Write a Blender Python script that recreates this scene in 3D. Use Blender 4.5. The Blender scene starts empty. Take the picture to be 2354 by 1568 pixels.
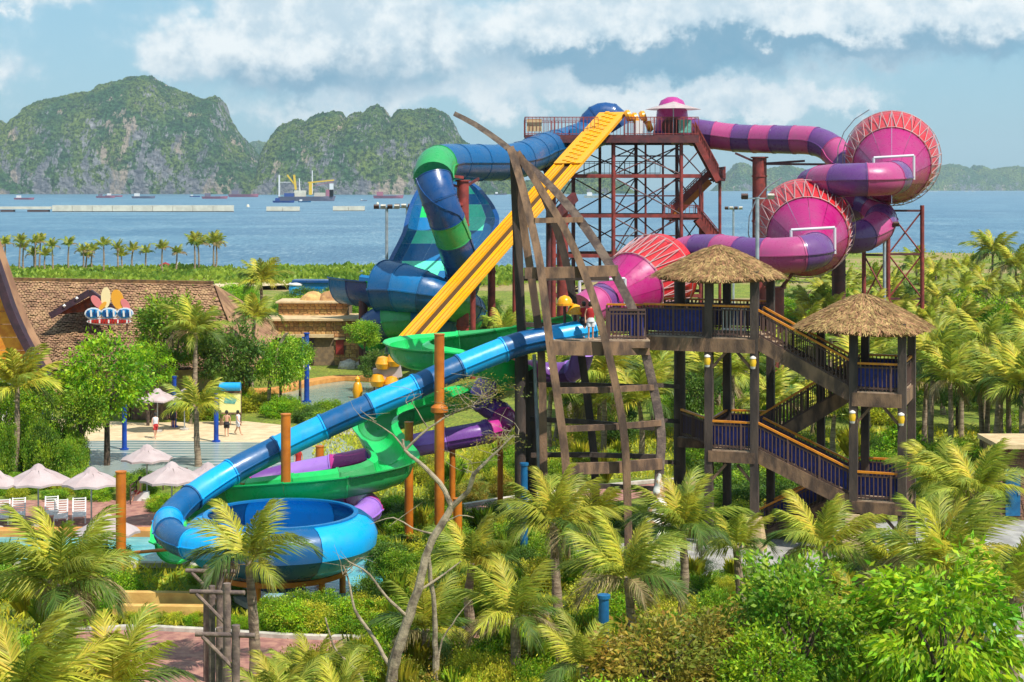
import bpy, math, random
import numpy as np
from mathutils import Vector, Matrix, noise as mnoise
RD = math.radians
V = Vector
rnd = random.Random(11)
scene = bpy.context.scene
col = scene.collection

# ---------------------------------------------------------------- camera
F, CH, HY = 3733.0, 16.4, 432.0          # focal length and horizon of the photograph at 2354 px width, camera height in metres
cam_d = bpy.data.cameras.new('camera'); cam = bpy.data.objects.new('camera', cam_d); col.objects.link(cam)
cam.location = (0, 0, CH); cam.rotation_euler = (RD(90), 0, 0)
cam_d.sensor_width = 36; cam_d.lens = 36 * F / 2354
cam_d.shift_y = -(784 - HY) / 2354
cam_d.clip_start = 0.5; cam_d.clip_end = 90000
scene.camera = cam

# ---------------------------------------------------------------- light
SUN_EL, SUN_AZ = RD(55), RD(135)         # azimuth clockwise from +Y (view direction): behind the camera on its right
sd = V((math.sin(SUN_AZ) * math.cos(SUN_EL), math.cos(SUN_AZ) * math.cos(SUN_EL), math.sin(SUN_EL)))
sun_d = bpy.data.lights.new('sun', 'SUN'); sun_d.energy = 4.3; sun_d.angle = RD(0.6); sun_d.color = (1.0, .95, .86)
sun = bpy.data.objects.new('sun', sun_d); col.objects.link(sun)
sun.rotation_euler = (-sd).to_track_quat('-Z', 'Y').to_euler()
sun.location = (30, -30, 80)

class NT:
    def __init__(s, nt): s.nt = nt
    def n(s, t, **kw):
        o = s.nt.nodes.new(t)
        for k, v in kw.items():
            if hasattr(o, k): setattr(o, k, v)
        return o
    def put(s, sock, v):
        if hasattr(v, 'is_output'): s.nt.links.new(v, sock)
        elif v is not None: sock.default_value = v
    def m(s, op, a, b=None, c=None, clamp=False):
        o = s.n('ShaderNodeMath', operation=op, use_clamp=clamp)
        s.put(o.inputs[0], a)
        if b is not None: s.put(o.inputs[1], b)
        if c is not None: s.put(o.inputs[2], c)
        return o.outputs[0]
    def noise(s, vec, scale, detail=4, rough=.55):
        o = s.n('ShaderNodeTexNoise'); s.put(o.inputs['Vector'], vec)
        o.inputs['Scale'].default_value = scale; o.inputs['Detail'].default_value = detail; o.inputs['Roughness'].default_value = rough
        return o.outputs[0]
    def mix(s, f, a, b, t='MIX'):
        o = s.n('ShaderNodeMix', data_type='RGBA', blend_type=t)
        s.put(o.inputs[0], f); s.put(o.inputs[6], a); s.put(o.inputs[7], b)
        return o.outputs[2]
    def smooth(s, x, lo, hi):
        o = s.n('ShaderNodeMapRange', interpolation_type='SMOOTHSTEP')
        s.put(o.inputs[0], x); o.inputs[1].default_value = lo; o.inputs[2].default_value = hi
        return o.outputs[0]
    def vmul(s, v, k):
        o = s.n('ShaderNodeVectorMath', operation='MULTIPLY'); s.put(o.inputs[0], v); o.inputs[1].default_value = k
        return o.outputs[0]

def lin(r, g, b, k=1.0):
    f = lambda c: ((c / 255) / 12.92 if c <= 10 else ((c / 255 + .055) / 1.055) ** 2.4)
    return (f(r) * k, f(g) * k, f(b) * k, 1)

def build_world():
    w = bpy.data.worlds.new('World'); scene.world = w; w.use_nodes = True
    nt = w.node_tree; nt.nodes.clear(); t = NT(nt)
    out = t.n('ShaderNodeOutputWorld'); bg = t.n('ShaderNodeBackground')
    sky = t.n('ShaderNodeTexSky'); sky.sky_type = 'NISHITA'; sky.sun_disc = False
    sky.sun_elevation = SUN_EL; sky.sun_rotation = SUN_AZ; sky.air_density = 1.0; sky.dust_density = .6; sky.ozone_density = 2.0
    bg.inputs['Strength'].default_value = .088
    tc = t.n('ShaderNodeTexCoord'); d = tc.outputs['Generated']
    sep = t.n('ShaderNodeSeparateXYZ'); t.put(sep.inputs[0], d); x, y, z = sep.outputs
    az = t.m('ARCTAN2', x, y)
    h = t.m('SQRT', t.m('ADD', t.m('MULTIPLY', x, x), t.m('MULTIPLY', y, y)))
    U = t.m('MULTIPLY', az, 3.733); Vv = t.m('MULTIPLY', t.m('DIVIDE', z, t.m('MAXIMUM', h, .05)), 3.733)
    dv = t.vmul(d, (1, 1, 1.15))
    n1 = t.noise(dv, 26, 6, .6); n2 = t.noise(t.vmul(dv, (1.1, .9, 1.05)), 31, 6, .6)
    n3 = t.noise(dv, 70, 5, .62)
    U2 = t.m('ADD', U, t.m('MULTIPLY', t.m('SUBTRACT', n1, .5), .42)); V2 = t.m('ADD', Vv, t.m('MULTIPLY', t.m('SUBTRACT', n2, .5), .22))
    def blobs(L):
        acc = None
        for (px, py, sx, sy, a) in L:
            u0 = math.atan((px - 1177) / F) * 3.733; v0 = (432 - py) / 1000
            e = t.m('ADD', t.m('POWER', t.m('ABSOLUTE', t.m('DIVIDE', t.m('SUBTRACT', U2, u0), sx / 1000)), 2.0), t.m('POWER', t.m('ABSOLUTE', t.m('DIVIDE', t.m('SUBTRACT', V2, v0), sy / 1000)), 2.0))
            g = t.m('MULTIPLY', t.m('EXPONENT', t.m('MULTIPLY', e, -1)), a)
            acc = g if acc is None else t.m('ADD', acc, g)
        return acc
    wb = blobs([(1250, 70, 1100, 110, .34), (540, 75, 150, 85, 1.0), (780, 55, 200, 100, 1.1), (640, 145, 250, 55, .8), (1130, 120, 120, 48, .9), (1290, 100, 160, 72, 1.1), (1600, 30, 350, 65, 1.2), (1980, 55, 320, 80, 1.1),
                (2150, 85, 90, 45, .8), (1730, 220, 230, 36, 1.05), (1320, 222, 340, 36, .9), (1940, 228, 70, 24, .8), (10, 170, 60, 60, .7), (60, 5, 120, 28, .8), (700, 256, 260, 30, .6), (420, 130, 90, 40, .6), (1010, 205, 170, 26, .7), (2280, 30, 160, 50, .8), (1560, 258, 260, 20, .5)])
    db = blobs([(720, 186, 280, 48, 1.1), (1480, 142, 370, 46, 1.3), (2230, 122, 230, 40, 1.0), (560, 130, 120, 26, .35), (830, 120, 110, 40, .4), (1900, 110, 160, 30, .5), (1330, 130, 160, 24, .4), (980, 90, 45, 90, .45), (1800, 105, 200, 22, .5), (1620, 100, 160, 40, .45)])
    # the rest of the sky goes on with the same kind of cloud
    inside = t.m('MULTIPLY', t.m('SUBTRACT', 1, t.smooth(t.m('ABSOLUTE', U), 1.15, 1.5)), t.m('SUBTRACT', 1, t.smooth(Vv, .42, .7)))
    gen = t.smooth(t.noise(dv, 9, 6, .55), .46, .62)
    gend = t.smooth(t.noise(t.vmul(dv, (1.3, 1.2, 1)), 8, 5, .5), .5, .64)
    W = t.m('ADD', wb, t.m('MULTIPLY', t.m('SUBTRACT', 1, inside), gen))
    Dk = t.m('ADD', db, t.m('MULTIPLY', t.m('SUBTRACT', 1, inside), t.m('MULTIPLY', gend, .8)))
    nn = t.m('SUBTRACT', t.m('ADD', t.m('MULTIPLY', n3, .42), t.m('MULTIPLY', n1, .58)), .5)
    mW = t.smooth(t.m('ADD', W, t.m('MULTIPLY', nn, 1.0)), .12, .85)
    mD = t.smooth(t.m('ADD', Dk, t.m('MULTIPLY', nn, .5)), .05, 1.25)
    base = t.mix(.7, sky.outputs[0], (2.5, 5.0, 6.5, 1))         # thin high haze over the blue
    wcol = t.mix(t.smooth(t.m('ADD', t.m('MULTIPLY', n3, .6), n2), .62, 1.0), (4.9, 6.1, 6.9, 1), (7.9, 8.3, 8.4, 1))
    c = t.mix(t.m('MULTIPLY', mW, .95), base, wcol)
    c = t.mix(t.m('MULTIPLY', mD, .88), c, (1.35, 3.1, 4.5, 1))
    t.put(bg.inputs['Color'], c); nt.links.new(bg.outputs[0], out.inputs[0])
    w.cycles.sampling_method = 'MANUAL'; w.cycles.sample_map_resolution = 256
build_world()
scene.view_settings.view_transform = 'Standard'; scene.view_settings.look = 'None'
scene.view_settings.exposure = 0.5; scene.view_settings.gamma = 1.0; scene.view_settings.use_curve_mapping = False
scene.cycles.max_bounces = 8; scene.cycles.volume_bounces = 0; scene.cycles.transparent_max_bounces = 8

# ---------------------------------------------------------------- helpers
def P(px, py, D): return V(((px - 1177) * D / F, D, CH - (py - HY) * D / F))
def G(px, py, z=0.0): return P(px, py, (CH - z) * F / (py - HY))
def PZ(px, D, z): return V(((px - 1177) * D / F, D, z))

def mat(name, c1, c2=None, scale=3.0, rough=.5, bump=0.0, bscale=None, coat=0.0, transl=0.0, island=0.0, objr=0.0, spec=.5, detail=5, lo=.35, hi=.65, metallic=0.0, stretch=None):
    m = bpy.data.materials.new(name); m.use_nodes = True; nt = m.node_tree; nt.nodes.clear(); t = NT(nt)
    out = t.n('ShaderNodeOutputMaterial'); b = t.n('ShaderNodeBsdfPrincipled')
    tc = t.n('ShaderNodeTexCoord'); vec = tc.outputs['Object']
    if stretch: vec = t.vmul(vec, stretch)
    c = c1
    if c2 is not None: c = t.mix(t.smooth(t.noise(vec, scale, detail), lo, hi), c1, c2)
    if island or objr:
        hs = t.n('ShaderNodeHueSaturation'); geo = t.n('ShaderNodeNewGeometry'); oi = t.n('ShaderNodeObjectInfo')
        v = t.m('ADD', 1.0, t.m('MULTIPLY', t.m('SUBTRACT', geo.outputs['Random Per Island'], .5), island))
        v = t.m('MULTIPLY', v, t.m('ADD', 1.0, t.m('MULTIPLY', t.m('SUBTRACT', oi.outputs['Random'], .5), objr)))
        hh = t.m('ADD', .5, t.m('MULTIPLY', t.m('SUBTRACT', t.m('FRACT', t.m('MULTIPLY', geo.outputs['Random Per Island'], 7.13)), .5), island * .07))
        hh = t.m('ADD', hh, t.m('MULTIPLY', t.m('SUBTRACT', t.m('FRACT', t.m('MULTIPLY', oi.outputs['Random'], 5.7)), .5), objr * .06))
        t.put(hs.inputs['Hue'], hh); t.put(hs.inputs['Value'], v); t.put(hs.inputs['Color'], c); c = hs.outputs[0]
    t.put(b.inputs['Base Color'], c)
    b.inputs['Roughness'].default_value = rough; b.inputs['Specular IOR Level'].default_value = spec
    b.inputs['Coat Weight'].default_value = coat; b.inputs['Coat Roughness'].default_value = .12; b.inputs['Metallic'].default_value = metallic
    if bump:
        bp = t.n('ShaderNodeBump'); bp.inputs['Strength'].default_value = min(1, bump); bp.inputs['Distance'].default_value = .05 if bump <= 1 else .05 * bump
        t.put(bp.inputs['Height'], t.noise(vec, bscale or scale * 4, 6, .65)); nt.links.new(bp.outputs[0], b.inputs['Normal'])
    sh = b.outputs[0]
    if transl:
        tr = t.n('ShaderNodeBsdfTranslucent'); t.put(tr.inputs['Color'], c)
        mx = t.n('ShaderNodeMixShader'); mx.inputs[0].default_value = transl
        nt.links.new(sh, mx.inputs[1]); nt.links.new(tr.outputs[0], mx.inputs[2]); sh = mx.outputs[0]
    nt.links.new(sh, out.inputs[0]); m.blend_method = 'HASHED' if hasattr(m, 'blend_method') else None
    return m

def fiber(name, rgb, k=.85):
    """gel-coated fibreglass: sun-faded patches, faint run-off streaks, uneven gloss"""
    c = lin(*rgb, k); m = bpy.data.materials.new(name); m.use_nodes = True; nt = m.node_tree; nt.nodes.clear(); t = NT(nt)
    out = t.n('ShaderNodeOutputMaterial'); b = t.n('ShaderNodeBsdfPrincipled'); tc = t.n('ShaderNodeTexCoord'); vec = tc.outputs['Object']
    fade = (c[0] * .86 + .02, c[1] * .86 + .02, c[2] * .86 + .02, 1); dirt = (c[0] * .62 + .02, c[1] * .62 + .018, c[2] * .62 + .014, 1)
    cc = t.mix(t.smooth(t.noise(vec, .7, 5, .6), .38, .7), c, fade)
    st = t.noise(t.vmul(vec, (1, 1, .18)), 3.2, 6, .7)
    cc = t.mix(t.m('MULTIPLY', t.smooth(st, .54, .74), .75), cc, dirt)
    t.put(b.inputs['Base Color'], cc)
    t.put(b.inputs['Roughness'], t.m('ADD', .24, t.m('MULTIPLY', t.smooth(t.noise(vec, 1.6, 5, .65), .35, .7), .26))); b.inputs['Coat Weight'].default_value = .12; b.inputs['Coat Roughness'].default_value = .2
    bp = t.n('ShaderNodeBump'); bp.inputs['Strength'].default_value = .14; bp.inputs['Distance'].default_value = .05; t.put(bp.inputs['Height'], t.noise(vec, 1.3, 4)); nt.links.new(bp.outputs[0], b.inputs['Normal'])
    nt.links.new(b.outputs[0], out.inputs[0]); return m

M = {}
def setup_mats():
    M['blue_d'] = fiber('fibreglass_dark_blue', (2, 92, 150), .8); M['blue_l'] = fiber('fibreglass_light_blue', (0, 168, 236), .9)
    M['blue_m'] = fiber('fibreglass_mid_blue', (0, 122, 188), .75); M['blue_n'] = fiber('fibreglass_navy_blue', (2, 74, 140), .8)
    M['teal'] = fiber('fibreglass_sea_green', (96, 240, 190), .95); M['green'] = fiber('fibreglass_green', (24, 196, 96), .95); M['green_d'] = fiber('fibreglass_deep_green', (52, 168, 92), .8)
    M['mag'] = fiber('fibreglass_magenta', (190, 46, 140)); M['pur'] = fiber('fibreglass_purple', (118, 62, 150)); M['lil'] = fiber('fibreglass_lilac', (170, 120, 215))
    M['pinkt'] = fiber('fibreglass_dusty_pink', (200, 76, 140), .75); M['purt'] = fiber('fibreglass_dusty_purple', (116, 64, 138), .75)
    M['hot'] = fiber('fibreglass_hot_pink', (212, 20, 132), .58); M['red'] = fiber('fibreglass_red', (216, 30, 40), .8)
    M['yel'] = fiber('fibreglass_yellow', (255, 178, 0), .85); M['yel_s'] = fiber('fibreglass_orange_yellow', (250, 168, 0), .85)
    M['groove'] = mat('dark_orange_groove', lin(196, 116, 0, .8), rough=.5)
    M['groove_d'] = mat('dark_brown_beam', lin(92, 62, 30, .7), rough=.7)
    M['steel_red'] = mat('oxide_red_steel', lin(160, 66, 60, .85), lin(120, 52, 50, .85), scale=1.5, rough=.55, bump=.2, bscale=8)
    M['steel_dark'] = mat('dark_red_steel', lin(116, 56, 58, .75), lin(84, 46, 52, .75), scale=1.5, rough=.6)
    M['steel_orange'] = mat('rust_orange_steel', lin(206, 118, 26, .9), lin(176, 94, 20, .9), scale=1.2, rough=.5, bump=.2, bscale=6)
    M['steel_white'] = mat('white_painted_steel', lin(216, 214, 220, .85), rough=.4)
    M['truss'] = mat('pinkish_grey_steel', lin(198, 158, 158, .75), rough=.5)
    M['galv'] = mat('galvanised_steel', lin(190, 198, 206, .8), lin(160, 170, 180, .8), scale=2, rough=.35, metallic=.3)
    M['black'] = mat('black_rubber', (.02, .02, .022, 1), rough=.6)
    M['wood'] = mat('weathered_timber', lin(150, 116, 88, .82), lin(88, 68, 56, .82), scale=2.2, rough=.8, bump=.6, bscale=14, stretch=(1, 1, .35))
    M['wood_d'] = mat('dark_timber', lin(92, 76, 66, .85), lin(60, 50, 46, .85), scale=2.0, rough=.8, bump=.5, bscale=12, stretch=(1, 1, .3))
    M['wood_g'] = mat('grey_log', lin(148, 126, 112, .85), lin(100, 84, 80, .85), scale=3, rough=.85, bump=.6, bscale=14)
    M['deck'] = mat('deck_boards', lin(190, 164, 136, .8), lin(150, 124, 102, .8), scale=2, rough=.8, bump=.4, bscale=10)
    M['handrail'] = mat('orange_handrail', lin(236, 150, 32, .85), lin(214, 128, 26, .85), scale=3, rough=.45)
    M['navy'] = mat('navy_blue_panel', lin(38, 48, 150, .8), lin(26, 34, 112, .8), scale=4, rough=.6)
    M['balu'] = mat('brown_baluster', lin(92, 66, 58, .8), rough=.7)
    M['thatch'] = mat('dry_thatch_straw', lin(196, 158, 108, .8), lin(150, 116, 78, .8), scale=2.5, rough=.9, island=.75, spec=.15)
    M['thatch_b'] = mat('thatch_underlayer', lin(150, 112, 70, .7), lin(100, 74, 48, .7), scale=3, rough=.95, bump=.5)
    M['shingle'] = mat('brown_roof_shingle', lin(184, 144, 108, .8), lin(150, 114, 88, .8), scale=.5, rough=.9, island=.26, spec=.15)
    M['concrete'] = mat('cream_concrete', lin(226, 198, 152, .85), lin(200, 170, 128, .85), scale=2, rough=.8, bump=.3)
    M['paving'] = mat('red_brick_paving', lin(186, 134, 116, .85), lin(150, 100, 92, .85), scale=2.2, rough=.85, bump=.4, bscale=20)
    M['paving_g'] = mat('grey_paving', lin(186, 182, 176, .8), lin(150, 146, 142, .8), scale=1.2, rough=.85, bump=.3, bscale=16)
    M['kerb'] = mat('pale_kerb_stone', lin(214, 204, 190, .85), lin(180, 172, 160, .85), scale=3, rough=.85)
    M['sand'] = mat('pale_sand', lin(228, 204, 164, .85), lin(206, 178, 140, .85), scale=1.2, rough=.95, bump=.4, bscale=10)
    M['stone'] = mat('golden_wall_stone', lin(214, 170, 106, .8), lin(176, 132, 84, .8), scale=1.6, rough=.9, bump=.5, bscale=6, objr=.55)
    M['mortar'] = mat('wall_mortar', lin(150, 124, 92, .8), lin(120, 100, 78, .8), scale=3, rough=.95)
    M['white'] = mat('white_paint', lin(236, 234, 232, .85), rough=.5)
    M['canvas'] = mat('pale_pink_canvas', lin(228, 208, 208, .78), lin(212, 190, 190, .78), scale=1.2, rough=.85, transl=.25)
    M['bluepost'] = mat('royal_blue_paint', lin(18, 74, 176, .85), lin(12, 58, 140, .85), scale=2, rough=.5)
    M['tealpost'] = mat('teal_blue_paint', lin(20, 110, 160, .85), lin(14, 86, 132, .85), scale=2, rough=.5)
    M['ywall'] = mat('yellow_ochre_wall', lin(236, 194, 110, .85), lin(214, 166, 90, .85), scale=1.5, rough=.85, bump=.3)
    M['orange_edge'] = mat('orange_pool_coping', lin(226, 160, 84, .85), lin(202, 136, 70, .85), scale=2, rough=.8)
    M['red_paint'] = mat('dark_red_paint', lin(150, 44, 36, .85), rough=.6)
    M['gable'] = mat('orange_gable_boards', lin(236, 158, 40, .85), lin(210, 122, 30, .85), scale=2, rough=.6)
    M['gable_edge'] = mat('dark_purple_bargeboard', lin(74, 44, 58, .8), lin(54, 34, 46, .8), scale=2, rough=.6)
    M['dormer'] = mat('dark_orange_timber', lin(140, 58, 20, .8), lin(90, 36, 16, .8), scale=2, rough=.7)
    M['brick'] = mat('brown_brick', lin(150, 108, 84, .8), lin(112, 80, 66, .8), scale=3, rough=.9, objr=.4)
    M['skin'] = mat('skin', lin(214, 160, 130, .85), rough=.55); M['hair'] = mat('dark_hair', (.02, .015, .012, 1), rough=.5)
    M['cl_black'] = mat('black_cloth', (.02, .02, .025, 1), rough=.8); M['cl_red'] = mat('red_cloth', lin(190, 40, 40, .8), rough=.8); M['cl_white'] = mat('white_cloth', lin(225, 225, 230, .85), rough=.8)
    M['cl_yel'] = mat('yellow_green_cloth', lin(190, 200, 80, .8), rough=.8); M['cl_pur'] = mat('violet_cloth', lin(130, 100, 190, .8), rough=.8)
    M['lamp_y'] = mat('amber_lantern_glass', lin(244, 196, 50, .85), rough=.3); M['lamp_w'] = mat('white_lantern_cap', lin(230, 224, 214, .85), rough=.5)
    M['board_y'] = mat('pale_yellow_board', lin(240, 236, 160, .85), rough=.6); M['board_t'] = mat('sea_green_print', lin(130, 196, 176, .85), lin(90, 160, 150, .85), scale=8, rough=.6)
    M['shell'] = mat('shell_cream_glaze', lin(232, 224, 212, .85), lin(206, 160, 110, .85), scale=3, rough=.4, lo=.5, hi=.62)
    M['whitestone'] = mat('pale_garden_stone', lin(226, 218, 202, .85), lin(180, 170, 156, .85), scale=3.5, rough=.85, bump=.6, bscale=10)
    M['boat_red'] = mat('boat_red_hull', lin(178, 110, 130, .8), rough=.7); M['boat_blue'] = mat('boat_blue_hull', lin(40, 76, 150, .8), rough=.7)
    M['boat_grey'] = mat('boat_grey_hull', lin(120, 116, 136, .8), rough=.7); M['crane_y'] = mat('crane_yellow', lin(240, 196, 40, .85), rough=.6)
    M['pontoon'] = mat('cream_pontoon', lin(232, 224, 202, .85), lin(212, 204, 184, .85), scale=.2, rough=.8)
    # vegetation
    M['bark'] = mat('palm_bark', lin(182, 160, 134, .8), lin(132, 112, 94, .8), scale=2, rough=.95, bump=.8, bscale=8, stretch=(1, 1, 5))
    M['bark_t'] = mat('tree_bark', lin(120, 100, 84, .7), lin(80, 66, 56, .7), scale=4, rough=.95, bump=.7, bscale=14)
    M['bark_p'] = mat('pale_dead_bark', lin(186, 168, 140, .75), lin(118, 102, 86, .75), scale=3, rough=.95, bump=.9, bscale=10, lo=.42, hi=.7)
    L = lambda n, a, b, k=.6, **kw: mat(n, lin(*a, k), lin(*b, k), scale=kw.pop('scale', 1.4), rough=.5, transl=kw.pop('transl', .42), island=kw.pop('island', .7), objr=kw.pop('objr', .35), spec=.35, **kw)
    M['frond'] = L('coconut_leaf', (190, 192, 72), (134, 154, 56), .95, scale=1.1)
    M['frond_y'] = L('yellowing_coconut_leaf', (222, 210, 76), (182, 184, 64), .95)
    M['frond_dry'] = L('dry_coconut_leaf', (214, 190, 138), (170, 150, 104), .75)
    M['frond_d'] = L('dark_coconut_leaf', (122, 146, 62), (94, 122, 52), .85)
    M['rachis'] = mat('leaf_midrib', lin(214, 206, 120, .6), rough=.5)
    M['leaf_b'] = L('bright_green_leaf', (168, 200, 36), (108, 158, 28), .9, island=1.0)
    M['leaf_g'] = L('mid_green_leaf', (158, 186, 46), (108, 150, 38), .92, island=1.0)
    M['leaf_d'] = L('dark_green_leaf', (112, 144, 52), (78, 114, 46), .85)
    M['leaf_y'] = L('yellow_green_leaf', (212, 206, 58), (168, 178, 48), .95)
    M['leaf_o'] = L('orange_tinged_leaf', (200, 172, 66), (136, 156, 54), .75)
    M['leaf_s'] = L('shore_scrub_leaf', (176, 198, 70), (126, 162, 56), .85, scale=.12, island=.3, objr=.1)
    M['leaf_gr'] = L('grey_green_leaf', (130, 150, 110), (96, 122, 84), .6)
setup_mats()

class MB:
    def __init__(s): s.v = []; s.f = []
    def add(s, vs, fs):
        b = len(s.v); s.v.extend([tuple(p) for p in vs]); s.f.extend([tuple(i + b for i in q) for q in fs])
    def box(s, c, size, rot=None):
        sx, sy, sz = size[0] / 2, size[1] / 2, size[2] / 2
        vs = [V((x, y, z)) for x in (-sx, sx) for y in (-sy, sy) for z in (-sz, sz)]
        if rot is not None: vs = [rot @ p for p in vs]
        s.add([p + V(c) for p in vs], [(0, 1, 3, 2), (4, 6, 7, 5), (0, 4, 5, 1), (2, 3, 7, 6), (0, 2, 6, 4), (1, 5, 7, 3)])
        return s
    def beam(s, a, b, w, h=None, up=V((0, 0, 1))):
        a, b = V(a), V(b); h = h or w; T = (b - a).normalized()
        if abs(T.dot(up)) > .98: up = V((0, 1, 0))
        Rr = T.cross(up).normalized(); U = Rr.cross(T)
        vs = [p + Rr * (i * w / 2) + U * (j * h / 2) for p in (a, b) for i, j in ((-1, -1), (1, -1), (1, 1), (-1, 1))]
        s.add(vs, [(3, 2, 1, 0), (4, 5, 6, 7), (0, 1, 5, 4), (1, 2, 6, 5), (2, 3, 7, 6), (3, 0, 4, 7)])
        return s
    def cyl(s, a, b, r0, r1=None, n=10, cap=True):
        a, b = V(a), V(b); r1 = r0 if r1 is None else r1; T = (b - a).normalized(); up = V((0, 0, 1)) if abs(T.z) < .95 else V((0, 1, 0))
        Rr = T.cross(up).normalized(); U = Rr.cross(T); vs = []
        for p, r in ((a, r0), (b, r1)):
            for i in range(n):
                t = 2 * math.pi * i / n; vs.append(p + (Rr * math.cos(t) + U * math.sin(t)) * r)
        fs = [(i, (i + 1) % n, n + (i + 1) % n, n + i) for i in range(n)]
        if cap: fs += [tuple(range(n - 1, -1, -1)), tuple(range(n, 2 * n))]
        s.add(vs, fs); return s
    def lathe(s, prof, c=(0, 0, 0), n=24, a0=0, a1=2 * math.pi, rot=None):
        full = abs(a1 - a0 - 2 * math.pi) < 1e-6; k = n if full else n + 1; vs = []
        for r, z in prof:
            for i in range(k):
                t = a0 + (a1 - a0) * i / n; p = V((r * math.cos(t), r * math.sin(t), z)); vs.append((rot @ p if rot else p) + V(c))
        fs = []
        for j in range(len(prof) - 1):
            for i in range(n):
                i2 = (i + 1) % k; fs.append((j * k + i, j * k + i2, (j + 1) * k + i2, (j + 1) * k + i))
        s.add(vs, fs); return s
    def sweep(s, st, prof, caps=True):
        """st: list of (pos, right, up, scale); prof: closed polygon of (a, b)"""
        n = len(prof); vs = []
        for p, r, u, k in st: vs += [p + r * (a * k) + u * (b * k) for a, b in prof]
        fs = [(j * n + i, j * n + (i + 1) % n, (j + 1) * n + (i + 1) % n, (j + 1) * n + i) for j in range(len(st) - 1) for i in range(n)]
        if caps: fs += [tuple(range(n - 1, -1, -1)), tuple(range((len(st) - 1) * n, len(st) * n))]
        s.add(vs, fs); return s
    def poly(s, pts, z=None):
        s.add([(p[0], p[1], p[2] if z is None else z) for p in pts], [tuple(range(len(pts)))]); return s
    def build(s, name, m, parent=None, smooth=False, kind=None, ang=38):
        me = bpy.data.meshes.new(name); me.from_pydata(s.v, [], s.f); me.update()
        if smooth:
            me.polygons.foreach_set('use_smooth', [True] * len(me.polygons)); me.set_sharp_from_angle(angle=RD(ang))
        return link(name, me, m, parent, kind)

def link(name, me, m, parent=None, kind=None):
    o = bpy.data.objects.new(name, me); col.objects.link(o)
    if m is not None and not me.materials: me.materials.append(M[m] if isinstance(m, str) else m)
    if parent is not None:
        o.parent = parent
        if parent.type == 'EMPTY': o.matrix_parent_inverse = Matrix.Translation(-parent.location)
    if kind: o['kind'] = kind
    return o
def tag(o, label, cat, group=None, kind=None):
    if label: o['label'] = label
    if cat: o['category'] = cat
    if group: o['group'] = group
    if kind: o['kind'] = kind
    return o
def thing(name, label, cat, loc=(0, 0, 0), group=None):
    o = bpy.data.objects.new(name, None); col.objects.link(o); o.location = V(loc); o.empty_display_size = .3
    return tag(o, label, cat, group)
def copy_tree(o, parent=None):
    c = o.copy(); col.objects.link(c); c.parent = parent
    for ch in list(o.children): copy_tree(ch, c)
    return c
def struct(o): o['kind'] = 'structure'; return o

def catmull(pts, step=.5):
    pts = [V(p) for p in pts]; q = [pts[0] * 2 - pts[1]] + pts + [pts[-1] * 2 - pts[-2]]; out = []
    for i in range(1, len(q) - 2):
        a, b, c, d = q[i - 1:i + 3]; n = max(2, int((c - b).length / step))
        for k in range(n):
            t = k / n
            out.append(.5 * ((2 * b) + (c - a) * t + (2 * a - 5 * b + 4 * c - d) * t * t + (3 * b - a - 3 * c + d) * t ** 3))
    out.append(pts[-1]); return out
def frames(path):
    fr = []; prev = None
    for i, p in enumerate(path):
        T = (path[min(i + 1, len(path) - 1)] - path[max(i - 1, 0)]).normalized()
        Rr = T.cross(V((0, 0, 1)))
        if prev is not None and Rr.length < .5:
            q = prev - T * prev.dot(T); w = Rr.length / .5
            Rr = (Rr * w + q.normalized() * (1 - w)) if Rr.length > 1e-4 else q
        Rr = Rr.normalized() if Rr.length > 1e-5 else V((1, 0, 0)); prev = Rr
        fr.append((p, Rr, Rr.cross(T).normalized(), 1.0))
    return fr
def circ(r, n=24, fin=.0):
    out = []
    for i in range(n):
        a = 2 * math.pi * i / n
        if fin and i in (0, n // 2):
            for da, rr in ((-.035, 1), (-.03, 1 + fin / r), (.03, 1 + fin / r), (.035, 1)): out.append((r * rr * math.cos(a + da), r * rr * math.sin(a + da)))
        else: out.append((r * math.cos(a), r * math.sin(a)))
    return out
def trough(w, d, t=.07, n=12, flare=.25):
    """U-shaped channel with flared rims: closed outline"""
    inner = [(-w - flare, d * .62 + flare * .5)] + [(w * math.cos(a), d * .6 + d * math.sin(a)) for a in [math.pi + math.pi * i / n for i in range(n + 1)]] + [(w + flare, d * .62 + flare * .5)]
    inner = [(a, b) for a, b in inner]
    outer = [(w + flare, d * .62 + flare * .5 - t)] + [((w + t) * math.cos(a), d * .6 - t * .5 + (d + t) * math.sin(a)) for a in [2 * math.pi - math.pi * i / n for i in range(n + 1)]] + [(-w - flare, d * .62 + flare * .5 - t)]
    return inner + outer
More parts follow.
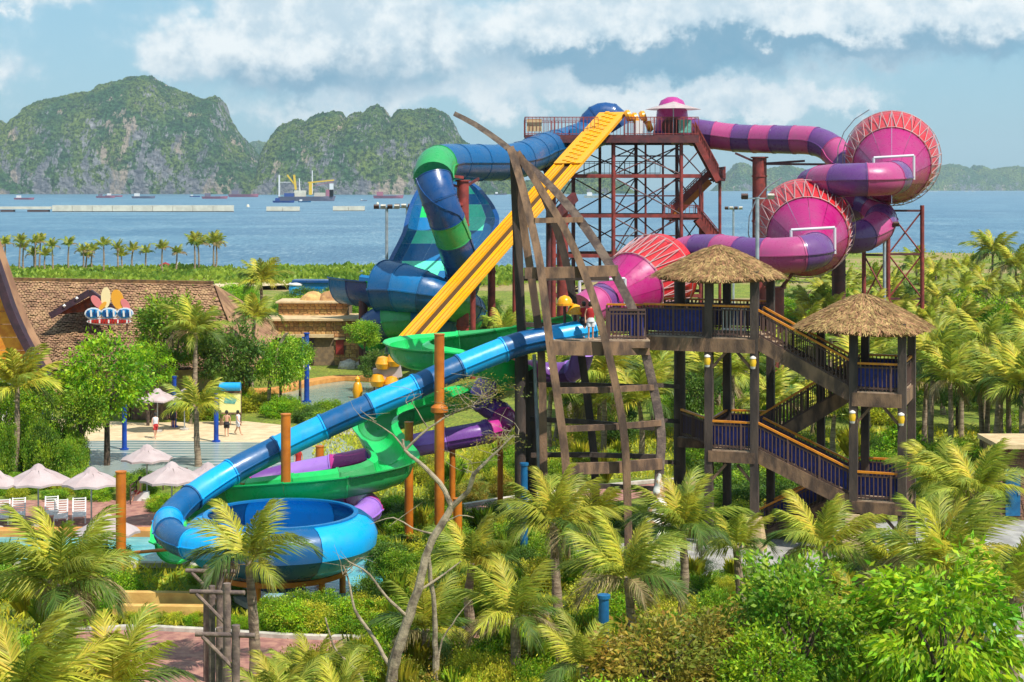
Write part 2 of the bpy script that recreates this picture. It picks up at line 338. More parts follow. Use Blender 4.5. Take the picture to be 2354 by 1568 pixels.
def slide(root, pts, prof, mats, seg, name='slide_section', step=.35, lip=.05, scale=None, lens=None):
    """a chute cut into bolted sections, each a part of its own"""
    path = catmull(pts, step); fr = frames(path); L = [0]
    for i in range(1, len(path)): L.append(L[-1] + (path[i] - path[i - 1]).length)
    tot = L[-1]; n = max(1, round(tot / seg)); r = max(max(abs(a), abs(b)) for a, b in prof)
    def at(s):
        s = max(0, min(tot, s)); j = 0
        lo, hi = 0, len(L) - 1
        while hi - lo > 1:
            m_ = (lo + hi) // 2
            if L[m_] <= s: lo = m_
            else: hi = m_
        t = (s - L[lo]) / max(1e-6, L[hi] - L[lo]); a, b = fr[lo], fr[hi]
        return (a[0].lerp(b[0], t), a[1].lerp(b[1], t).normalized(), a[2].lerp(b[2], t).normalized())
    k1 = 1 + lip / r
    for i in range(n):
        s0, s1 = tot * i / n + .008, tot * (i + 1) / n - .008; inner = [x for x in np.linspace(s0 + .07, s1 - .07, max(2, int((s1 - s0) / step)))]
        st = []
        for s_, k in [(s0, k1), (s0 + .07, k1)] + [(x, 1.0) for x in inner] + [(s1 - .07, k1), (s1, k1)]:
            a, b, c = at(s_); sc = scale(s_ / tot) if scale else 1
            st.append((a, b, c, k * sc))
        MB().sweep(st, prof, caps=True).build(name, mats(i, n) if callable(mats) else mats[i % len(mats)], root, smooth=True, ang=34)
    return at, tot

# ---------------------------------------------------------------- the setting: land, sea, islands
def shore(x):
    pts = [(-900, 332), (-17, 328), (20, 345), (75, 425), (900, 448)]
    for (a, b), (c, d) in zip(pts, pts[1:]):
        if x <= c: return b + (d - b) * (x - a) / (c - a)
    return 448
def ground_mat():
    m = bpy.data.materials.new('garden_ground'); m.use_nodes = True; nt = m.node_tree; nt.nodes.clear(); t = NT(nt)
    out = t.n('ShaderNodeOutputMaterial'); b = t.n('ShaderNodeBsdfPrincipled'); tc = t.n('ShaderNodeTexCoord'); vec = tc.outputs['Object']
    grass = t.mix(t.smooth(t.noise(vec, .35, 6, .65), .38, .62), lin(176, 186, 72, .7), lin(132, 158, 60, .7))
    grass = t.mix(t.smooth(t.noise(vec, 4.0, 5, .7), .4, .62), grass, lin(116, 118, 62, .6))
    sand = t.mix(t.smooth(t.noise(vec, 1.2, 4), .35, .65), lin(206, 182, 128, .6), lin(174, 154, 100, .6))
    sep = t.n('ShaderNodeSeparateXYZ'); t.put(sep.inputs[0], vec)
    far = t.smooth(sep.outputs[1], 205, 250)
    patch = t.m('MULTIPLY', t.smooth(t.noise(t.vmul(vec, (.6, 1, 1)), .035, 5, .6), .47, .56), far)
    c = t.mix(patch, grass, sand)
    t.put(b.inputs['Base Color'], c); b.inputs['Roughness'].default_value = .95; b.inputs['Specular IOR Level'].default_value = .15
    bp = t.n('ShaderNodeBump'); bp.inputs['Strength'].default_value = .8; bp.inputs['Distance'].default_value = .15
    t.put(bp.inputs['Height'], t.noise(vec, 3, 6, .7)); nt.links.new(bp.outputs[0], b.inputs['Normal'])
    nt.links.new(b.outputs[0], out.inputs[0]); return m
def build_ground():
    mb = MB(); xs = np.linspace(-420, 420, 106); ts = np.concatenate([np.linspace(-60, 250, 60), np.linspace(256, 372, 24)])
    for t_ in ts:
        for x in xs:
            y = t_ if t_ <= 250 else 250 + (t_ - 250) / 122 * (shore(x) - 250)
            z = 0.0
            if t_ > 150: z = .5 * min(1, (t_ - 150) / 60) * (mnoise.noise(V((x * .05, y * .05, 0))) - .1)
            if t_ > 366: z = -2.8 * (t_ - 366) / 6
            mb.v.append((x, y, z - .02))
    nx = len(xs)
    for j in range(len(ts) - 1):
        for i in range(nx - 1): mb.f.append((j * nx + i, j * nx + i + 1, (j + 1) * nx + i + 1, (j + 1) * nx + i))
    struct(mb.build('ground', ground_mat(), smooth=True))
    # sea
    m = bpy.data.materials.new('sea_water'); m.use_nodes = True; nt = m.node_tree; nt.nodes.clear(); t = NT(nt)
    out = t.n('ShaderNodeOutputMaterial'); b = t.n('ShaderNodeBsdfPrincipled'); tc = t.n('ShaderNodeTexCoord'); vec = tc.outputs['Object']
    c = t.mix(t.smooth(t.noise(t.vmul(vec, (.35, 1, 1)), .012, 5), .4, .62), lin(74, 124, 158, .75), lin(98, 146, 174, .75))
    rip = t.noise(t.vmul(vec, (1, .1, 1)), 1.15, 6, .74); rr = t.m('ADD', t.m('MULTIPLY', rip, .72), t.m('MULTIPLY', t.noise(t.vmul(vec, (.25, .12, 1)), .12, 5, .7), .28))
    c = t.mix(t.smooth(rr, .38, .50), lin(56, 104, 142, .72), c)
    c = t.mix(t.smooth(rr, .50, .64), c, lin(160, 188, 200, .8))  # pale and dark slopes of the ripples are put into the base colour
    t.put(b.inputs['Base Color'], c); b.inputs['Roughness'].default_value = .32; b.inputs['Specular IOR Level'].default_value = .35
    bp = t.n('ShaderNodeBump'); bp.inputs['Strength'].default_value = 1; bp.inputs['Distance'].default_value = 1.2
    t.put(bp.inputs['Height'], rr); nt.links.new(bp.outputs[0], b.inputs['Normal']); nt.links.new(b.outputs[0], out.inputs[0])
    mb = MB(); ys = [300, 420, 600, 1000, 2000, 5000, 8000, 12000]
    for y in ys: mb.v += [(-max(900, y), y, -2.0), (max(900, y), y, -2.0)]
    for j in range(len(ys) - 1): mb.f.append((2 * j, 2 * j + 1, 2 * j + 3, 2 * j + 2))
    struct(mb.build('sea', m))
build_ground()

def island_mat(name, haze=0.0):
    m = bpy.data.materials.new(name); m.use_nodes = True; nt = m.node_tree; nt.nodes.clear(); t = NT(nt)
    out = t.n('ShaderNodeOutputMaterial'); b = t.n('ShaderNodeBsdfPrincipled'); tc = t.n('ShaderNodeTexCoord'); vec = tc.outputs['Object']; geo = t.n('ShaderNodeNewGeometry')
    g = t.mix(t.smooth(t.noise(vec, .008, 5), .38, .62), lin(92, 140, 90, .8), lin(156, 178, 92, .8))
    g = t.mix(t.smooth(t.noise(vec, .09, 6, .75), .40, .62), g, lin(46, 88, 72, .6))
    rock = t.mix(t.smooth(t.noise(t.vmul(vec, (1, 1, .5)), .03, 6, .7), .35, .65), lin(206, 202, 204, .85), lin(140, 142, 152, .75))
    pale = lin(232, 208, 186, .75)
    rock = t.mix(t.smooth(t.noise(t.vmul(vec, (1, 1, .35)), .0085, 5), .545, .60), rock, pale)
    sn = t.n('ShaderNodeSeparateXYZ'); nt.links.new(geo.outputs['True Normal'], sn.inputs[0])
    steep = t.m('SUBTRACT', 1, sn.outputs[2])
    rk = t.m('ADD', t.m('MULTIPLY', steep, .34), t.m('MULTIPLY', t.noise(t.vmul(vec, (1, 1, .6)), .03, 7, .75), 1.0))
    c = t.mix(t.smooth(rk, .725, .80), g, rock)
    t.put(b.inputs['Base Color'], c); b.inputs['Roughness'].default_value = .95; b.inputs['Specular IOR Level'].default_value = .1
    bp = t.n('ShaderNodeBump'); bp.inputs['Strength'].default_value = 1; bp.inputs['Distance'].default_value = 34
    vo = t.n('ShaderNodeTexVoronoi'); vo.inputs['Scale'].default_value = .085; t.put(vo.inputs['Vector'], vec)
    t.put(bp.inputs['Height'], t.m('SUBTRACT', t.noise(vec, .05, 8, .78), t.m('MULTIPLY', vo.outputs['Distance'], .45))); nt.links.new(bp.outputs[0], b.inputs['Normal'])
    nt.links.new(b.outputs[0], out.inputs[0]); return m
IM = island_mat('karst_forest_and_rock')
def island(name, label, prof, D, depth, seed, nx=260, ny=72, rough=1.0):
    jr = random.Random(int(seed * 10))
    """limestone island: ridge heights (pixel outline turned into metres), cliffs front and back, domes and gullies"""
    xs = np.linspace(prof[0][0], prof[-1][0], nx); hh = np.interp(xs, [p[0] for p in prof], [p[1] for p in prof])
    mb = MB(); s = D / F
    for j in range(ny):
        w = -1 + 2 * j / (ny - 1)
        for i in range(nx):
            X = (xs[i] - 1177) * s; y = w * depth
            wob = mnoise.fractal(V((X * .004 + seed, y * .004, seed)), 1, 2, 3) * .28
            k = max(0.0, 1 - min(1.0, abs(w + (.12 + wob) * (1 - abs(w)))) ** 2.4) ** .62
            H = (HY - hh[i]) * s + CH + 2
            rg = abs(mnoise.fractal(V((X * .011, y * .011, seed * 3.1)), 1, 2, 5))
            z = H * k * (1 - .16 * (1 - k) * rg * 2) + rough * (mnoise.fractal(V((X * .03, y * .03, seed)), .9, 2.1, 4) * 9 * k) - 5 * (1 - k) + (jr.random() - .5) * 7 * min(1, k * 3) * (D / 5000)
            if k <= 0.001: z = -14
            mb.v.append((X + mnoise.noise(V((X * .02, y * .02, 9 + seed))) * 10, D + y + mnoise.noise(V((y * .02, X * .02, 4 + seed))) * 12, z - 2))
    for j in range(ny - 1):
        for i in range(nx - 1): mb.f.append((j * nx + i, j * nx + i + 1, (j + 1) * nx + i + 1, (j + 1) * nx + i))
    o = mb.build(name, IM, smooth=False); struct(o); return o
island('karst_island', 'broad wooded limestone island', [(40, 446), (46, 330), (50, 286), (62, 262), (88, 240), (110, 234), (195, 213), (215, 210), (232, 198), (262, 189), (298, 181), (318, 180), (338, 177), (362, 186), (395, 204), (430, 216), (465, 230), (485, 226), (500, 224), (511, 236), (516, 252), (530, 280), (548, 306), (575, 336), (600, 372), (640, 410), (665, 446)], 5100, 330, 1.7)
island('karst_island', '', [(-220, 446), (-160, 330), (-60, 300), (-20, 286), (8, 281), (22, 292), (32, 296), (38, 312), (48, 345), (90, 400), (105, 446)], 5000, 260, 6.1, nx=90)
island('karst_island', '', [(595, 447), (615, 380), (622, 342), (634, 312), (650, 292), (668, 285), (690, 278), (706, 281), (730, 268), (745, 262), (768, 259), (788, 262), (800, 276), (812, 266), (840, 259), (858, 248), (872, 247), (884, 254), (892, 268), (898, 276), (910, 262), (930, 252), (965, 254), (1000, 250), (1022, 262), (1040, 284), (1052, 308), (1068, 328), (1095, 345), (1115, 385), (1135, 425), (1150, 447)], 4700, 300, 3.3)
island('karst_island', '', [(540, 440), (572, 335), (585, 328), (600, 325), (618, 330), (640, 352), (680, 440)], 9500, 350, 8.8, nx=60, ny=40)
island('karst_island', '', [(1080, 446), (1110, 415), (1150, 408), (1200, 420), (1260, 412), (1330, 425), (1345, 446)], 4900, 160, 2.2, nx=80, ny=36)
island('karst_island', '', [(1300, 446), (1330, 408), (1370, 398), (1400, 410), (1440, 430), (1460, 446)], 5400, 160, 4.7, nx=60, ny=36)
island('karst_island', '', [(1640, 443), (1675, 395), (1690, 378), (1706, 374), (1722, 382), (1740, 398), (1780, 386), (1810, 380), (1850, 392), (1890, 402), (1950, 398), (2010, 410), (2060, 443)], 9500, 300, 5.2, nx=110, ny=40)
island('karst_island', '', [(2060, 441), (2110, 396), (2140, 392), (2165, 381), (2190, 379), (2212, 383), (2230, 394), (2246, 381), (2262, 386), (2280, 394), (2300, 386), (2340, 384), (2380, 388), (2440, 396), (2560, 441)], 11000, 350, 7.4, nx=120, ny=40)

def build_haze():
    m = bpy.data.materials.new('sea_haze'); m.use_nodes = True; nt = m.node_tree; nt.nodes.clear(); t = NT(nt); out = t.n('ShaderNodeOutputMaterial'); v = t.n('ShaderNodeVolumePrincipled')
    v.inputs['Color'].default_value = (.70, .86, .98, 1); v.inputs['Density'].default_value = 5.5e-5; v.inputs['Anisotropy'].default_value = .2; nt.links.new(v.outputs[0], out.inputs['Volume'])
    o = MB().box((0, 6050, 189), (26000, 12900, 388)).build('haze', m); o['kind'] = 'stuff'; tag(o, 'thin blue haze hanging over the bay', 'haze')
build_haze()

# ---------------------------------------------------------------- paths, pools, terraces
def gpoly(name, pts, m, z=.004, kind='structure'):
    w = [G(px, py) for px, py in pts]
    o = MB().poly(w, z).build(name, m); struct(o); return o, w
def curve_pts(pts, step=2.0, closed=False):
    p = [V((a[0], a[1], 0)) for a in pts]
    if closed: p = p + [p[0]]
    return catmull(p, step)
def kerb(name, pix, w=.22, h=.12, m='kerb', closed=False, z0=0):
    path = curve_pts([G(*q) for q in pix], 1.0, closed); fr = frames(path)
    o = MB().sweep([(p + V((0, 0, z0)), r, u, 1) for p, r, u, _ in fr], [(-w / 2, 0), (w / 2, 0), (w / 2, h), (-w / 2, h)]).build(name, m); struct(o); return o
def water_mat(name, c1, c2, bump=.25, sc=2.0, rough=.08):
    m = bpy.data.materials.new(name); m.use_nodes = True; nt = m.node_tree; nt.nodes.clear(); t = NT(nt)
    out = t.n('ShaderNodeOutputMaterial'); b = t.n('ShaderNodeBsdfPrincipled'); tc = t.n('ShaderNodeTexCoord'); vec = tc.outputs['Object']
    t.put(b.inputs['Base Color'], t.mix(t.smooth(t.noise(t.vmul(vec, (.5, 1, 1)), sc * .5, 5, .65), .35, .68), c1, c2)); b.inputs['Roughness'].default_value = rough
    bp = t.n('ShaderNodeBump'); bp.inputs['Strength'].default_value = bump; bp.inputs['Distance'].default_value = .1
    t.put(bp.inputs['Height'], t.noise(t.vmul(vec, (.5, 1, 1)), sc, 5, .6)); nt.links.new(bp.outputs[0], b.inputs['Normal']); nt.links.new(b.outputs[0], out.inputs[0]); return m
def wave_mat():
    m = bpy.data.materials.new('wave_pool_water'); m.use_nodes = True; nt = m.node_tree; nt.nodes.clear(); t = NT(nt)
    out = t.n('ShaderNodeOutputMaterial'); b = t.n('ShaderNodeBsdfPrincipled'); tc = t.n('ShaderNodeTexCoord'); vec = tc.outputs['Object']
    wv = t.n('ShaderNodeTexWave'); wv.wave_type = 'BANDS'; wv.bands_direction = 'Y'; wv.inputs['Scale'].default_value = .32; wv.inputs['Distortion'].default_value = 2.2; wv.inputs['Detail'].default_value = 3; wv.inputs['Detail Scale'].default_value = .6
    t.put(wv.inputs['Vector'], t.vmul(vec, (.25, 1, 1)))
    c = t.mix(t.smooth(wv.outputs[1], .25, .8), lin(128, 160, 160, .7), lin(206, 206, 196, .75))
    c = t.mix(t.smooth(t.noise(vec, .12, 4), .4, .6), c, lin(164, 176, 170, .7))
    t.put(b.inputs['Base Color'], c); b.inputs['Roughness'].default_value = .25
    bp = t.n('ShaderNodeBump'); bp.inputs['Strength'].default_value = .4; bp.inputs['Distance'].default_value = .1
    t.put(bp.inputs['Height'], t.noise(vec, 2.5, 4)); nt.links.new(bp.outputs[0], b.inputs['Normal']); nt.links.new(b.outputs[0], out.inputs[0]); return m
M['pool'] = water_mat('turquoise_pool_water', lin(60, 170, 184, .8), lin(120, 208, 212, .8)); M['foam'] = water_mat('splash_pool_water', lin(120, 184, 200, .8), lin(220, 236, 240, .9), .6, 3.0)
M['pool2'] = water_mat('grey_green_shallow_water', lin(128, 168, 156, .75), lin(160, 186, 172, .75)); M['wave'] = wave_mat()
M['lawn'] = mat('mown_lawn', lin(150, 178, 20, .6), lin(116, 150, 22, .6), scale=2.5, rough=.95, bump=.8, bscale=25)
gpoly('sand_beach', [(-60, 968), (120, 962), (330, 972), (560, 968), (660, 978), (705, 1000), (640, 1018), (300, 1012), (-60, 1020)], 'sand', .004)
gpoly('wave_pool', [(-60, 1020), (300, 1012), (640, 1018), (705, 1000), (780, 1006), (815, 1030), (800, 1062), (690, 1098), (430, 1116), (200, 1112), (-60, 1104)], 'wave', .008)
gpoly('shallow_pool', [(640, 905), (700, 888), (790, 876), (850, 880), (880, 905), (850, 935), (760, 950), (690, 945), (640, 930)], 'pool2', .006)
kerb('pool_coping', [(560, 905), (640, 902), (700, 886), (790, 873), (860, 876)], 1.4, .35, 'orange_edge')
gpoly('terrace_path', [(690, 950), (800, 952), (860, 965), (840, 1000), (720, 1000)], 'paving_g', .005)
gpoly('swimming_pool', [(-100, 1234), (430, 1234), (700, 1250), (900, 1290), (880, 1345), (760, 1395), (600, 1404), (490, 1340), (430, 1302), (-100, 1302)], 'pool', .012)
gpoly('splash_pool', [(560, 1350), (680, 1340), (720, 1370), (680, 1398), (600, 1400)], 'foam', .018)
kerb('pool_coping', [(-100, 1231), (200, 1230), (430, 1231)], .9, .3, 'orange_edge')
kerb('pool_coping', [(-100, 1305), (430, 1306), (490, 1345), (600, 1408), (700, 1404)], .35, .22, 'kerb')
gpoly('sun_terrace', [(-100, 1150), (360, 1150), (400, 1222), (-100, 1224)], 'paving', .006)
gpoly('brick_path', [(150, 1455), (300, 1448), (480, 1456), (700, 1470), (960, 1470), (1080, 1450), (1290, 1412), (1350, 1440), (1130, 1490), (960, 1520), (700, 1530), (560, 1640), (120, 1640)], 'paving', .005)
kerb('path_kerb', [(150, 1453), (300, 1446), (480, 1454), (700, 1468), (960, 1468), (1080, 1448), (1290, 1410)], .3, .14)
gpoly('garden_path', [(1040, 1172), (1180, 1150), (1330, 1130), (1500, 1112), (1620, 1105), (1640, 1122), (1500, 1140), (1330, 1165), (1200, 1195), (1050, 1200)], 'paving', .005)
kerb('path_kerb', [(1040, 1170), (1180, 1148), (1330, 1128), (1500, 1110), (1620, 1103)], .3, .18)
gpoly('tower_plaza', [(1270, 1275), (1420, 1250), (1560, 1240), (1700, 1225), (1900, 1215), (2140, 1190), (2354, 1180), (2500, 1230), (2300, 1290), (2100, 1310), (1900, 1330), (1700, 1345), (1500, 1320), (1300, 1330)], 'paving_g', .005)
gpoly('lawn', [(1900, 1455), (2050, 1440), (2200, 1500), (2180, 1545), (1900, 1545)], 'lawn', .005)
gpoly('lawn', [(1330, 1335), (1520, 1325), (1690, 1350), (1660, 1385), (1400, 1385)], 'lawn', .004)
gpoly('lawn', [(380, 1308), (470, 1320), (540, 1378), (300, 1376), (300, 1320)], 'lawn', .004)
gpoly('front_path', [(1850, 1550), (2150, 1547), (2400, 1535), (2500, 1640), (1800, 1640)], 'paving_g', .009)
gpoly('sand_track', [(-300, 668), (0, 652), (500, 655), (640, 652), (780, 648), (780, 656), (640, 664), (500, 668), (0, 668)], 'sand', .55)

# ---------------------------------------------------------------- shared builders: railings, stairs
_unit = {}
def unit_bar(m):
    if m not in _unit:
        me = bpy.data.meshes.new('bar'); b = MB(); b.box((0, 0, .5), (1, 1, 1)); me.from_pydata(b.v, [], b.f); me.materials.append(M[m]); _unit[m] = me
    return _unit[m]
def bar(name, base, h, w, m, parent, d=None):
    o = bpy.data.objects.new(name, unit_bar(m)); col.objects.link(o); o.parent = parent
    if parent.type == 'EMPTY': o.matrix_parent_inverse = Matrix.Translation(-parent.location)
    o.location = base; o.scale = (w, d or w, h); return o
def railing(root, p0, p1, h, spacing, rail_m, bal_m, panel_m=None, rail_w=.12, bal_w=.045, rail_h=.09, bottom=True, panel=(0, 1)):
    p0, p1 = V(p0), V(p1); up = V((0, 0, 1))
    r = MB().beam(p0 + up * h, p1 + up * h, rail_w, rail_h).build('railing', rail_m, root)
    n = max(1, int((p1 - p0).length / spacing))
    if bottom: MB().beam(p0 + up * .1, p1 + up * .1, .06, .07).build('bottom_rail', bal_m, r); MB().beam(p0 + up * (h - .18), p1 + up * (h - .18), .055, .06).build('upper_rail', bal_m, r)
    for i in range(n + 1):
        q = p0.lerp(p1, i / n); thick = bal_w * (2.2 if i % 8 == 0 else 1)
        bar('baluster', q, h - rail_h / 2, thick, bal_m, r)
    if panel_m:
        a, b = p0.lerp(p1, panel[0]), p0.lerp(p1, panel[1]); nrm = (p1 - p0).cross(up).normalized() * -.05
        MB().add([a + nrm + up * .16, b + nrm + up * .16, b + nrm + up * (h - .22), a + nrm + up * (h - .22), a + nrm * 1.5 + up * .16, b + nrm * 1.5 + up * .16, b + nrm * 1.5 + up * (h - .22), a + nrm * 1.5 + up * (h - .22)],
                 [(0, 1, 2, 3), (7, 6, 5, 4), (0, 4, 5, 1), (3, 2, 6, 7), (0, 3, 7, 4), (1, 5, 6, 2)]) if False else None
        mb = MB(); t = nrm * 1.4
        A, B, C, E = a + nrm + up * .17, b + nrm + up * .17, b + nrm + up * (h - .22), a + nrm + up * (h - .22)
        mb.add([A, B, C, E, A + t, B + t, C + t, E + t], [(0, 1, 2, 3), (7, 6, 5, 4), (0, 4, 5, 1), (3, 2, 6, 7), (0, 3, 7, 4), (1, 5, 6, 2)])
        mb.build('panel', panel_m, r)
    return r
def flight(root, a, b, wv, str_m, tread_m, rail_m, bal_m, h=1.1, sp=.22, panel_m=None, sh=.34, st=.12, near_panel=None, soffit=None):
    """stairs from a (top) to b (bottom); wv = width vector"""
    a, b, wv = V(a), V(b), V(wv); n = max(4, int(abs(a.z - b.z) / .18))
    for k in (0, 1): MB().beam(a + wv * k - V((0, 0, sh * .35)), b + wv * k - V((0, 0, sh * .35)), st, sh).build('stringer', str_m, root)
    if soffit: dn = V((0, 0, sh * .7)); MB().beam(a + wv * .5 - dn, b + wv * .5 - dn, wv.length * .94, .08).build('soffit', soffit, root)
    for i in range(n):
        q = a.lerp(b, (i + .5) / n); d = (b - a); d.z = 0; d = d / n
        MB().beam(q + wv * .04, q + wv * .96, d.length * .98, .05).build('tread', tread_m, root)
    for k in (0, 1): railing(root, a + wv * k + V((0, 0, .08)), b + wv * k + V((0, 0, .08)), h, sp, rail_m, bal_m, panel_m if k else near_panel)

# ---------------------------------------------------------------- steel slide tower
def steel_tower():
    Df, Db = 162.0, 171.0; zp = 21.7
    root = thing('slide_tower', 'tall dark red steel slide tower with stairs and railed top platform', 'tower', PZ(1420, 166, 0))
    X = lambda px, D: (px - 1177) * D / F
    x0, x1 = X(1207, Df), X(1606, Df)
    MB().box(((x0 + x1) / 2, (Df + Db) / 2, zp - .15), (x1 - x0, Db - Df, .3)).build('platform', 'steel_dark', root)
    for D in (Df - .05, Db + .05): MB().beam((x0, D, zp - .55), (x1, D, zp - .55), .3, .5).build('beam', 'steel_dark', root)
    for px in (1250, 1330, 1410, 1490, 1566): MB().beam((X(px, Df), Df, zp - .62), (X(px, Df), Db, zp - .62), .25, .38).build('beam', 'steel_dark', root)
    front = [(1262, .75, 'steel_dark'), (1410, .5, 'steel_red'), (1566, .45, 'steel_red')]; back = [(1318, .5, 'steel_dark'), (1379, .35, 'steel_dark'), (1462, .42, 'steel_dark'), (1556, .42, 'steel_dark'), (1614, .35, 'steel_red')]
    cf = {}; cb = {}
    for px, w, m in front: x = X(px, Df + .6); cf[px] = x; MB().cyl((x, Df + .6, 0), (x, Df + .6, zp - .8), w * .36 + .03, n=12).build('column', m, root, smooth=True)
    for px, w, m in back:
        x = X(px, Db - .6); cb[px] = x; top = zp - .8 if px < 1600 else 17.2
        MB().cyl((x, Db - .6, 0), (x, Db - .6, top), w * .36 + .03, n=12).build('column', m, root, smooth=True)
    lev = [17.6, 13.6, 9.6, 5.6]
    for z in lev:
        MB().beam((cf[1262], Df + .6, z), (X(1612, Df), Df + .6, z), .22, .36).build('beam', 'steel_red', root)
        MB().beam((cb[1318], Db - .6, z), (cb[1614], Db - .6, z), .2, .32).build('beam', 'steel_dark', root)
        for a, b in ((1262, 1318), (1410, 1462), (1566, 1556)): MB().beam((cf[a], Df + .6, z), (cb[b], Db - .6, z), .18, .28).build('beam', 'steel_dark', root)
    ls = [zp - .9] + lev + [1.2]
    for i in range(len(ls) - 1):
        zt, zb = ls[i] - .15, ls[i + 1] + .15
        for (xa, xb, D) in ((cf[1410], cf[1566], Df + .6), (cb[1318], cb[1462], Db - .6), (cb[1462], cb[1556], Db - .6), (cb[1556], cb[1614], Db - .6)):
            MB().cyl((xa, D - .05, zt), (xb, D - .05, zb), .075, n=6).build('brace', 'steel_dark', root)
            MB().cyl((xa, D + .1, zb), (xb, D + .1, zt), .075, n=6).build('brace', 'steel_dark', root)
        for (a, b) in ((1410, 1462), (1566, 1556), (1262, 1318)): MB().cyl((cf[a], Df + .6, zb), (cb[b], Db - .6, zt), .07, n=6).build('brace', 'steel_dark', root)
    MB().box((X(1265, Df), Df + 3.0, zp - 2.1), (X(1300, Df) - X(1232, Df), 4.5, 2.9)).build('dark_truss_block', 'steel_dark', root)  # plain dark box standing in for the dense dark trusses below the deck
    for i in range(4): MB().beam((X(1230 + i * 22, Df), Df + .5, zp - .8), (X(1258 + i * 18, Df), Df + .5, zp - 4.4), .25, .25).build('brace', 'steel_dark', root)
    for px in (1484, 1524): MB().cyl((X(px, Df + 3), Df + 3, 0), (X(px, Df + 3), Df + 3, zp - .8), .11, n=8).build('column', 'steel_red', root)
    for z in (19.6, 15.6, 11.6, 7.6): MB().beam((cf[1410], Df + .9, z), (cf[1566], Df + .9, z), .1, .14).build('beam', 'steel_dark', root)
    # platform rails
    for a, b in (((x0, Df, zp), (X(1375, Df), Df, zp)), ((X(1436, Df), Df, zp), (x1, Df, zp)), ((x0, Db, zp), (x1, Db, zp)), ((x0, Df, zp), (x0, Db, zp))):
        railing(root, a, b, 1.75, .36, 'steel_red', 'steel_red', rail_w=.09, bal_w=.05)
    # start tubs and signs on the deck
    MB().box((X(1228, 163), 162.35, zp + .95), (1.5, .08, 1.2)).build('notice_board', 'concrete', root)
    MB().box((X(1340, 164), 164.5, zp + .35), (2.6, 1.6, .6)).build('start_tub', 'blue_m', root)
    MB().box((X(1575, 163), 163, zp + .9), (1.3, .1, 1.3)).build('notice_board', 'board_t', root)
    MB().box((X(1470, 163), 163.4, zp + .8), (.8, .5, 1.3)).build('control_cabinet', 'white', root)
    # second level gallery at the back
    xa, xb = X(1340, Db), X(1512, Db); MB().box(((xa + xb) / 2, Db - 1.6, 17.75), (xb - xa, 2.4, .16)).build('gallery', 'steel_dark', root)
    railing(root, (xa, Db - 2.8, 17.83), (xb, Db - 2.8, 17.83), 1.3, .5, 'steel_dark', 'steel_dark', rail_w=.07)
    # zigzag stairs on the right-hand side
    w = V((0, 2.2, 0)); yb = 163.2
    zl = [zp, 17.3, 13.4, 10.4]
    fl = [(X(1598, yb), X(1652, yb)), (X(1606, yb), X(1540, yb)), (X(1606, yb), X(1658, yb))]
    flight(root, (fl[0][0], yb, zl[0]), (fl[0][1], yb, zl[1]), w, 'steel_red', 'steel_dark', 'steel_red', 'steel_red', h=1.25, sp=.4, sh=.6, soffit='steel_dark', near_panel='steel_red')
    MB().box((X(1656, yb), yb + 2.4, zl[1] - .1), (1.0, 4.8, .25)).build('landing', 'steel_dark', root); railing(root, (X(1667, yb), yb, zl[1]), (X(1667, yb), yb + 4.8, zl[1]), 1.2, .4, 'steel_red', 'steel_red')
    flight(root, (X(1640, yb), yb + 2.6, zl[1]), (X(1548, yb), yb + 2.6, zl[2]), w, 'steel_orange', 'steel_orange', 'steel_red', 'steel_red', h=1.2, sp=.4, sh=.6, soffit='steel_orange', near_panel='steel_red')
    MB().box((X(1572, yb), yb + 2.4, zl[2] - .1), (3.6, 4.8, .25)).build('landing', 'steel_dark', root)
    railing(root, (X(1528, yb), yb - .05, zl[2]), (X(1604, yb), yb - .05, zl[2]), 1.25, .4, 'steel_red', 'steel_red')
    flight(root, (X(1604, yb), yb, zl[2]), (X(1660, yb), yb, zl[3]), w, 'steel_red', 'steel_dark', 'steel_red', 'steel_red', h=1.2, sp=.4, sh=.6, soffit='steel_orange', near_panel='steel_red')
    flight(root, (X(1655, yb), yb + 2.4, zl[3]), (X(1560, yb), yb + 2.4, 6.4), w, 'steel_red', 'steel_dark', 'steel_red', 'steel_red', h=1.2, sp=.6, sh=.5)
    for px in (1613, 1658): MB().cyl((X(px, yb), yb + 1.1, 0), (X(px, yb), yb + 1.1, zl[1] - .2), .16, n=10).build('column', 'steel_red', root)
    # big leaning plate leg beneath the yellow slide
    c = thing('support_column', 'thick red steel column under the yellow racing slide', 'column', PZ(1296, 158, 0))
    MB().cyl(PZ(1293, 158, 0), PZ(1293, 158, 14.4), .56, n=16).build('shaft', 'steel_red', c, smooth=True)
    MB().beam(P(1322, 452, 158), P(1262, 508, 155), .5, .9).build('saddle', 'steel_dark', c)
    MB().add([P(1345, 400, 160), P(1298, 470, 158), P(1290, 560, 158), P(1310, 560, 158), P(1318, 500, 158), P(1360, 420, 160)], [(0, 1, 2, 3, 4, 5)]) if False else None
    # canopies
    for (px, py, D, w_, lab) in ((1548, 246, 164, 2.6, 'flat white square canopy over the pink slide start'),):
        u = thing('shade_canopy', lab, 'canopy', PZ(px, D, zp))
        c0 = P(px, py, D); MB().lathe([(w_ * 1.1, -.25), (w_ * .5, .18), (.02, .55)], c0, 8).build('canvas_top', 'canvas', u, smooth=False)
        MB().cyl((c0.x, c0.y, zp), (c0.x, c0.y, c0.z + .5), .06, n=8).build('pole', 'galv', u)
steel_tower()

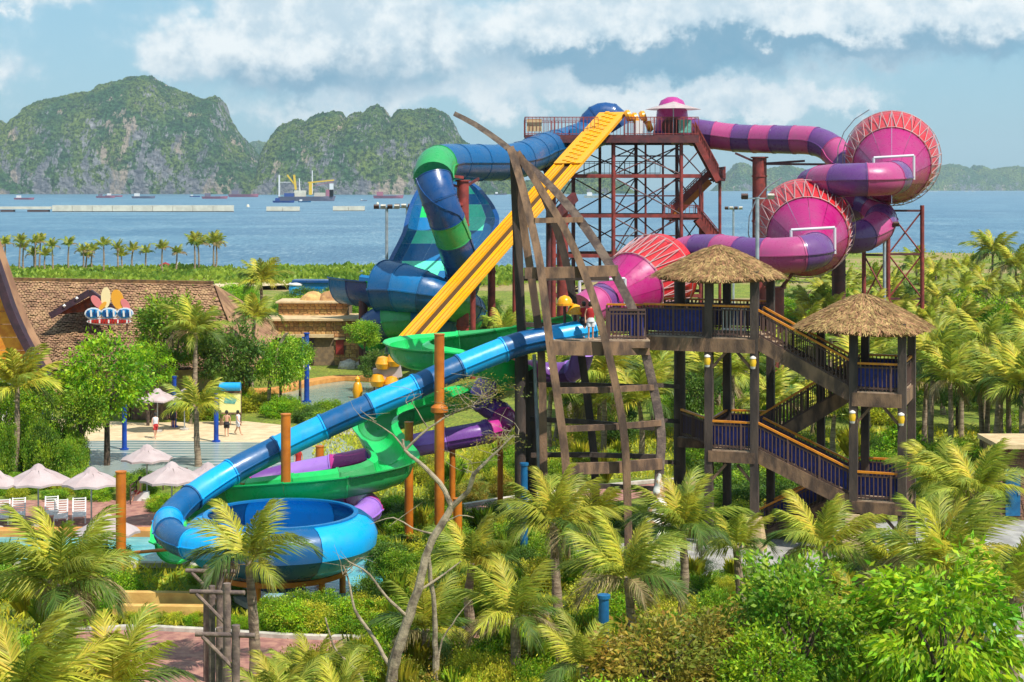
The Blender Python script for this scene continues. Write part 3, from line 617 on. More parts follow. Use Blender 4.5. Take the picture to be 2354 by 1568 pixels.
# ---------------------------------------------------------------- yellow racing slide
def yellow_slide():
    root = thing('racing_slide', 'straight two lane yellow racing slide with ridged top', 'water slide', P(930, 850, 128) * V((1, 1, 0)) if False else (-7.6, 129, 0))
    top, bot = P(1409, 262, 165), P(952, 778, 131); end = P(930, 800, 129.2)
    d = (bot - top); hd = V((d.x, d.y, 0)).normalized(); side = V((-hd.y, hd.x, 0)); side = side if side.x > 0 else -side
    pts = [top + (top - bot).normalized() * -.2, top.lerp(bot, .3), top.lerp(bot, .65), bot, end]
    prof_l = [(-.54, .14), (-.46, .14), (-.44, .03), (.44, .03), (.46, .14), (.54, .14), (.54, -.1), (-.54, -.1)]
    path = catmull(pts, 1.0); fr = frames(path)
    for k, nm in ((-1, 'lane'), (1, 'lane')):
        off = side * (k * .92); L = len(fr); n = 13
        for i in range(n):
            a, b = int(i * (L - 1) / n), int((i + 1) * (L - 1) / n)
            st = [(p + off, side, (side.cross((fr[min(j_ + 1, L - 1)][0] - fr[max(j_ - 1, 0)][0]).normalized())) * 1.0, 1) for j_, (p, r, u, s_) in list(enumerate(fr))[a:b + 1]]
            if st[0][2].z < 0: st = [(p, r, -u, s_) for p, r, u, s_ in st]
            ln = MB().sweep(st, prof_l).build(nm, 'yel', root)
            for a_, w_ in ((-.2, .08), (.2, .05)): MB().sweep([(p + r_ * a_ + u_ * .032, r_, u_, 1) for p, r_, u_, s_ in st], [(-w_ / 2, 0), (w_ / 2, 0), (w_ / 2, .02), (-w_ / 2, .02)]).build('groove', 'groove', ln)
    st = [(p - V((0, 0, .25)), side, V((0, 0, 1)), 1) for p, r, u, s_ in fr]
    MB().sweep(st, [(-.6, -.2), (.6, -.2), (.6, .1), (-.6, .1)]).build('spine_beam', 'groove_d', root)
    a, b = top, top.lerp(bot, .27); dirv = (b - a).normalized(); nrm = side.cross(dirv); nrm = nrm if nrm.z > 0 else -nrm
    for i in range(42):                                                            # humps of the grip mat at the start
        q = a.lerp(b, (i + .5) / 42) + nrm * .24 + side * ((i % 3 - 1) * .55)
        MB().box(q, (.42, .34, .12), Matrix((side, dirv, nrm)).transposed()).build('hump', 'yel', root)
    MB().beam(a + nrm * .16, b + nrm * .16, 2.95, .1, up=nrm).build('start_mat', 'yel', root)
    for t_ in (.35, .55, .75): q = top.lerp(bot, t_); MB().cyl((q.x, q.y, 0), (q.x, q.y, q.z - .5), .24, n=10).build('support_leg', 'steel_red', root, smooth=True)
    rk = thing('raft_rack', 'low steel rack for rafts beside the head of the yellow slide', 'rack', PZ(1466, 164, 21.7))
    for px, py in ((1444, 266), (1460, 272), (1478, 268), (1492, 290)): q = P(px, py, 164.4); MB().cyl((q.x, q.y, 21.7), q, .06, n=6).build('upright', 'galv', rk)
    MB().beam(P(1440, 276, 164.6), P(1496, 284, 164.6), .1, .1).build('crossbar', 'galv', rk)
    for i, (px, py) in enumerate(((1444, 266), (1460, 272), (1478, 268), (1492, 290))):
        o = tag(MB().lathe([(.05, -.3), (.5, -.3), (.62, 0), (.5, .3), (.05, .3)], P(px, py, 163.5 + i * .4), 12, rot=Matrix.Rotation(1.2, 3, 'Y')).build('raft', 'yel_s', smooth=True), 'yellow slide raft stacked on the tower platform', 'raft', 'yellow rafts on the platform')
yellow_slide()

# ---------------------------------------------------------------- pink tube slide with funnels
TUBE = circ(1.42, 22, .1)
def pink_slide():
    root = thing('funnel_slide', 'long pink and purple tube slide linking three pink and red funnels', 'water slide', PZ(1900, 148, 0))
    Mx = ['pinkt', 'purt']
    zp = 21.7
    slide(root, [P(1548, 298, 168), P(1585, 302, 167.5), P(1620, 308, 166.5), P(1700, 318, 165), P(1800, 321, 162), P(1870, 324, 160), P(1912, 342, 158.5), P(1938, 372, 157), P(1975, 395, 155)], TUBE, Mx, 2.3, 'tube_section')
    slide(root, [P(2050, 406, 143.5), P(2058, 408, 140), P(2020, 412, 137.5), P(1950, 414, 138), P(1890, 418, 141), P(1862, 432, 146), P(1890, 452, 152), P(1960, 474, 154), P(2018, 492, 151), P(2020, 520, 147), P(1975, 545, 144.5), P(1930, 545, 144)], TUBE, Mx, 2.6, 'tube_section')
    slide(root, [P(1866, 570, 132), P(1874, 576, 129), P(1840, 584, 127.5), P(1780, 588, 128), P(1710, 586, 130), P(1640, 578, 133), P(1580, 582, 135), P(1540, 600, 135)], TUBE, Mx, 2.5, 'tube_section')
    slide(root, [P(1386, 693, 126.4), P(1366, 702, 125), P(1345, 716, 124.4)], TUBE, ['purt', 'pinkt'], 1.2, 'tube_section')
    def funnel(c, small, R0, R1, back):
        ax = (c - small).normalized(); L1 = (c - small).length; q = ax.to_track_quat('Z', 'Y').to_matrix(); n = 12
        for i in range(n):
            a0, a1 = 2 * math.pi * i / n + .006, 2 * math.pi * (i + 1) / n - .006
            MB().lathe([(1.45, 0), (R0 * .6, L1 * .42), (R0, L1), (R0 + .12, L1), (R0 * .6 + .1, L1 * .42 - .1), (1.5, -.05)], small, 4, a0, a1, q).build('cone_panel', 'hot', root, smooth=True)
            MB().lathe([(R0 + .16, L1 + .02), (R0 + (R1 - R0) * .62, L1 + 1.6), (R1, L1 + 4.0), (R1, L1 + back), (R1 * .94, L1 + back), (R1 * .94, L1 + 4.0), (R0 + .05, L1 + .2)], small, 4, a0, a1, q).build('funnel_panel', 'red', root, smooth=True)
        # lattice truss ring
        def ring(r, h, k): t = 2 * math.pi * k / 30; return small + q @ V((r * math.cos(t), r * math.sin(t), h))
        for k in range(30):
            r_in, r_out, h0, h1 = R0 + .24, R1 + .22, L1 - .1, L1 + 3.6
            pin, pout, nin, nout = ring(r_in, h0, k), ring(r_out, h1, k + .5), ring(r_in, h0, k + 1), ring(r_out, h1, k + 1.5)
            for a, b in ((pin, nin), (pin, pout), (pout, nin), (pout, nout)): MB().cyl(a, b, .04, n=5).build('truss_bar', 'truss', root)
        for k in range(-4, 5):                                                     # outer hoop standing off the rim
            a, b = ring(R1 + .75, L1 + 4.0, k * 1.5 - 2), ring(R1 + .75, L1 + 4.0, (k + 1) * 1.5 - 2); MB().cyl(a, b, .05, n=5).build('hoop_bar', 'galv', root)
        # white guard frame at the mouth
        U = q @ V((0, 1, 0)); S = q @ V((1, 0, 0))
        return ax, U, S
    for c, s_, R0, R1, bk in ((P(2050, 380, 149), P(2050, 408, 143), 3.35, 4.3, 5.6), (P(1856, 545, 137), P(1866, 576, 131.5), 3.25, 4.1, 5.6), (P(1455, 660, 130), P(1388, 694, 126.5), 2.65, 3.25, 4.8)):
        funnel(c, s_, R0, R1, bk)
        f = s_ + V((-.2, -1.6, 0)); w = 1.75
        for a, b in ((f + V((-w, 0, -.2)), f + V((-w, 0, 1.7))), (f + V((-w, 0, 1.7)), f + V((w, 0, 1.9))), (f + V((w, 0, 1.9)), f + V((w, 0, -.2)))): MB().cyl(a, b, .12, n=8).build('guard_frame', 'steel_white', root)
    # supports
    def column(px, D, ztop, r, lab, m='steel_red', cross=None):
        c = thing('support_column', lab, 'column', PZ(px, D, 0))
        MB().cyl(PZ(px, D, 0), PZ(px, D, ztop), r, n=18).build('shaft', m, c, smooth=True)
        MB().cyl(PZ(px, D, ztop - .02), PZ(px, D, ztop + .12), r * 1.25, n=18).build('cap_plate', m, c)
        for z in np.arange(4, ztop, 4.5): MB().cyl(PZ(px, D, z), PZ(px, D, z + .16), r + .07, n=18).build('flange', m, c)
        if cross:
            for (px2, py2, D2) in cross: MB().beam(PZ(px, D, ztop - .6), P(px2, py2, D2), .16, .22).build('arm', 'steel_dark', c)
    column(1746, 162.5, 19.4, .72, 'massive rust red column holding up the highest pink tube', cross=((1690, 352, 163), (1850, 370, 160.5), (1905, 378, 158.5)))
    column(1782, 131, 8.3, .72, 'massive rust red column standing behind the larger thatched roof', cross=((1720, 606, 129.5), (1840, 606, 128.5)))
    column(1928, 146, 10.6, .62, 'dark red column under the purple bend beside the middle funnel', 'steel_dark')
    column(1064, 145, 17.0, .54, 'rust red column beside the dropping blue and green tube', cross=((1100, 411, 148), (1020, 420, 144)))
    column(1130, 152, 9.5, .36, 'slim rust red column standing behind the yellow racing slide')
    column(835, 149, 6.2, .42, 'dark column under the open end of the blue trough', 'steel_dark', cross=((800, 672, 150), (870, 682, 149)))
    # lattice pier on the right
    pier = thing('support_pier', 'slim rust red lattice pier standing among palms', 'pier', PZ(2080, 150, 0))
    xs = [(2042, 149.5), (2120, 149.5), (1986, 150.5)]; tops = [15.2, 14.8, 10.8]
    for (px, D), zt in zip(xs, tops): MB().cyl(PZ(px, D, 0), PZ(px, D, zt), .2, n=10).build('column', 'steel_red', pier, smooth=True)
    for (a, b, zs) in ((0, 1, (14.3, 10.3, 6.2, 2.2)), (2, 0, (10.2, 6.0, 2.0))):
        (pa, Da), (pb, Db) = xs[a], xs[b]
        for z in zs[:-1] if True else zs: MB().beam(PZ(pa, Da, z), PZ(pb, Db, z), .14, .2).build('beam', 'steel_dark', pier)
        for z0, z1 in zip(zs, zs[1:]):
            MB().cyl(PZ(pa, Da - .06, z0), PZ(pb, Db - .06, z1), .08, n=6).build('brace', 'steel_red', pier); MB().cyl(PZ(pa, Da + .08, z1), PZ(pb, Db + .08, z0), .08, n=6).build('brace', 'steel_red', pier)
    # start dome
    st = thing('slide_entrance', 'glossy magenta domed entrance of the pink tube on the tower platform', 'slide entrance', PZ(1545, 166, zp))
    c0 = P(1545, 300, 166.5); MB().lathe([(1.95, -.9), (1.7, .4), (1.55, 1.9), (1.15, 2.75), (.5, 3.1), (.02, 3.15)], (c0.x, c0.y, zp + .9), 22).build('dome', 'mag', st, smooth=True)
    MB().lathe([(1.75, -.2), (1.98, -.2), (1.98, .15), (1.75, .15)], (c0.x, c0.y, zp + .35), 22).build('rim', 'purt', st, smooth=True)
    MB().cyl((c0.x - .1, c0.y - 1.55, zp + 1.0), (c0.x - .3, c0.y - 2.1, zp + .9), 1.0, n=18).build('mouth', 'steel_dark', st, smooth=True)
pink_slide()

# ---------------------------------------------------------------- blue and green wall slide
def blue_wall_slide():
    root = thing('wall_slide', 'blue and green tube slide dropping beside a tall striped blue wall', 'water slide', PZ(1040, 140, 0))
    c = circ(1.7, 24, .1); cd = circ(1.58, 24, .1)
    slide(root, [P(1372, 300, 168), P(1330, 322, 167), P(1290, 334, 165), P(1246, 346, 161), P(1205, 364, 156), P(1160, 373, 153.5), P(1100, 374, 150.5), P(1050, 374, 148), P(1020, 375, 146), P(1000, 384, 144), P(997, 410, 142.4)], c, (lambda i, n: 'green_d' if i == n - 1 else 'blue_d'), 3.2, 'tube_section')
    slide(root, [P(996, 410, 142), P(1004, 440, 141.5), P(1018, 480, 141.5), P(1036, 530, 142.5), P(1052, 580, 144), P(1066, 628, 146.5), P(1062, 655, 149.5)], cd, ['blue_n', 'blue_n', 'green_d', 'blue_n', 'blue_n', 'blue_d', 'blue_n'], 2.0, 'tube_section')
    # the wall
    rows = [(650, 925, 1040, 146.5, 148), (622, 900, 1076, 147, 149.5), (600, 898, 1096, 148, 151), (560, 918, 1120, 150, 153.5), (530, 932, 1136, 151.5, 155.5), (500, 938, 1144, 153, 157.5), (470, 947, 1130, 155, 159), (446, 958, 1112, 156.5, 160), (428, 970, 1096, 158, 160.5), (414, 994, 1074, 159.5, 161)]
    nc = 6; sub = 4
    def wp(r, u):
        i = min(int(r), len(rows) - 2); t = r - i; a = [rows[i][k] * (1 - t) + rows[i + 1][k] * t for k in range(5)]
        De, Dc = a[3], a[4]; k = (1 - abs(2 * u - 1) ** 2.2); D = De + (Dc - De) * k
        return P(a[1] + (a[2] - a[1]) * u, a[0], D)
    us = [0, .13, .37, .63, .87, 1]
    for i in range(len(rows) - 1):
        for j in range(5):
            edge = j in (0, 4); m = 'blue_d' if edge else (('teal', 'blue_m')[(i + (j == 2)) % 2] if j != 2 else ('blue_m', 'teal')[i % 2])
            if j == 1: m = ('teal', 'teal', 'blue_m', 'teal', 'blue_m', 'green', 'blue_m', 'blue_d', 'blue_d')[i]
            if j == 2: m = ('teal', 'teal', 'blue_m', 'teal', 'blue_m', 'teal', 'blue_m', 'blue_d', 'blue_d')[i]
            if j == 3: m = ('blue_m', 'teal', 'blue_m', 'blue_d', 'teal', 'teal', 'blue_m', 'teal', 'blue_m')[i]
            mb = MB(); n = sub
            for q in range(n + 1):
                for p in range(n + 1):
                    w = wp(i + .003 + q / n * .994, us[j] + (us[j + 1] - us[j]) * (.004 + .992 * p / n)); mb.v.append(tuple(w))
            for q in range(n + 1):
                for p in range(n + 1): v = mb.v[q * (n + 1) + p]; mb.v.append((v[0], v[1] + .12, v[2]))
            K = (n + 1) * (n + 1)
            for q in range(n):
                for p in range(n):
                    a = q * (n + 1) + p; mb.f.append((a, a + 1, a + n + 2, a + n + 1)); mb.f.append((K + a + n + 1, K + a + n + 2, K + a + 1, K + a))
            mb.build('wall_panel', m, root, smooth=True)
    for u in (0, 1):
        path = catmull([wp(r * .98, u) for r in range(len(rows))], .6); fr = frames(path)
        MB().sweep([(p, V((1, 0, 0)), V((0, 1, 0)), 1) for p, r, uu, s_ in fr], [(-.2, -.5), (.2, -.5), (.2, .1), (-.2, .1)]).build('wall_rim', 'blue_n', root, smooth=True)
    # trough and return tubes below
    tr = trough(1.9, 2.3, .1, 12, .3)
    slide(root, [P(1000, 668, 152), P(950, 680, 149.5), P(895, 684, 149), P(845, 680, 150), P(790, 672, 152)], tr, ['blue_m', 'blue_d', 'green', 'blue_n'], 2.0, 'trough_section')
    slide(root, [P(888, 662, 146), P(935, 664, 144.6), P(985, 674, 143.8), P(1030, 690, 144.5), P(1062, 704, 147), P(1076, 718, 150.5), P(1052, 730, 153), P(1000, 732, 152)], circ(1.62, 22, .1), (lambda i, n: 'green_d' if i in (3, 6) else 'blue_m' if i % 2 else 'blue_d'), 2.0, 'tube_section', scale=lambda t: 1.0 + .55 * max(0, 1 - t * 3.2))
    slide(root, [P(1080, 730, 150), P(1010, 738, 147), P(940, 734, 145.5), P(890, 738, 145.5), P(862, 752, 146.5), P(856, 775, 148)], circ(1.5, 22, .1), ['green_d', 'blue_m', 'blue_m', 'blue_m', 'green_d', 'blue_n'], 1.8, 'tube_section')
    for px, D, z in ((905, 147, 4.6), (1010, 149, 4.6), (1080, 151, 4.8)): MB().cyl(PZ(px, D, 0), PZ(px, D, z), .3, n=12).build('support_leg', 'steel_dark', root, smooth=True)
    for py in (408, 470, 566): MB().beam(P(1064, py, 144.6), P(1012, py - 6, 142), .2, .24).build('bracket', 'steel_red', root)
    st = thing('slide_entrance', 'dark blue hooded tube entrance on the tower platform', 'slide entrance', PZ(1385, 167, 21.7))
    slide(st, [P(1352, 300, 167.5), P(1358, 278, 167.5), P(1380, 262, 167.5), P(1408, 264, 167.5), P(1428, 292, 167.5)], circ(1.15, 18, .06), ['blue_n'], 1.6, 'hood_section')
blue_wall_slide()

# ---------------------------------------------------------------- timber stair tower with thatched roofs
TA = V((11.04, 73.9, 0)); TU = V((.94, -.34, 0)).normalized(); TV = V((.34, .94, 0)).normalized()
def T(u, v, z=0): return TA + TU * u + TV * v + V((0, 0, z))
GAP = 4.45
def thatch_roof(name, label, c, rx, z_eave, z_top, seed):
    root = thing(name, label, 'thatched roof', (c.x, c.y, z_eave)); r = random.Random(seed)
    ang = math.atan2(TU.y, TU.x)
    def prof(t, a):                                                      # t 0 at the ridge, 1 at the eave; plan between circle and square
        sq = 1 / max(abs(math.cos(a)), abs(math.sin(a))); rr = rx * (.62 + .38 * min(sq, 1.3)); q = t ** .92
        z = z_top + (z_eave - z_top) * (t ** 1.12) + .05 * math.sin(3 * a + seed) * t
        return V((c.x + math.cos(a + ang) * rr * q, c.y + math.sin(a + ang) * rr * q, z))
    n, k = 40, 9; mb = MB()
    for j in range(k + 1):
        for i in range(n): mb.v.append(tuple(prof(.03 + .97 * j / k, 2 * math.pi * i / n)))
    for j in range(k):
        for i in range(n): mb.f.append((j * n + i, j * n + (i + 1) % n, (j + 1) * n + (i + 1) % n, (j + 1) * n + i))
    b0 = len(mb.v)
    for i in range(n): p = prof(1, 2 * math.pi * i / n); mb.v.append((c.x + (p.x - c.x) * .95, c.y + (p.y - c.y) * .95, p.z - .22))
    for i in range(n): mb.f.append((k * n + i, k * n + (i + 1) % n, b0 + (i + 1) % n, b0 + i))
    mb.v.append((c.x, c.y, z_top - .45)); ap = len(mb.v) - 1
    for i in range(n): mb.f.append((b0 + i, b0 + (i + 1) % n, ap))
    mb.f.append(tuple(range(n - 1, -1, -1)))
    mb.build('thatch_base', 'thatch_b', root, smooth=True)
    st = MB()                                                            # loose straw, layer over layer
    for _ in range(9500):
        t = math.sqrt(r.random()) * .98 + .02; a = r.random() * 2 * math.pi; p = prof(t, a); q = prof(min(1.0, t) + .08, a + r.gauss(0, .05)); d = (q - p).normalized()
        out = V((math.cos(a + ang), math.sin(a + ang), 1.1)).normalized(); s_ = d.cross(out).normalized() * r.uniform(.012, .03)
        L = r.uniform(.18, .42); h = r.uniform(.0, .05); p = p + out * h
        if t > .93: d = (d + V((0, 0, -.35 * r.random()))).normalized()
        e = p + d * L + out * r.uniform(-.01, .05)
        st.add([p - s_, p + s_, e + s_ * .6, e - s_ * .6], [(0, 1, 2, 3)])
    st.build('straw', 'thatch', root, kind='stuff')
    return root

def stair_tower():
    root = thing('stair_tower', 'dark timber stair tower with navy panels and orange handrails', 'stair tower', T(2.2, 1.9, 0))
    zt, z1, z2, z3 = 9.6, 7.4, 4.46, 2.57; WD = 3.84
    def post(u, v, z0, z1_, w=.36, m='wood_d'): return MB().beam(T(u, v, z0), T(u, v, z1_), w, w, up=TV).build('post', m, root)
    # posts: (u, v, foot, top)
    for u, v, tp in ((-2.11, 0, 12.5), (0, 0, 12.6), (-2.11, WD, 12.5), (0, WD, 12.5)): post(u, v, 0 if (u, v) != (0, 0) else 1.35, tp)
    for u, v, tp in ((GAP, 0, 10.5), (GAP + 2.12, 0, 10.4), (GAP, WD, 10.4), (GAP + 2.12, WD, 10.3), (GAP - 2.06, WD, 10.2)): post(u, v, 1.7 if (u, v) in ((GAP, 0), (GAP, WD)) else 0, tp)
    MB().cyl(T(-4.45, WD, 0), T(-4.45, WD, 12.4), .3, .27, n=12).build('post', 'wood_d', root, smooth=True)
    # tapered concrete feet
    for u, v, h in ((0, 0, 1.4), (GAP, 0, 1.9), (GAP, WD, 1.9)):
        mb = MB(); vs = []
        for z, w in ((0, .5), (h, .3)): vs += [T(u, v, z) + TU * (a * w) + TV * (b * w) for a, b in ((-1, -1), (1, -1), (1, 1), (-1, 1))]
        mb.add(vs, [(3, 2, 1, 0), (4, 5, 6, 7), (0, 1, 5, 4), (1, 2, 6, 5), (2, 3, 7, 6), (3, 0, 4, 7)]); mb.build('footing', 'concrete', root)
    def deck(poly, z, th=.55, board=True):
        cx = sum((T(*p) for p in poly), V()) / len(poly)
        n = len(poly); vs = [T(u, v, z - .12) for u, v in poly] + [T(u, v, z - .18) for u, v in poly]
        MB().add(vs, [tuple(range(n)), tuple(range(2 * n - 1, n - 1, -1))] + [(i, n + i, n + (i + 1) % n, (i + 1) % n) for i in range(n)]) if False else None
        mb = MB(); mb.add(vs, [tuple(range(n)), tuple(range(2 * n - 1, n - 1, -1))] + [(i, n + i, n + (i + 1) % n, (i + 1) % n) for i in range(n)]); dk = mb.build('deck', 'wood_d', root)
        u0, u1 = min(p[0] for p in poly), max(p[0] for p in poly); v0, v1 = min(p[1] for p in poly), max(p[1] for p in poly); k = int((v1 - v0) / .3)
        if board:
            for i in range(k): vv = v0 + (i + .5) * (v1 - v0) / k; MB().beam(T(u0, vv, z - .075), T(u1, vv, z - .075), (v1 - v0) / k * .93, .06).build('floorboard', 'deck', dk)
        for i in range(n):
            a, b = poly[i], poly[(i + 1) % n]; MB().beam(T(*a, z - .1 - th / 2), T(*b, z - .1 - th / 2), .2, th).build('beam', 'wood', root)
    top = [(-2.11, -.12), (0, -.12), (0, WD), (-2.11, WD)]
    deck([(-5.2, -.12), (.05, -.12), (.05, WD), (-5.2, WD)], zt, .62)
    deck([(GAP - .05, -.12), (GAP + 2.12, -.12), (GAP + 2.12, WD), (GAP - .05, WD)], z1, .6)
    deck([(-2.11, -.12), (.05, -.12), (.05, WD), (-2.11, WD)], z2, .5); deck([(-4.3, WD - .7), (-2.25, WD - .7), (-2.25, WD), (-4.3, WD)], z2, .45, False)
    deck([(GAP - .05, -.12), (GAP + 2.12, -.12), (GAP + 2.12, WD), (GAP - .05, WD)], z3, .5)
    rl = lambda a, b, h=1.25, p='navy', sp=.17, pr=(0, 1): railing(root, a, b, h, sp, 'handrail', 'balu', p, panel=pr)
    rl(T(-2.0, -.05, zt), T(-.1, -.05, zt), 1.4, None); rl(T(-5.2, -.05, zt), T(-2.2, -.05, zt), 1.4, 'navy'); rl(T(-5.2, WD, zt), T(-.1, WD, zt), 1.4, 'navy')
    rl(T(GAP + .15, -.05, z1), T(GAP + 2, -.05, z1), 1.2); rl(T(GAP + 2.1, 0, z1), T(GAP + 2.1, WD, z1), 1.2); rl(T(GAP, WD, z1), T(GAP + 2.1, WD, z1), 1.2)
    rl(T(-2.0, -.05, z2), T(-.1, -.05, z2), 1.25); rl(T(-2.12, .1, z2), T(-2.12, WD, z2), 1.25); rl(T(-4.2, WD - .65, z2), T(-2.3, 0.6, z2), 1.25); rl(T(-2.1, WD, z2), T(0, WD, z2), 1.25)
    rl(T(GAP + .15, -.05, z3), T(GAP + 2, -.05, z3), 1.2); rl(T(GAP + 2.1, 0, z3), T(GAP + 2.1, WD, z3), 1.2); rl(T(GAP, WD, z3), T(GAP + 2.1, WD, z3), 1.2)
    w = TV * 1.5
    fk = dict(str_m='wood', tread_m='deck', rail_m='handrail', bal_m='balu', h=1.2, sp=.19, sh=.62, st=.16)
    flight(root, T(.1, 0, zt), T(GAP - .1, 0, z1), w, panel_m=None, **fk)
    flight(root, T(GAP - .1, 2.3, z1), T(-.2, 2.3, z2), w, panel_m=None, **fk)
    flight(root, T(.1, 0, z2), T(GAP - .1, 0, z3), w, panel_m='navy', near_panel='navy', **fk)
    flight(root, T(GAP - .1, 2.3, z3), T(-.3, 2.3, .02), w, panel_m='navy', **fk)
    # knee braces under the decks
    for u, z in ((-2.11, zt), (GAP, z1), (-2.11, z2), (GAP, z3)):
        for s_, uu in ((1, u), (-1, u + 2.11)): MB().beam(T(uu + s_ * .1, 0, z - 1.5), T(uu + s_ * .8, 0, z - .7), .12, .12).build('knee_brace', 'wood', root)
    for u0, zr in ((-2.11, 12.3), (GAP, 10.2)):                            # roof plates
        for v in (0, WD): MB().beam(T(u0 - .3, v, zr), T(u0 + 2.5, v, zr), .16, .2).build('roof_plate', 'wood_d', root)
    # white gate on the top deck
    g = thing('deck_gate', 'small white slatted gate on the top deck of the stair tower', 'gate', T(-1.05, .35, zt))
    for i in range(7): MB().beam(T(-1.55 + i * .17, .35, zt + .25), T(-1.55 + i * .17, .35, zt + 1.25), .09, .04).build('slat', 'white', g)
    for z in (.3, 1.22): MB().beam(T(-1.62, .39, zt + z), T(-.45, .39, zt + z), .05, .09).build('rail', 'white', g)
    thatch_roof('thatched_roof', 'round straw thatched roof over the highest deck of the stair tower', T(-2.05, 1.9, 0), 2.95, 12.32, 13.75, 3)
    thatch_roof('thatched_roof', 'straw thatched roof over the lower landing of the stair tower', T(GAP + .15, 1.95, 0), 3.0, 10.12, 11.6, 8)
    for (u, z, lab) in ((-2.11, 8.45, 'amber wall lantern below the top deck, on the front left post of the stair tower'), (0, 8.45, 'amber wall lantern below the top deck, on the post above a concrete foot'), (GAP, 6.2, 'amber wall lantern below the lower landing, above a tall concrete foot'), (GAP + 2.12, 6.2, 'amber wall lantern below the lower landing, on its outer corner post')):
        c = T(u, -.36, z); ln = thing('lantern', lab, 'lantern', c)
        MB().lathe([(.02, .34), (.13, .28), (.15, .22)], c, 10).build('cap', 'lamp_w', ln, smooth=True); MB().lathe([(.12, .22), (.16, .05), (.12, -.14)], c, 10).build('glass', 'lamp_y', ln, smooth=True)
        MB().lathe([(.13, -.14), (.1, -.24), (.02, -.26)], c, 10).build('base', 'lamp_w', ln, smooth=True); MB().beam(c + V((0, 0, .12)), c + TV * .2 + V((0, 0, .12)), .05, .05).build('bracket', 'balu', ln)
stair_tower()

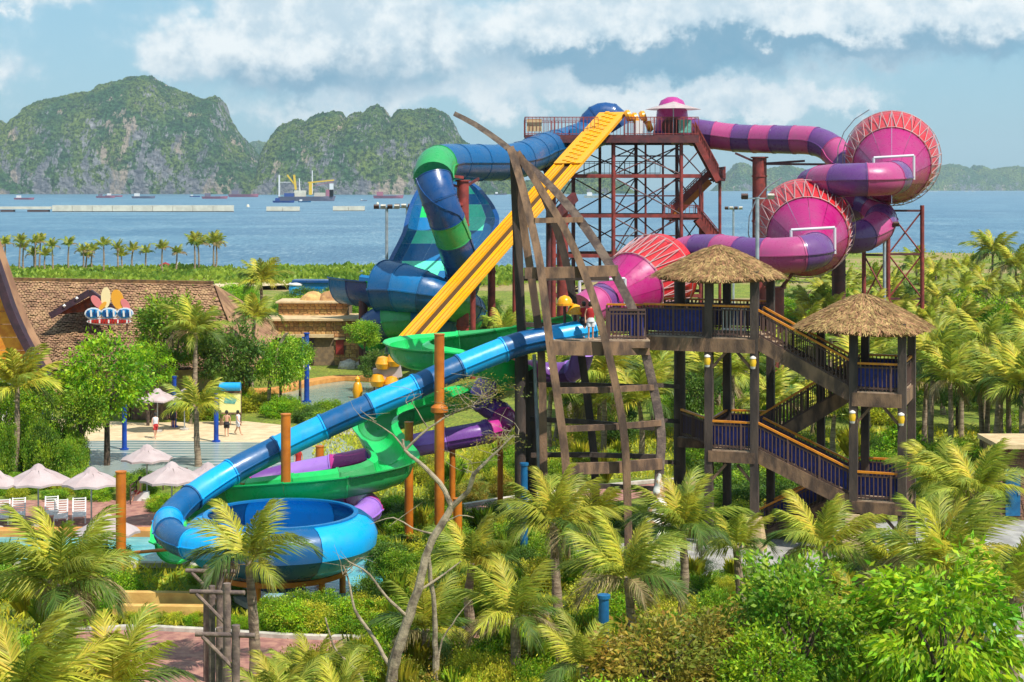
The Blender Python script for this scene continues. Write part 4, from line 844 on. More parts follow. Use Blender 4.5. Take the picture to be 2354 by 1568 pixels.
# ---------------------------------------------------------------- the timber ship frame standing on end
def ship_frame():
    root = thing('ship_frame', 'weathered timber ship skeleton with curved prow standing on end', 'ship frame', PZ(1350, 74.5, 0))
    def rib(pts, w, h, nm='rib', m='wood'):
        path = catmull(pts, .5); st = []
        for i, p in enumerate(path):
            t = i / (len(path) - 1); Tn = (path[min(i + 1, len(path) - 1)] - path[max(i - 1, 0)]).normalized(); r = Tn.cross(V((0, 1, 0))).normalized(); k = 1
            st.append((p, r, V((0, 1, 0)), 1.0))
        return MB().sweep(st, [(-w / 2, -h / 2), (w / 2, -h / 2), (w / 2, h / 2), (-w / 2, h / 2)]).build(nm, m, root)
    gz = lambda px, D: PZ(px, D, 0)
    L = [P(1172, 338, 75), P(1184, 372, 74.6), P(1206, 450, 74), P(1232, 560, 73.4), P(1246, 640, 73), P(1264, 790, 72.6), P(1284, 930, 72.4), P(1300, 1060, 72.4), PZ(1306, 72.4, 1.2), gz(1306, 72.4)]
    Mi = [P(1188, 350, 75), P(1240, 430, 74.4), P(1300, 530, 73.8), P(1340, 620, 73.4), P(1372, 710, 73), P(1398, 810, 72.8), P(1424, 930, 72.7), P(1438, 1040, 72.7), PZ(1444, 72.7, 1.2), gz(1444, 72.7)]
    Rt = [P(1044, 261, 75.6), P(1092, 286, 75.4), P(1150, 326, 75.2), P(1205, 372, 75), P(1262, 424, 74.9), P(1330, 502, 74.8), P(1390, 590, 74.7), P(1424, 650, 74.7), P(1462, 730, 74.7), P(1488, 830, 74.8), P(1508, 920, 75), P(1520, 1000, 75), P(1516, 1080, 75), PZ(1512, 75, .8), gz(1512, 75)]
    rib(L, .36, .4); rib(Mi, .34, .36)
    # prow rib tapers to its tip
    path = catmull(Rt, .5); st = []
    for i, p in enumerate(path):
        Tn = (path[min(i + 1, len(path) - 1)] - path[max(i - 1, 0)]).normalized(); r = Tn.cross(V((0, 1, 0))).normalized(); s_ = min(1, .55 + i * .035); st.append((p, r, V((0, 1, 0)), s_))
    MB().sweep(st, [(-.2, -.2), (.2, -.2), (.2, .2), (-.2, .2)]).build('prow_rib', 'wood_g', root)
    B = [P(1196, 360, 75.8), P(1250, 450, 76.4), P(1290, 560, 77), P(1312, 660, 77.2), P(1334, 800, 77.3), P(1352, 930, 77.3), P(1366, 1060, 77.3), gz(1372, 77.3)]
    rib(B, .36, .36, m='wood_d')
    rib([P(1182, 352, 75.6), P(1188, 500, 76), P(1196, 700, 76.2), P(1206, 900, 76.3), gz(1214, 76.3)], .44, .44, 'mast_post', 'wood_d')
    rib([P(1190, 372, 74.9), P(1204, 520, 74.9), P(1222, 640, 74.9), P(1238, 760, 74.9), P(1246, 860, 75), gz(1252, 75)], .36, .36, 'rib', 'wood')
    # cross planks, bowed like a hull
    def plank(a, b, w, h, bow=.0, m='wood', sag=.0):
        c = (a + b) / 2 + V((0, -bow, -sag)); path = catmull([a, a.lerp(b, .3).lerp(c, .8), c, a.lerp(b, .75).lerp(c, .6), b], .4); fr = frames(path)
        MB().sweep([(p, r, V((0, 0, 1)), 1) for p, r, u, s_ in fr], [(-w / 2, -h / 2), (w / 2, -h / 2), (w / 2, h / 2), (-w / 2, h / 2)]).build('cross_plank', m, root)
    plank(P(1228, 507, 73.5), P(1338, 505, 74.5), .2, .24, .15)
    plank(P(1206, 628, 73.2), P(1418, 622, 74.4), .26, .5, .35)
    plank(P(1262, 800, 72.5), P(1490, 800, 74.6), .26, .62, .3)
    plank(P(1286, 898, 72.4), P(1506, 890, 74.9), .2, .26, .35); plank(P(1298, 986, 72.3), P(1518, 972, 74.9), .2, .26, .35)
    plank(P(1304, 1078, 72.3), P(1520, 1066, 74.9), .22, .5, .35)
    for (a, b) in (((1205, 884), (1494, 890)), ((1206, 962), (1504, 984)), ((1210, 1046), (1510, 1050)), ((1200, 640), (1400, 640)), ((1300, 1118), (1510, 1124)), ((1196, 746), (1330, 752))): plank(P(*a, 76.6), P(*b, 76.2), .18, .22, -.4, 'wood_d')
    for py in (885, 965, 1060): plank(P(1508, py, 75), P(1560, py + 4, 77.4), .15, .2, 0, 'wood_d')
    # loading deck at the slide heads
    dk = MB().box((P(1375, 0, 75.2).x, 75.3, 9.25), (4.6, 2.6, .3)).build('loading_deck', 'wood', root)
    for i in range(9): MB().box((P(1375, 0, 75.2).x, 74.15 + i * .29, 9.43), (4.6, .26, .06)).build('floorboard', 'deck', dk)
    railing(root, P(1395, 780, 76.6) * V((1, 1, 0)) + V((0, 0, 9.46)), P(1490, 780, 76.2) * V((1, 1, 0)) + V((0, 0, 9.46)), 1.45, .16, 'handrail', 'balu', 'navy')
    railing(root, P(1400, 780, 74.4) * V((1, 1, 0)) + V((0, 0, 9.46)), P(1484, 780, 74.4) * V((1, 1, 0)) + V((0, 0, 9.46)), 1.35, .16, 'balu', 'balu', 'navy', panel=(.55, .95))
    # drain pipes
    for px in (1246, 1258): tag(MB().cyl(PZ(px, 75.8, 0), P(px - 18, 815, 75.8), .09, n=10).build('drain_pipe', 'galv', smooth=True), 'shiny drain pipe running down behind the ship frame', 'pipe', 'drain pipes behind the ship frame')
ship_frame()

# ---------------------------------------------------------------- body slides
def body_slides():
    rb = thing('bowl_slide', 'light and dark blue tube slide winding down into a wide open bowl', 'water slide', P(645, 1250, 65) * V((1, 1, 0)))
    at, tot = slide(rb, [P(1362, 757, 75.8), P(1290, 772, 75.2), P(1190, 792, 74.5), P(1052, 846, 73.4), P(960, 887, 72.7), P(840, 938, 71.9), P(720, 992, 71.2), P(620, 1040, 70.5), P(545, 1078, 69.7), P(478, 1118, 68.7), P(420, 1160, 67.5), P(388, 1196, 66), P(392, 1228, 63.4), P(432, 1250, 62), P(492, 1256, 61.4), P(560, 1250, 61.5)], circ(.56, 20, .06), ['blue_l', 'blue_d'], 2.2, 'tube_section', step=.3)
    c = P(646, 1250, 65); c = V((c.x, 65.0, 0)); prof = [(.5, .95), (1.6, 1.0), (2.6, 1.25), (3.3, 1.65), (3.7, 2.15), (3.76, 2.6), (3.6, 3.0), (3.3, 3.24), (2.95, 3.34)]
    prof2 = [(r + .1, z) for r, z in reversed(prof)]; n = 6
    for i in range(n):
        a0, a1 = 2 * math.pi * i / n + RD(-118), 2 * math.pi * (i + 1) / n + RD(-118)
        MB().lathe(prof + prof2, c, 14, a0 + .004, a1 - .004).build('bowl_panel', 'blue_l' if i % 2 else 'blue_d', rb, smooth=True, ang=30)
    MB().lathe([(2.9, 3.33), (2.9, 3.41), (3.08, 3.41), (3.08, 3.33)], c, 60).build('bowl_rim', 'blue_m', rb, smooth=True)
    MB().lathe([(.55, .4), (.55, 1.0), (.9, 1.0), (.9, .4)], c, 24).build('drain_cone', 'blue_n', rb, smooth=True)
    for k in range(6):
        a = k * math.pi / 3 + .3; p = c + V((math.cos(a) * 2.5, math.sin(a) * 2.5, 0)); MB().cyl(p, p + V((0, 0, 1.35)), .13, n=10).build('support_leg', 'steel_orange', rb)
    MB().lathe([(2.4, 1.0), (2.4, 1.2), (2.65, 1.2), (2.65, 1.0)], c, 40).build('ring_beam', 'steel_orange', rb)
    # green open chute
    rg = thing('open_slide', 'bright green open trough slide doubling back below the blue tube', 'water slide', PZ(880, 74, 0))
    gp = trough(.78, .85, .06, 12, .3)
    slide(rg, [P(1345, 752, 77), P(1290, 763, 78), P(1215, 778, 79.3), P(1130, 790, 80.2), P(1040, 799, 80.4), P(970, 806, 79.4), P(934, 815, 77.6), P(950, 828, 75.8), P(1020, 836, 75.2), P(1100, 846, 75.6), P(1160, 866, 76.8), P(1176, 884, 78.4), P(1140, 902, 79.6), P(1070, 922, 79.6), P(990, 946, 78.6), P(920, 966, 77.6), P(872, 984, 76.6), P(862, 1012, 75.4), P(888, 1050, 74), P(910, 1082, 72.4), P(880, 1102, 71), P(800, 1120, 70.2), P(700, 1132, 69.8), P(600, 1140, 70), P(520, 1150, 70.6), P(450, 1180, 71), P(410, 1235, 70.5), P(404, 1276, 69.2)], gp, ['green', 'green', 'green_d'], 2.4, 'trough_section', step=.35)
    # purple tube
    rp = thing('enclosed_slide', 'purple and magenta tube slide curving behind the green chute', 'water slide', PZ(1000, 77, 0))
    slide(rp, [P(1345, 800, 79.4), P(1322, 850, 80.4), P(1262, 858, 80.8), P(1195, 852, 80), P(1140, 870, 79), P(1104, 905, 78.6), P(1118, 934, 78.8), P(1152, 948, 78.4), P(1158, 972, 77), P(1120, 992, 76), P(1040, 1008, 75.6), P(962, 1022, 75.6), P(900, 1040, 76.2), P(820, 1060, 76.8), P(720, 1080, 76.8), P(620, 1102, 76.4), P(556, 1128, 75.6), P(560, 1150, 74), P(640, 1166, 73), P(740, 1166, 72.4), P(815, 1154, 71.8), P(848, 1162, 70.8), P(838, 1184, 69.6), P(790, 1205, 68.6)], circ(.54, 18, .06), ['lil', 'pur', 'mag', 'lil', 'pur', 'mag', 'pur'], 2.0, 'tube_section', step=.3)
    # posts
    def post(px, D, zt, r, lab, collar=None):
        c = thing('slide_post', lab, 'post', PZ(px, D, 0)); MB().cyl(PZ(px, D, 0), PZ(px, D, zt), r, n=16).build('shaft', 'steel_orange', c, smooth=True)
        MB().cyl(PZ(px, D, zt), PZ(px, D, zt + .05), r * 1.1, n=16).build('cap', 'steel_orange', c)
        if collar: MB().lathe([(r, -.2), (r + .16, -.1), (r + .16, .1), (r, .25)], PZ(px, D, collar), 16).build('collar', 'steel_orange', c, smooth=True)
        return c
    a = post(278, 66.8, 4.7, .21, 'rust orange post rising from the bank of the turquoise pool')
    MB().cyl(PZ(278, 66.8, 1.35), P(400, 1262, 64.6), .07, n=8).build('arm', 'steel_orange', a)
    b = post(657, 69.4, 6.7, .21, 'tall rust orange post crossing in front of the blue tube above the bowl'); c = post(1010, 71.8, 9.9, .22, 'tallest rust orange post with a collar, beside the bare tree', 6.6)
    d = post(562, 71.4, 3.4, .2, 'short rust orange post at the bend of the green chute'); e = post(735, 78.4, 3.9, .2, 'short rust orange post behind the lilac tube'); f = post(1052, 73.0, 2.4, .2, 'stubby rust orange post at the foot of the bare tree'); g = post(846, 73.2, 3.0, .16, 'rust orange post below the end of the green chute'); h = post(940, 74.6, 5.6, .2, 'dark orange post under the purple bend')
    for px, D, zt in ((1196, 75.4, 8.6), (1222, 77.8, 7.8)): MB().cyl(PZ(px, D, 0), PZ(px, D, zt), .26, n=12).build('support_leg', 'wood_d', rg, smooth=True)
    for px, py, D in ((1150, 958, 78.2), (1040, 1020, 75.6)): q = P(px, py, D); MB().cyl((q.x, q.y, 0), (q.x, q.y, q.z), .14, n=10).build('support_leg', 'steel_orange', rp, smooth=True)
    # yellow helmets of the slide heads
    for (px, py, lab) in ((1298, 692, 'yellow crab shaped cap on the slide head nearest the mast'), (1322, 712, 'yellow round cap on the slide head beside the railing')):
        p = P(px, py, 75.4); hd = thing('slide_head_cap', lab, 'ornament', p)
        MB().lathe([(.36, -.1), (.34, .05), (.22, .2), (.02, .27)], p, 14).build('dome', 'yel', hd, smooth=True); MB().lathe([(.42, -.2), (.42, -.1), (.3, -.1)], p, 14).build('brim', 'yel_s', hd)
        MB().cyl(p - V((0, 0, .25)), V((p.x, p.y, 9.4)), .07, n=8).build('stem', 'balu', hd)
body_slides()

# ---------------------------------------------------------------- restaurant, stone house and other buildings
def stone_wall(root, a, b, z0, z1, course, wmin, wmax, holes=(), nm='stone', m='stone', proud=.05, seed=1):
    """separate rough stones set into a mortar wall from a to b"""
    r = random.Random(seed); a, b = V(a), V(b); d = (b - a); L = d.length; d.normalize(); nrm = V((d.y, -d.x, 0)); nrm = nrm if nrm.y < 0 else -nrm
    key = 'stone_' + m
    if key not in _unit:
        mb = MB(); k = .38; vs = [(-.5, 0, -.5), (.5, 0, -.5), (.5, 0, .5), (-.5, 0, .5), (-k, -.5, -k), (k, -.5, -.42), (.42, -.5, k), (-.4, -.5, .4)]
        mb.add(vs, [(4, 5, 6, 7), (0, 1, 5, 4), (1, 2, 6, 5), (2, 3, 7, 6), (3, 0, 4, 7)]); me = bpy.data.meshes.new(nm); me.from_pydata(mb.v, [], mb.f); me.materials.append(M[m]); _unit[key] = me
    rot = math.atan2(d.y, d.x); z = z0; cnt = 0
    while z < z1 - .05:
        h = min(course * r.uniform(.75, 1.3), z1 - z); s_ = -r.random() * wmin
        while s_ < L:
            w = r.uniform(wmin, wmax); s0, s1 = max(0, s_), min(L, s_ + w); s_ += w
            if s1 - s0 < .1: continue
            cx = (s0 + s1) / 2; cz = z + h / 2
            if any(h0 < cx < h1 and hz0 < cz < hz1 for h0, h1, hz0, hz1 in holes): continue
            o = bpy.data.objects.new(nm, _unit[key]); col.objects.link(o); o.parent = root
            if root.type == 'EMPTY': o.matrix_parent_inverse = Matrix.Translation(-root.location)
            o.location = a + d * cx + nrm * .003 + V((0, 0, cz)); o.rotation_euler = (r.uniform(-.06, .06), r.uniform(-.06, .06), rot); o.scale = ((s1 - s0) * .94, proud * 2 * r.uniform(.6, 1.4), h * .93); cnt += 1
        z += h
    return cnt

def restaurant():
    root = thing('thatched_hall', 'long low hall with a huge brown shingled roof', 'hall', PZ(200, 124, 0))
    def rp(u, v):                                                    # u along the ridge, v 0 ridge .. 1 eave
        eave_l, eave_r = PZ(-260, 118, 3.0), PZ(590, 121, 3.0); rid_l, rid_r = PZ(-200, 141, 8.55), PZ(490, 139, 8.2)
        a = rid_l.lerp(rid_r, u); b = eave_l.lerp(eave_r, u); p = a.lerp(b, v); p.z += -1.0 * math.sin(math.pi * v) * .9
        return p
    mb = MB(); n, k = 26, 14
    for j in range(k + 1):
        for i in range(n + 1): mb.v.append(tuple(rp(i / n, j / k) - V((0, 0, .12))))
    for j in range(k):
        for i in range(n): mb.f.append((j * (n + 1) + i, j * (n + 1) + i + 1, (j + 1) * (n + 1) + i + 1, (j + 1) * (n + 1) + i))
    rf = mb.build('roof', 'thatch_b', root)
    # hip end and back slope
    A, B, C, Dd = PZ(490, 139, 8.1), PZ(590, 121, 2.9), PZ(650, 158, 2.9), PZ(-200, 141, 8.4)
    MB().add([A, B, C], [(0, 1, 2)]).__class__ if False else None
    h = MB(); h.add([A, C, Dd, PZ(-260, 164, 2.9)] + [rp(1, i / 8) - V((0, 0, .1)) for i in range(9)], [(0, 1, 3, 2), tuple([1, 0] + list(range(4, 13)))]); h.build('roof', 'thatch_b', root)
    r = random.Random(5); sh = MB(); rows = 46
    for j in range(rows):
        cols = 92
        for i in range(cols):
            u0, u1 = (i + (j % 2) * .5) / cols, (i + 1 + (j % 2) * .5) / cols - .0015
            if u1 > 1: continue
            v0, v1 = j / rows, min(1.0, (j + 1.25) / rows + r.uniform(-.006, .008)); up = V((0, -.05, .1)); lift = up * (.5 + r.random() * .7)
            sh.add([rp(u0, v0) + up * .1, rp(u1, v0) + up * .1, rp(u1, v1) + lift, rp(u0, v1) + lift], [(0, 1, 2, 3)])
    for j in range(18):
        for i in range(24):
            f0, f1 = j / 18, (j + 1.2) / 18; g0, g1 = i / 24, (i + .95) / 24
            q = lambda f, g: rp(1, min(1, f)).lerp(A.lerp(C, min(1, f)), g) + V((.06, -.02, .08 + .1 * f * r.random()))
            sh.add([q(f0, g0), q(f0, g1), q(f1, g1), q(f1, g0)], [(0, 1, 2, 3)])
    sh.build('shingles', 'shingle', root, kind='stuff')
    MB().beam(PZ(-200, 141, 8.62), PZ(490, 139, 8.27), .5, .3).build('ridge_cap', 'thatch_b', root)
    MB().beam(PZ(-260, 119.5, 1.5), PZ(520, 122.5, 1.5), .3, 3.0).build('wall', 'concrete', root)
    # dormer
    ap, lo, ro = P(206, 672, 128.6), P(116, 726, 128.4), P(262, 712, 128.6); back = V((0, 7, -.15))
    d = MB(); d.add([ap, lo, ro, ap + V((0, .4, -.35)), lo + V((.4, .5, .05)), ro + V((-.3, .5, .05))], [(3, 4, 5)]); d.build('dormer', 'dormer', root)
    MB().beam(ap, lo, .5, .5).build('bargeboard', 'gable_edge', root); MB().beam(ap, ro, .5, .5).build('bargeboard', 'gable_edge', root)
    dr = MB(); dr.add([ap + V((0, 0, .2)), lo + V((0, 0, .2)), P(160, 700, 133.5), P(214, 664, 136), ro + V((0, 0, .2))], [(0, 1, 2, 3), (0, 3, 4)]); dr.build('dormer_roof', 'shingle', root)
    for t_ in (.3, .62): q = ap.lerp(lo, t_) + V((0, -.3, .1)); MB().lathe([(.02, -.14), (.14, 0), (.02, .14)], q, 8).build('floodlight', 'white', root)
    # upswept gable of the neighbouring house
    g = thing('gable_house', 'house with upswept orange gable and dark purple bargeboard', 'house', PZ(0, 112, 0))
    edge = [P(-46, 500, 112), P(-14, 588, 112), P(4, 640, 112), P(24, 700, 112), P(46, 752, 112), P(74, 806, 112), P(108, 862, 112)]
    path = catmull(edge, .4); fr = frames(path); MB().sweep([(p, V((1, 0, 0)), V((0, 1, 0)), 1) for p, *_ in fr], [(-.36, -.5), (.2, -.5), (.2, .5), (-.36, .5)]).build('bargeboard', 'gable_edge', g)
    for i in range(11):                                              # gable boards, one by one
        z0 = 3.4 + i * .9; pts = [p for p in path]; xr = lambda z: min(pts, key=lambda p: abs(p.z - z)).x - .3
        x0 = P(-120, 0, 112).x; mb = MB(); a, b = xr(z0), xr(z0 + .86)
        mb.add([(x0, 112.2, z0), (a, 112.2, z0), (b, 112.2, z0 + .86), (x0, 112.2, z0 + .86), (x0, 112.3, z0), (a, 112.3, z0), (b, 112.3, z0 + .86), (x0, 112.3, z0 + .86)], [(0, 1, 2, 3), (0, 4, 5, 1), (2, 6, 7, 3), (1, 5, 6, 2)]); mb.build('gable_board', 'gable', g)
    rp2 = MB(); rp2.sweep([(p + V((.0, 1.2, .2)), V((1, 0, 0)), V((0, 1, 0)), 1) for p, *_ in fr], [(-.2, -.8), (.1, -.8), (.1, .8), (-.2, .8)]); rp2.build('roof', 'shingle', g)
    MB().box((P(-120, 0, 113).x + 1.5, 113.2, 1.7), (6, 1.2, 3.4)).build('wall', 'white', g)
    # sign on the hall roof
    sg = thing('roof_sign', 'painted sign with surfboards above blue and red lettering on the hall roof', 'sign', P(250, 745, 126.2)); D = 126.2
    for z_ in (700, 728): MB().beam(P(204, z_, D + .25), P(300, z_, D + .25), .08, .08).build('frame_bar', 'balu', sg)
    for px in (210, 250, 292): MB().beam(P(px, 690, D + .3), P(px, 760, D + .6), .1, .1).build('frame_bar', 'balu', sg)
    def leaf(cx, cy, w, h, rot, m, dd, nm):
        pts = []
        for i in range(14): t = 2 * math.pi * i / 14; x, y = w * math.cos(t), h * math.sin(t); pts.append((cx + x * math.cos(rot) - y * math.sin(rot), cy + x * math.sin(rot) + y * math.cos(rot)))
        mb = MB(); f = [P(x, y, D - dd) for x, y in pts]; bk = [p + V((0, .08, 0)) for p in f]; mb.add(f + bk, [tuple(range(14)), tuple(range(27, 13, -1))] + [(i, 14 + i, 14 + (i + 1) % 14, (i + 1) % 14) for i in range(14)]); return mb.build(nm, m, sg)
    M['sg_b'] = mat('sign_blue', lin(24, 160, 214, .9), lin(40, 120, 190, .9), scale=3, rough=.5); M['sg_o'] = mat('sign_orange', lin(238, 168, 50, .9), rough=.5); M['sg_c'] = mat('sign_cream', lin(246, 224, 170, .9), rough=.5); M['sg_p'] = mat('sign_pink', lin(228, 130, 130, .9), rough=.5); M['sg_r'] = mat('sign_red', lin(200, 40, 30, .9), rough=.5)
    leaf(243, 684, 11, 24, 0, 'sg_c', .0, 'surfboard'); leaf(270, 688, 14, 23, -.25, 'sg_o', .02, 'surfboard'); leaf(222, 694, 9, 18, -.7, 'sg_p', .04, 'surfboard'); leaf(288, 700, 8, 15, -.6, 'sg_p', .06, 'surfboard'); leaf(236, 703, 5, 12, .7, 'sg_o', .08, 'surfboard')
    for cx in (214, 250, 287): leaf(cx, 721, 20, 14, .0, 'white', .12, 'word_plate'); leaf(cx, 721, 17, 10.5, 0, 'sg_b', .2, 'word_block')
    for i, cx in enumerate((202, 209, 217, 225, 239, 246, 254, 261, 276, 284, 292, 299)): MB().beam(P(cx, 714 - (i % 3), D - .33), P(cx + 1, 728, D - .33), .13, .08).build('letter', 'white' if i % 2 else 'blue_n', sg)
    leaf(250, 739, 52, 8.5, 0, 'white', .14, 'word_plate'); leaf(250, 739, 48, 5.6, 0, 'sg_r', .24, 'word_block')
    for i in range(13): MB().beam(P(208 + i * 7, 735, D - .36), P(208 + i * 7, 743, D - .36), .1, .08).build('letter', 'red_paint' if i % 3 else 'white', sg)
    # kiosk with pyramid thatch
    kk = thing('kiosk', 'small kiosk with a low brown thatched roof on a blue post', 'kiosk', PZ(345, 115, 0)); c = P(345, 850, 115)
    MB().lathe([(.05, 1.0), (1.2, .55), (2.0, .05), (1.9, -.1)], (c.x, c.y, 3.0), 24).build('roof', 'shingle', kk, smooth=True); MB().cyl((c.x + 1.6, c.y, 0), (c.x + 1.6, c.y, 3), .16, n=10).build('post', 'bluepost', kk); MB().cyl((c.x - 1.5, c.y, 0), (c.x - 1.5, c.y, 3), .14, n=10).build('post', 'balu', kk); MB().box((c.x, c.y + .3, .55), (2.6, .8, 1.1)).build('counter', 'wood', kk)
restaurant()

def stone_house():
    root = thing('stone_house', 'flat roofed house of golden rubble stone with red shutter', 'house', PZ(730, 152, 0)); X = lambda px, D=150: (px - 1177) * D / F
    x0, x1 = X(612), X(852); H = 4.15; xm = X(768)
    MB().box(((x0 + x1) / 2, 153.0, H / 2), (x1 - x0, 6, H)).build('wall', 'mortar', root)
    MB().box(((X(640, 154) + X(800, 154)) / 2, 156, H + .7), (X(800, 154) - X(640, 154), 4, 1.3)).build('upper_wall', 'mortar', root)
    stone_wall(root, (xm, 150, 0), (x1, 150, 0), 0, H, .34, .34, .75, holes=((X(772) - xm, X(792) - xm, .9, 2.45),), seed=2)
    stone_wall(root, (x0, 150, 0), (xm, 150, 0), 2.9, H, .34, .34, .75, seed=3)
    stone_wall(root, (X(640, 154), 154, 0), (X(800, 154), 154, 0), H, H + 1.3, .36, .36, .8, seed=4)
    MB().box(((x0 + x1) / 2, 152.8, H + .09), (x1 - x0 + .5, 6.7, .18)).build('coping', 'concrete', root)
    MB().box(((X(640, 154) + X(800, 154)) / 2, 155.8, H + 1.42), (X(800, 154) - X(640, 154) + .4, 4.6, .16)).build('coping', 'concrete', root)
    for px in (720, 756): MB().lathe([(1.35, 0), (1.1, .35), (.5, .75), (.02, .85)], PZ(px, 156, H + 1.5), 9).build('roof_boulder', 'stone', root)
    s = MB().box((X(781.5), 149.88, 1.7), (.72, .14, 1.35)).build('shutter', 'red_paint', root); MB().box((X(781.5), 149.84, 2.48), (.95, .3, .16)).build('lintel', 'concrete', s)
    MB().box(((x0 + xm) / 2, 149.8, 2.75), (xm - x0, .5, .3)).build('porch_beam', 'concrete', root)
    for px in (622, 700): MB().box((X(px), 149.7, 1.4), (.35, .35, 2.6)).build('porch_post', 'bluepost', root)
    MB().box((X(690), 149.95, 1.4), (2.6, .12, 2.4)).build('porch_wall', 'gable_edge', root)
    for i, (px, py, s_) in enumerate(((772, 838, .7), (800, 846, .9), (830, 842, .6), (815, 832, .5), (700, 850, .6), (850, 850, .5))):
        p = G(px, py); mb = MB(); mb.lathe([(1.0, -.2), (1.05, .25), (.75, .62), (.25, .82), (.02, .85)], (0, 0, 0), 8)
        mb.v = [((x * (1 + .25 * mnoise.noise(V((x * 2, y * 2, z * 2 + i)))) * s_) + p.x, y * s_ * (1 + .2 * mnoise.noise(V((y * 2, i, x)))) + p.y, z * s_ * (1 + .3 * mnoise.noise(V((x, y, i * 3))))) for x, y, z in mb.v]
        tag(mb.build('boulder', 'whitestone'), 'pale rough boulder at the foot of the stone house wall', 'boulder', 'boulders below the stone house')
    # blue stall beyond
    st = thing('blue_stall', 'blue stall with dark canvas roof standing on the far grass', 'stall', PZ(716, 246, 0)); X2 = lambda px: (px - 1177) * 246 / F
    MB().box(((X2(690) + X2(768)) / 2, 247.5, 1.0), (X2(768) - X2(690), 3, 2.0)).build('side_wall', 'blue_m', st); MB().beam((X2(672), 247.5, 2.25), (X2(772), 247.5, 2.2), 3.6, .35).build('canvas_roof', 'blue_n', st)
    MB().lathe([(1.1, 0), (1.15, 1.2), (.8, 2.0), (.02, 2.3)], (X2(680), 246.6, 0), 14).build('round_front', 'blue_l', st, smooth=True); MB().lathe([(1.18, 1.5), (1.22, 1.7), (.9, 1.95)], (X2(680), 246.6, .1), 14).build('front_trim', 'white', st, smooth=True)
    # brick house at the right
    b = thing('brick_shed', 'brown stone shed with a bright blue door', 'shed', PZ(2335, 80, 0)); X3 = lambda px: (px - 1177) * 80 / F
    MB().box((X3(2385), 81.5, 1.8), (X3(2470) - X3(2300), 2.8, 3.6)).build('wall', 'mortar', b); stone_wall(b, (X3(2300), 80.1, 0), (X3(2420), 80.1, 0), 0, 3.6, .2, .25, .5, holes=((X3(2310) - X3(2300), X3(2342) - X3(2300), 0, 2.45),), m='brick', proud=.03, seed=7)
    dd = MB().box((X3(2328), 80.0, 1.4), (.72, .12, 2.3)).build('door', 'tealpost', b); MB().box((X3(2328) + .27, 79.92, 1.35), (.05, .08, .14)).build('handle', 'galv', dd); MB().box((X3(2385), 81.3, 3.72), (X3(2470) - X3(2300) + .5, 3.6, .22)).build('coping', 'concrete', b)
stone_house()

# ---------------------------------------------------------------- street furniture
def umbrella(px, py_edge, w0, lab, D=None, z=2.2, group=None, m='canvas'):
    w = w0 * 1.14; D = D or (CH - z) * F / (py_edge - HY); p = PZ(px, D, 0); r = w * D / F / 2; z = CH - (py_edge - HY) * D / F
    u = thing('parasol', lab, 'parasol', p, group); n = 8; ph = rnd.random(); h = r * .46
    for i in range(n):
        a0, a1 = 2 * math.pi * (i + ph) / n, 2 * math.pi * (i + 1 + ph) / n; mb = MB(); t = lambda a, rr, zz: V((p.x + rr * math.cos(a), p.y + rr * math.sin(a), z + zz)); am = (a0 + a1) / 2
        mb.add([t(a0, r, 0), t(am, r * .93, .06), t(a1, r, 0), t(a0, r * .55, h * .55), t(am, r * .52, h * .52), t(a1, r * .55, h * .55), t(a0, .1, h)], [(0, 1, 4, 3), (1, 2, 5, 4), (3, 4, 6), (4, 5, 6)])
        mb.add([t(a0, r, 0), t(am, r * .93, .06), t(a1, r, 0), t(a1, r, -.1), t(am, r * .93, -.04), t(a0, r, -.1)], [(0, 1, 4, 5), (1, 2, 3, 4)]); mb.build('canopy_panel', m, u)
    MB().lathe([(.42, h - .16), (.2, h + .06), (.02, h + .14)], (p.x, p.y, z), 8).build('vent', m, u); MB().cyl(p, p + V((0, 0, z + h)), .04, n=8).build('pole', 'galv', u); MB().cyl(p, p + V((0, 0, .12)), .32, n=14).build('base', 'kerb', u)
umbrella(88, 1106, 130, 'pale parasol above the white sun loungers'); umbrella(210, 1110, 118, 'pale parasol beside the rust orange pool post'); umbrella(-8, 1112, 100, 'pale parasol standing beside the end lounger')
umbrella(395, 1101, 130, 'pale parasol between the curved railing and the wave pool'); umbrella(338, 1054, 104, 'pale parasol standing over the shallow edge of the wave pool'); umbrella(478, 1092, 90, 'pale parasol half hidden behind the blue tube'); umbrella(246, 1222, 132, 'low pale parasol on the bank of the turquoise pool', D=69.6); umbrella(600, 1092, 100, 'pale parasol half hidden behind the green chute', D=84)
umbrella(362, 918, 82, 'far pale parasol beside the kiosk'); umbrella(424, 914, 60, 'far pale parasol under the palm by the beach'); umbrella(120, 905, 40, 'small pink parasol beyond the left trees', m='sg_p')
def lounger(px, py, rot, lab):
    p = G(px, py); L = thing('sun_lounger', lab, 'lounger', p, 'white loungers on the terrace'); R_ = Matrix.Rotation(rot, 3, 'Z'); q = lambda x, y, z: p + R_ @ V((x, y, z))
    for s_ in (-.3, .3): MB().beam(q(s_, -.95, .32), q(s_, .35, .32), .06, .08).build('side_rail', 'white', L); MB().beam(q(s_, .35, .34), q(s_, .85, .95), .06, .08).build('back_rail', 'white', L)
    for i in range(9): MB().beam(q(-.3, -.9 + i * .15, .36), q(.3, -.9 + i * .15, .36), .1, .03).build('slat', 'white', L)
    for i in range(6): t = (i + .5) / 6; MB().beam(q(-.3, .35 + .5 * t, .38 + .6 * t), q(.3, .35 + .5 * t, .38 + .6 * t), .1, .03).build('back_slat', 'white', L)
    for sx, sy in ((-.3, -.85), (.3, -.85), (-.3, .3), (.3, .3)): MB().beam(q(sx, sy, 0), q(sx, sy, .32), .06, .06).build('leg', 'white', L)
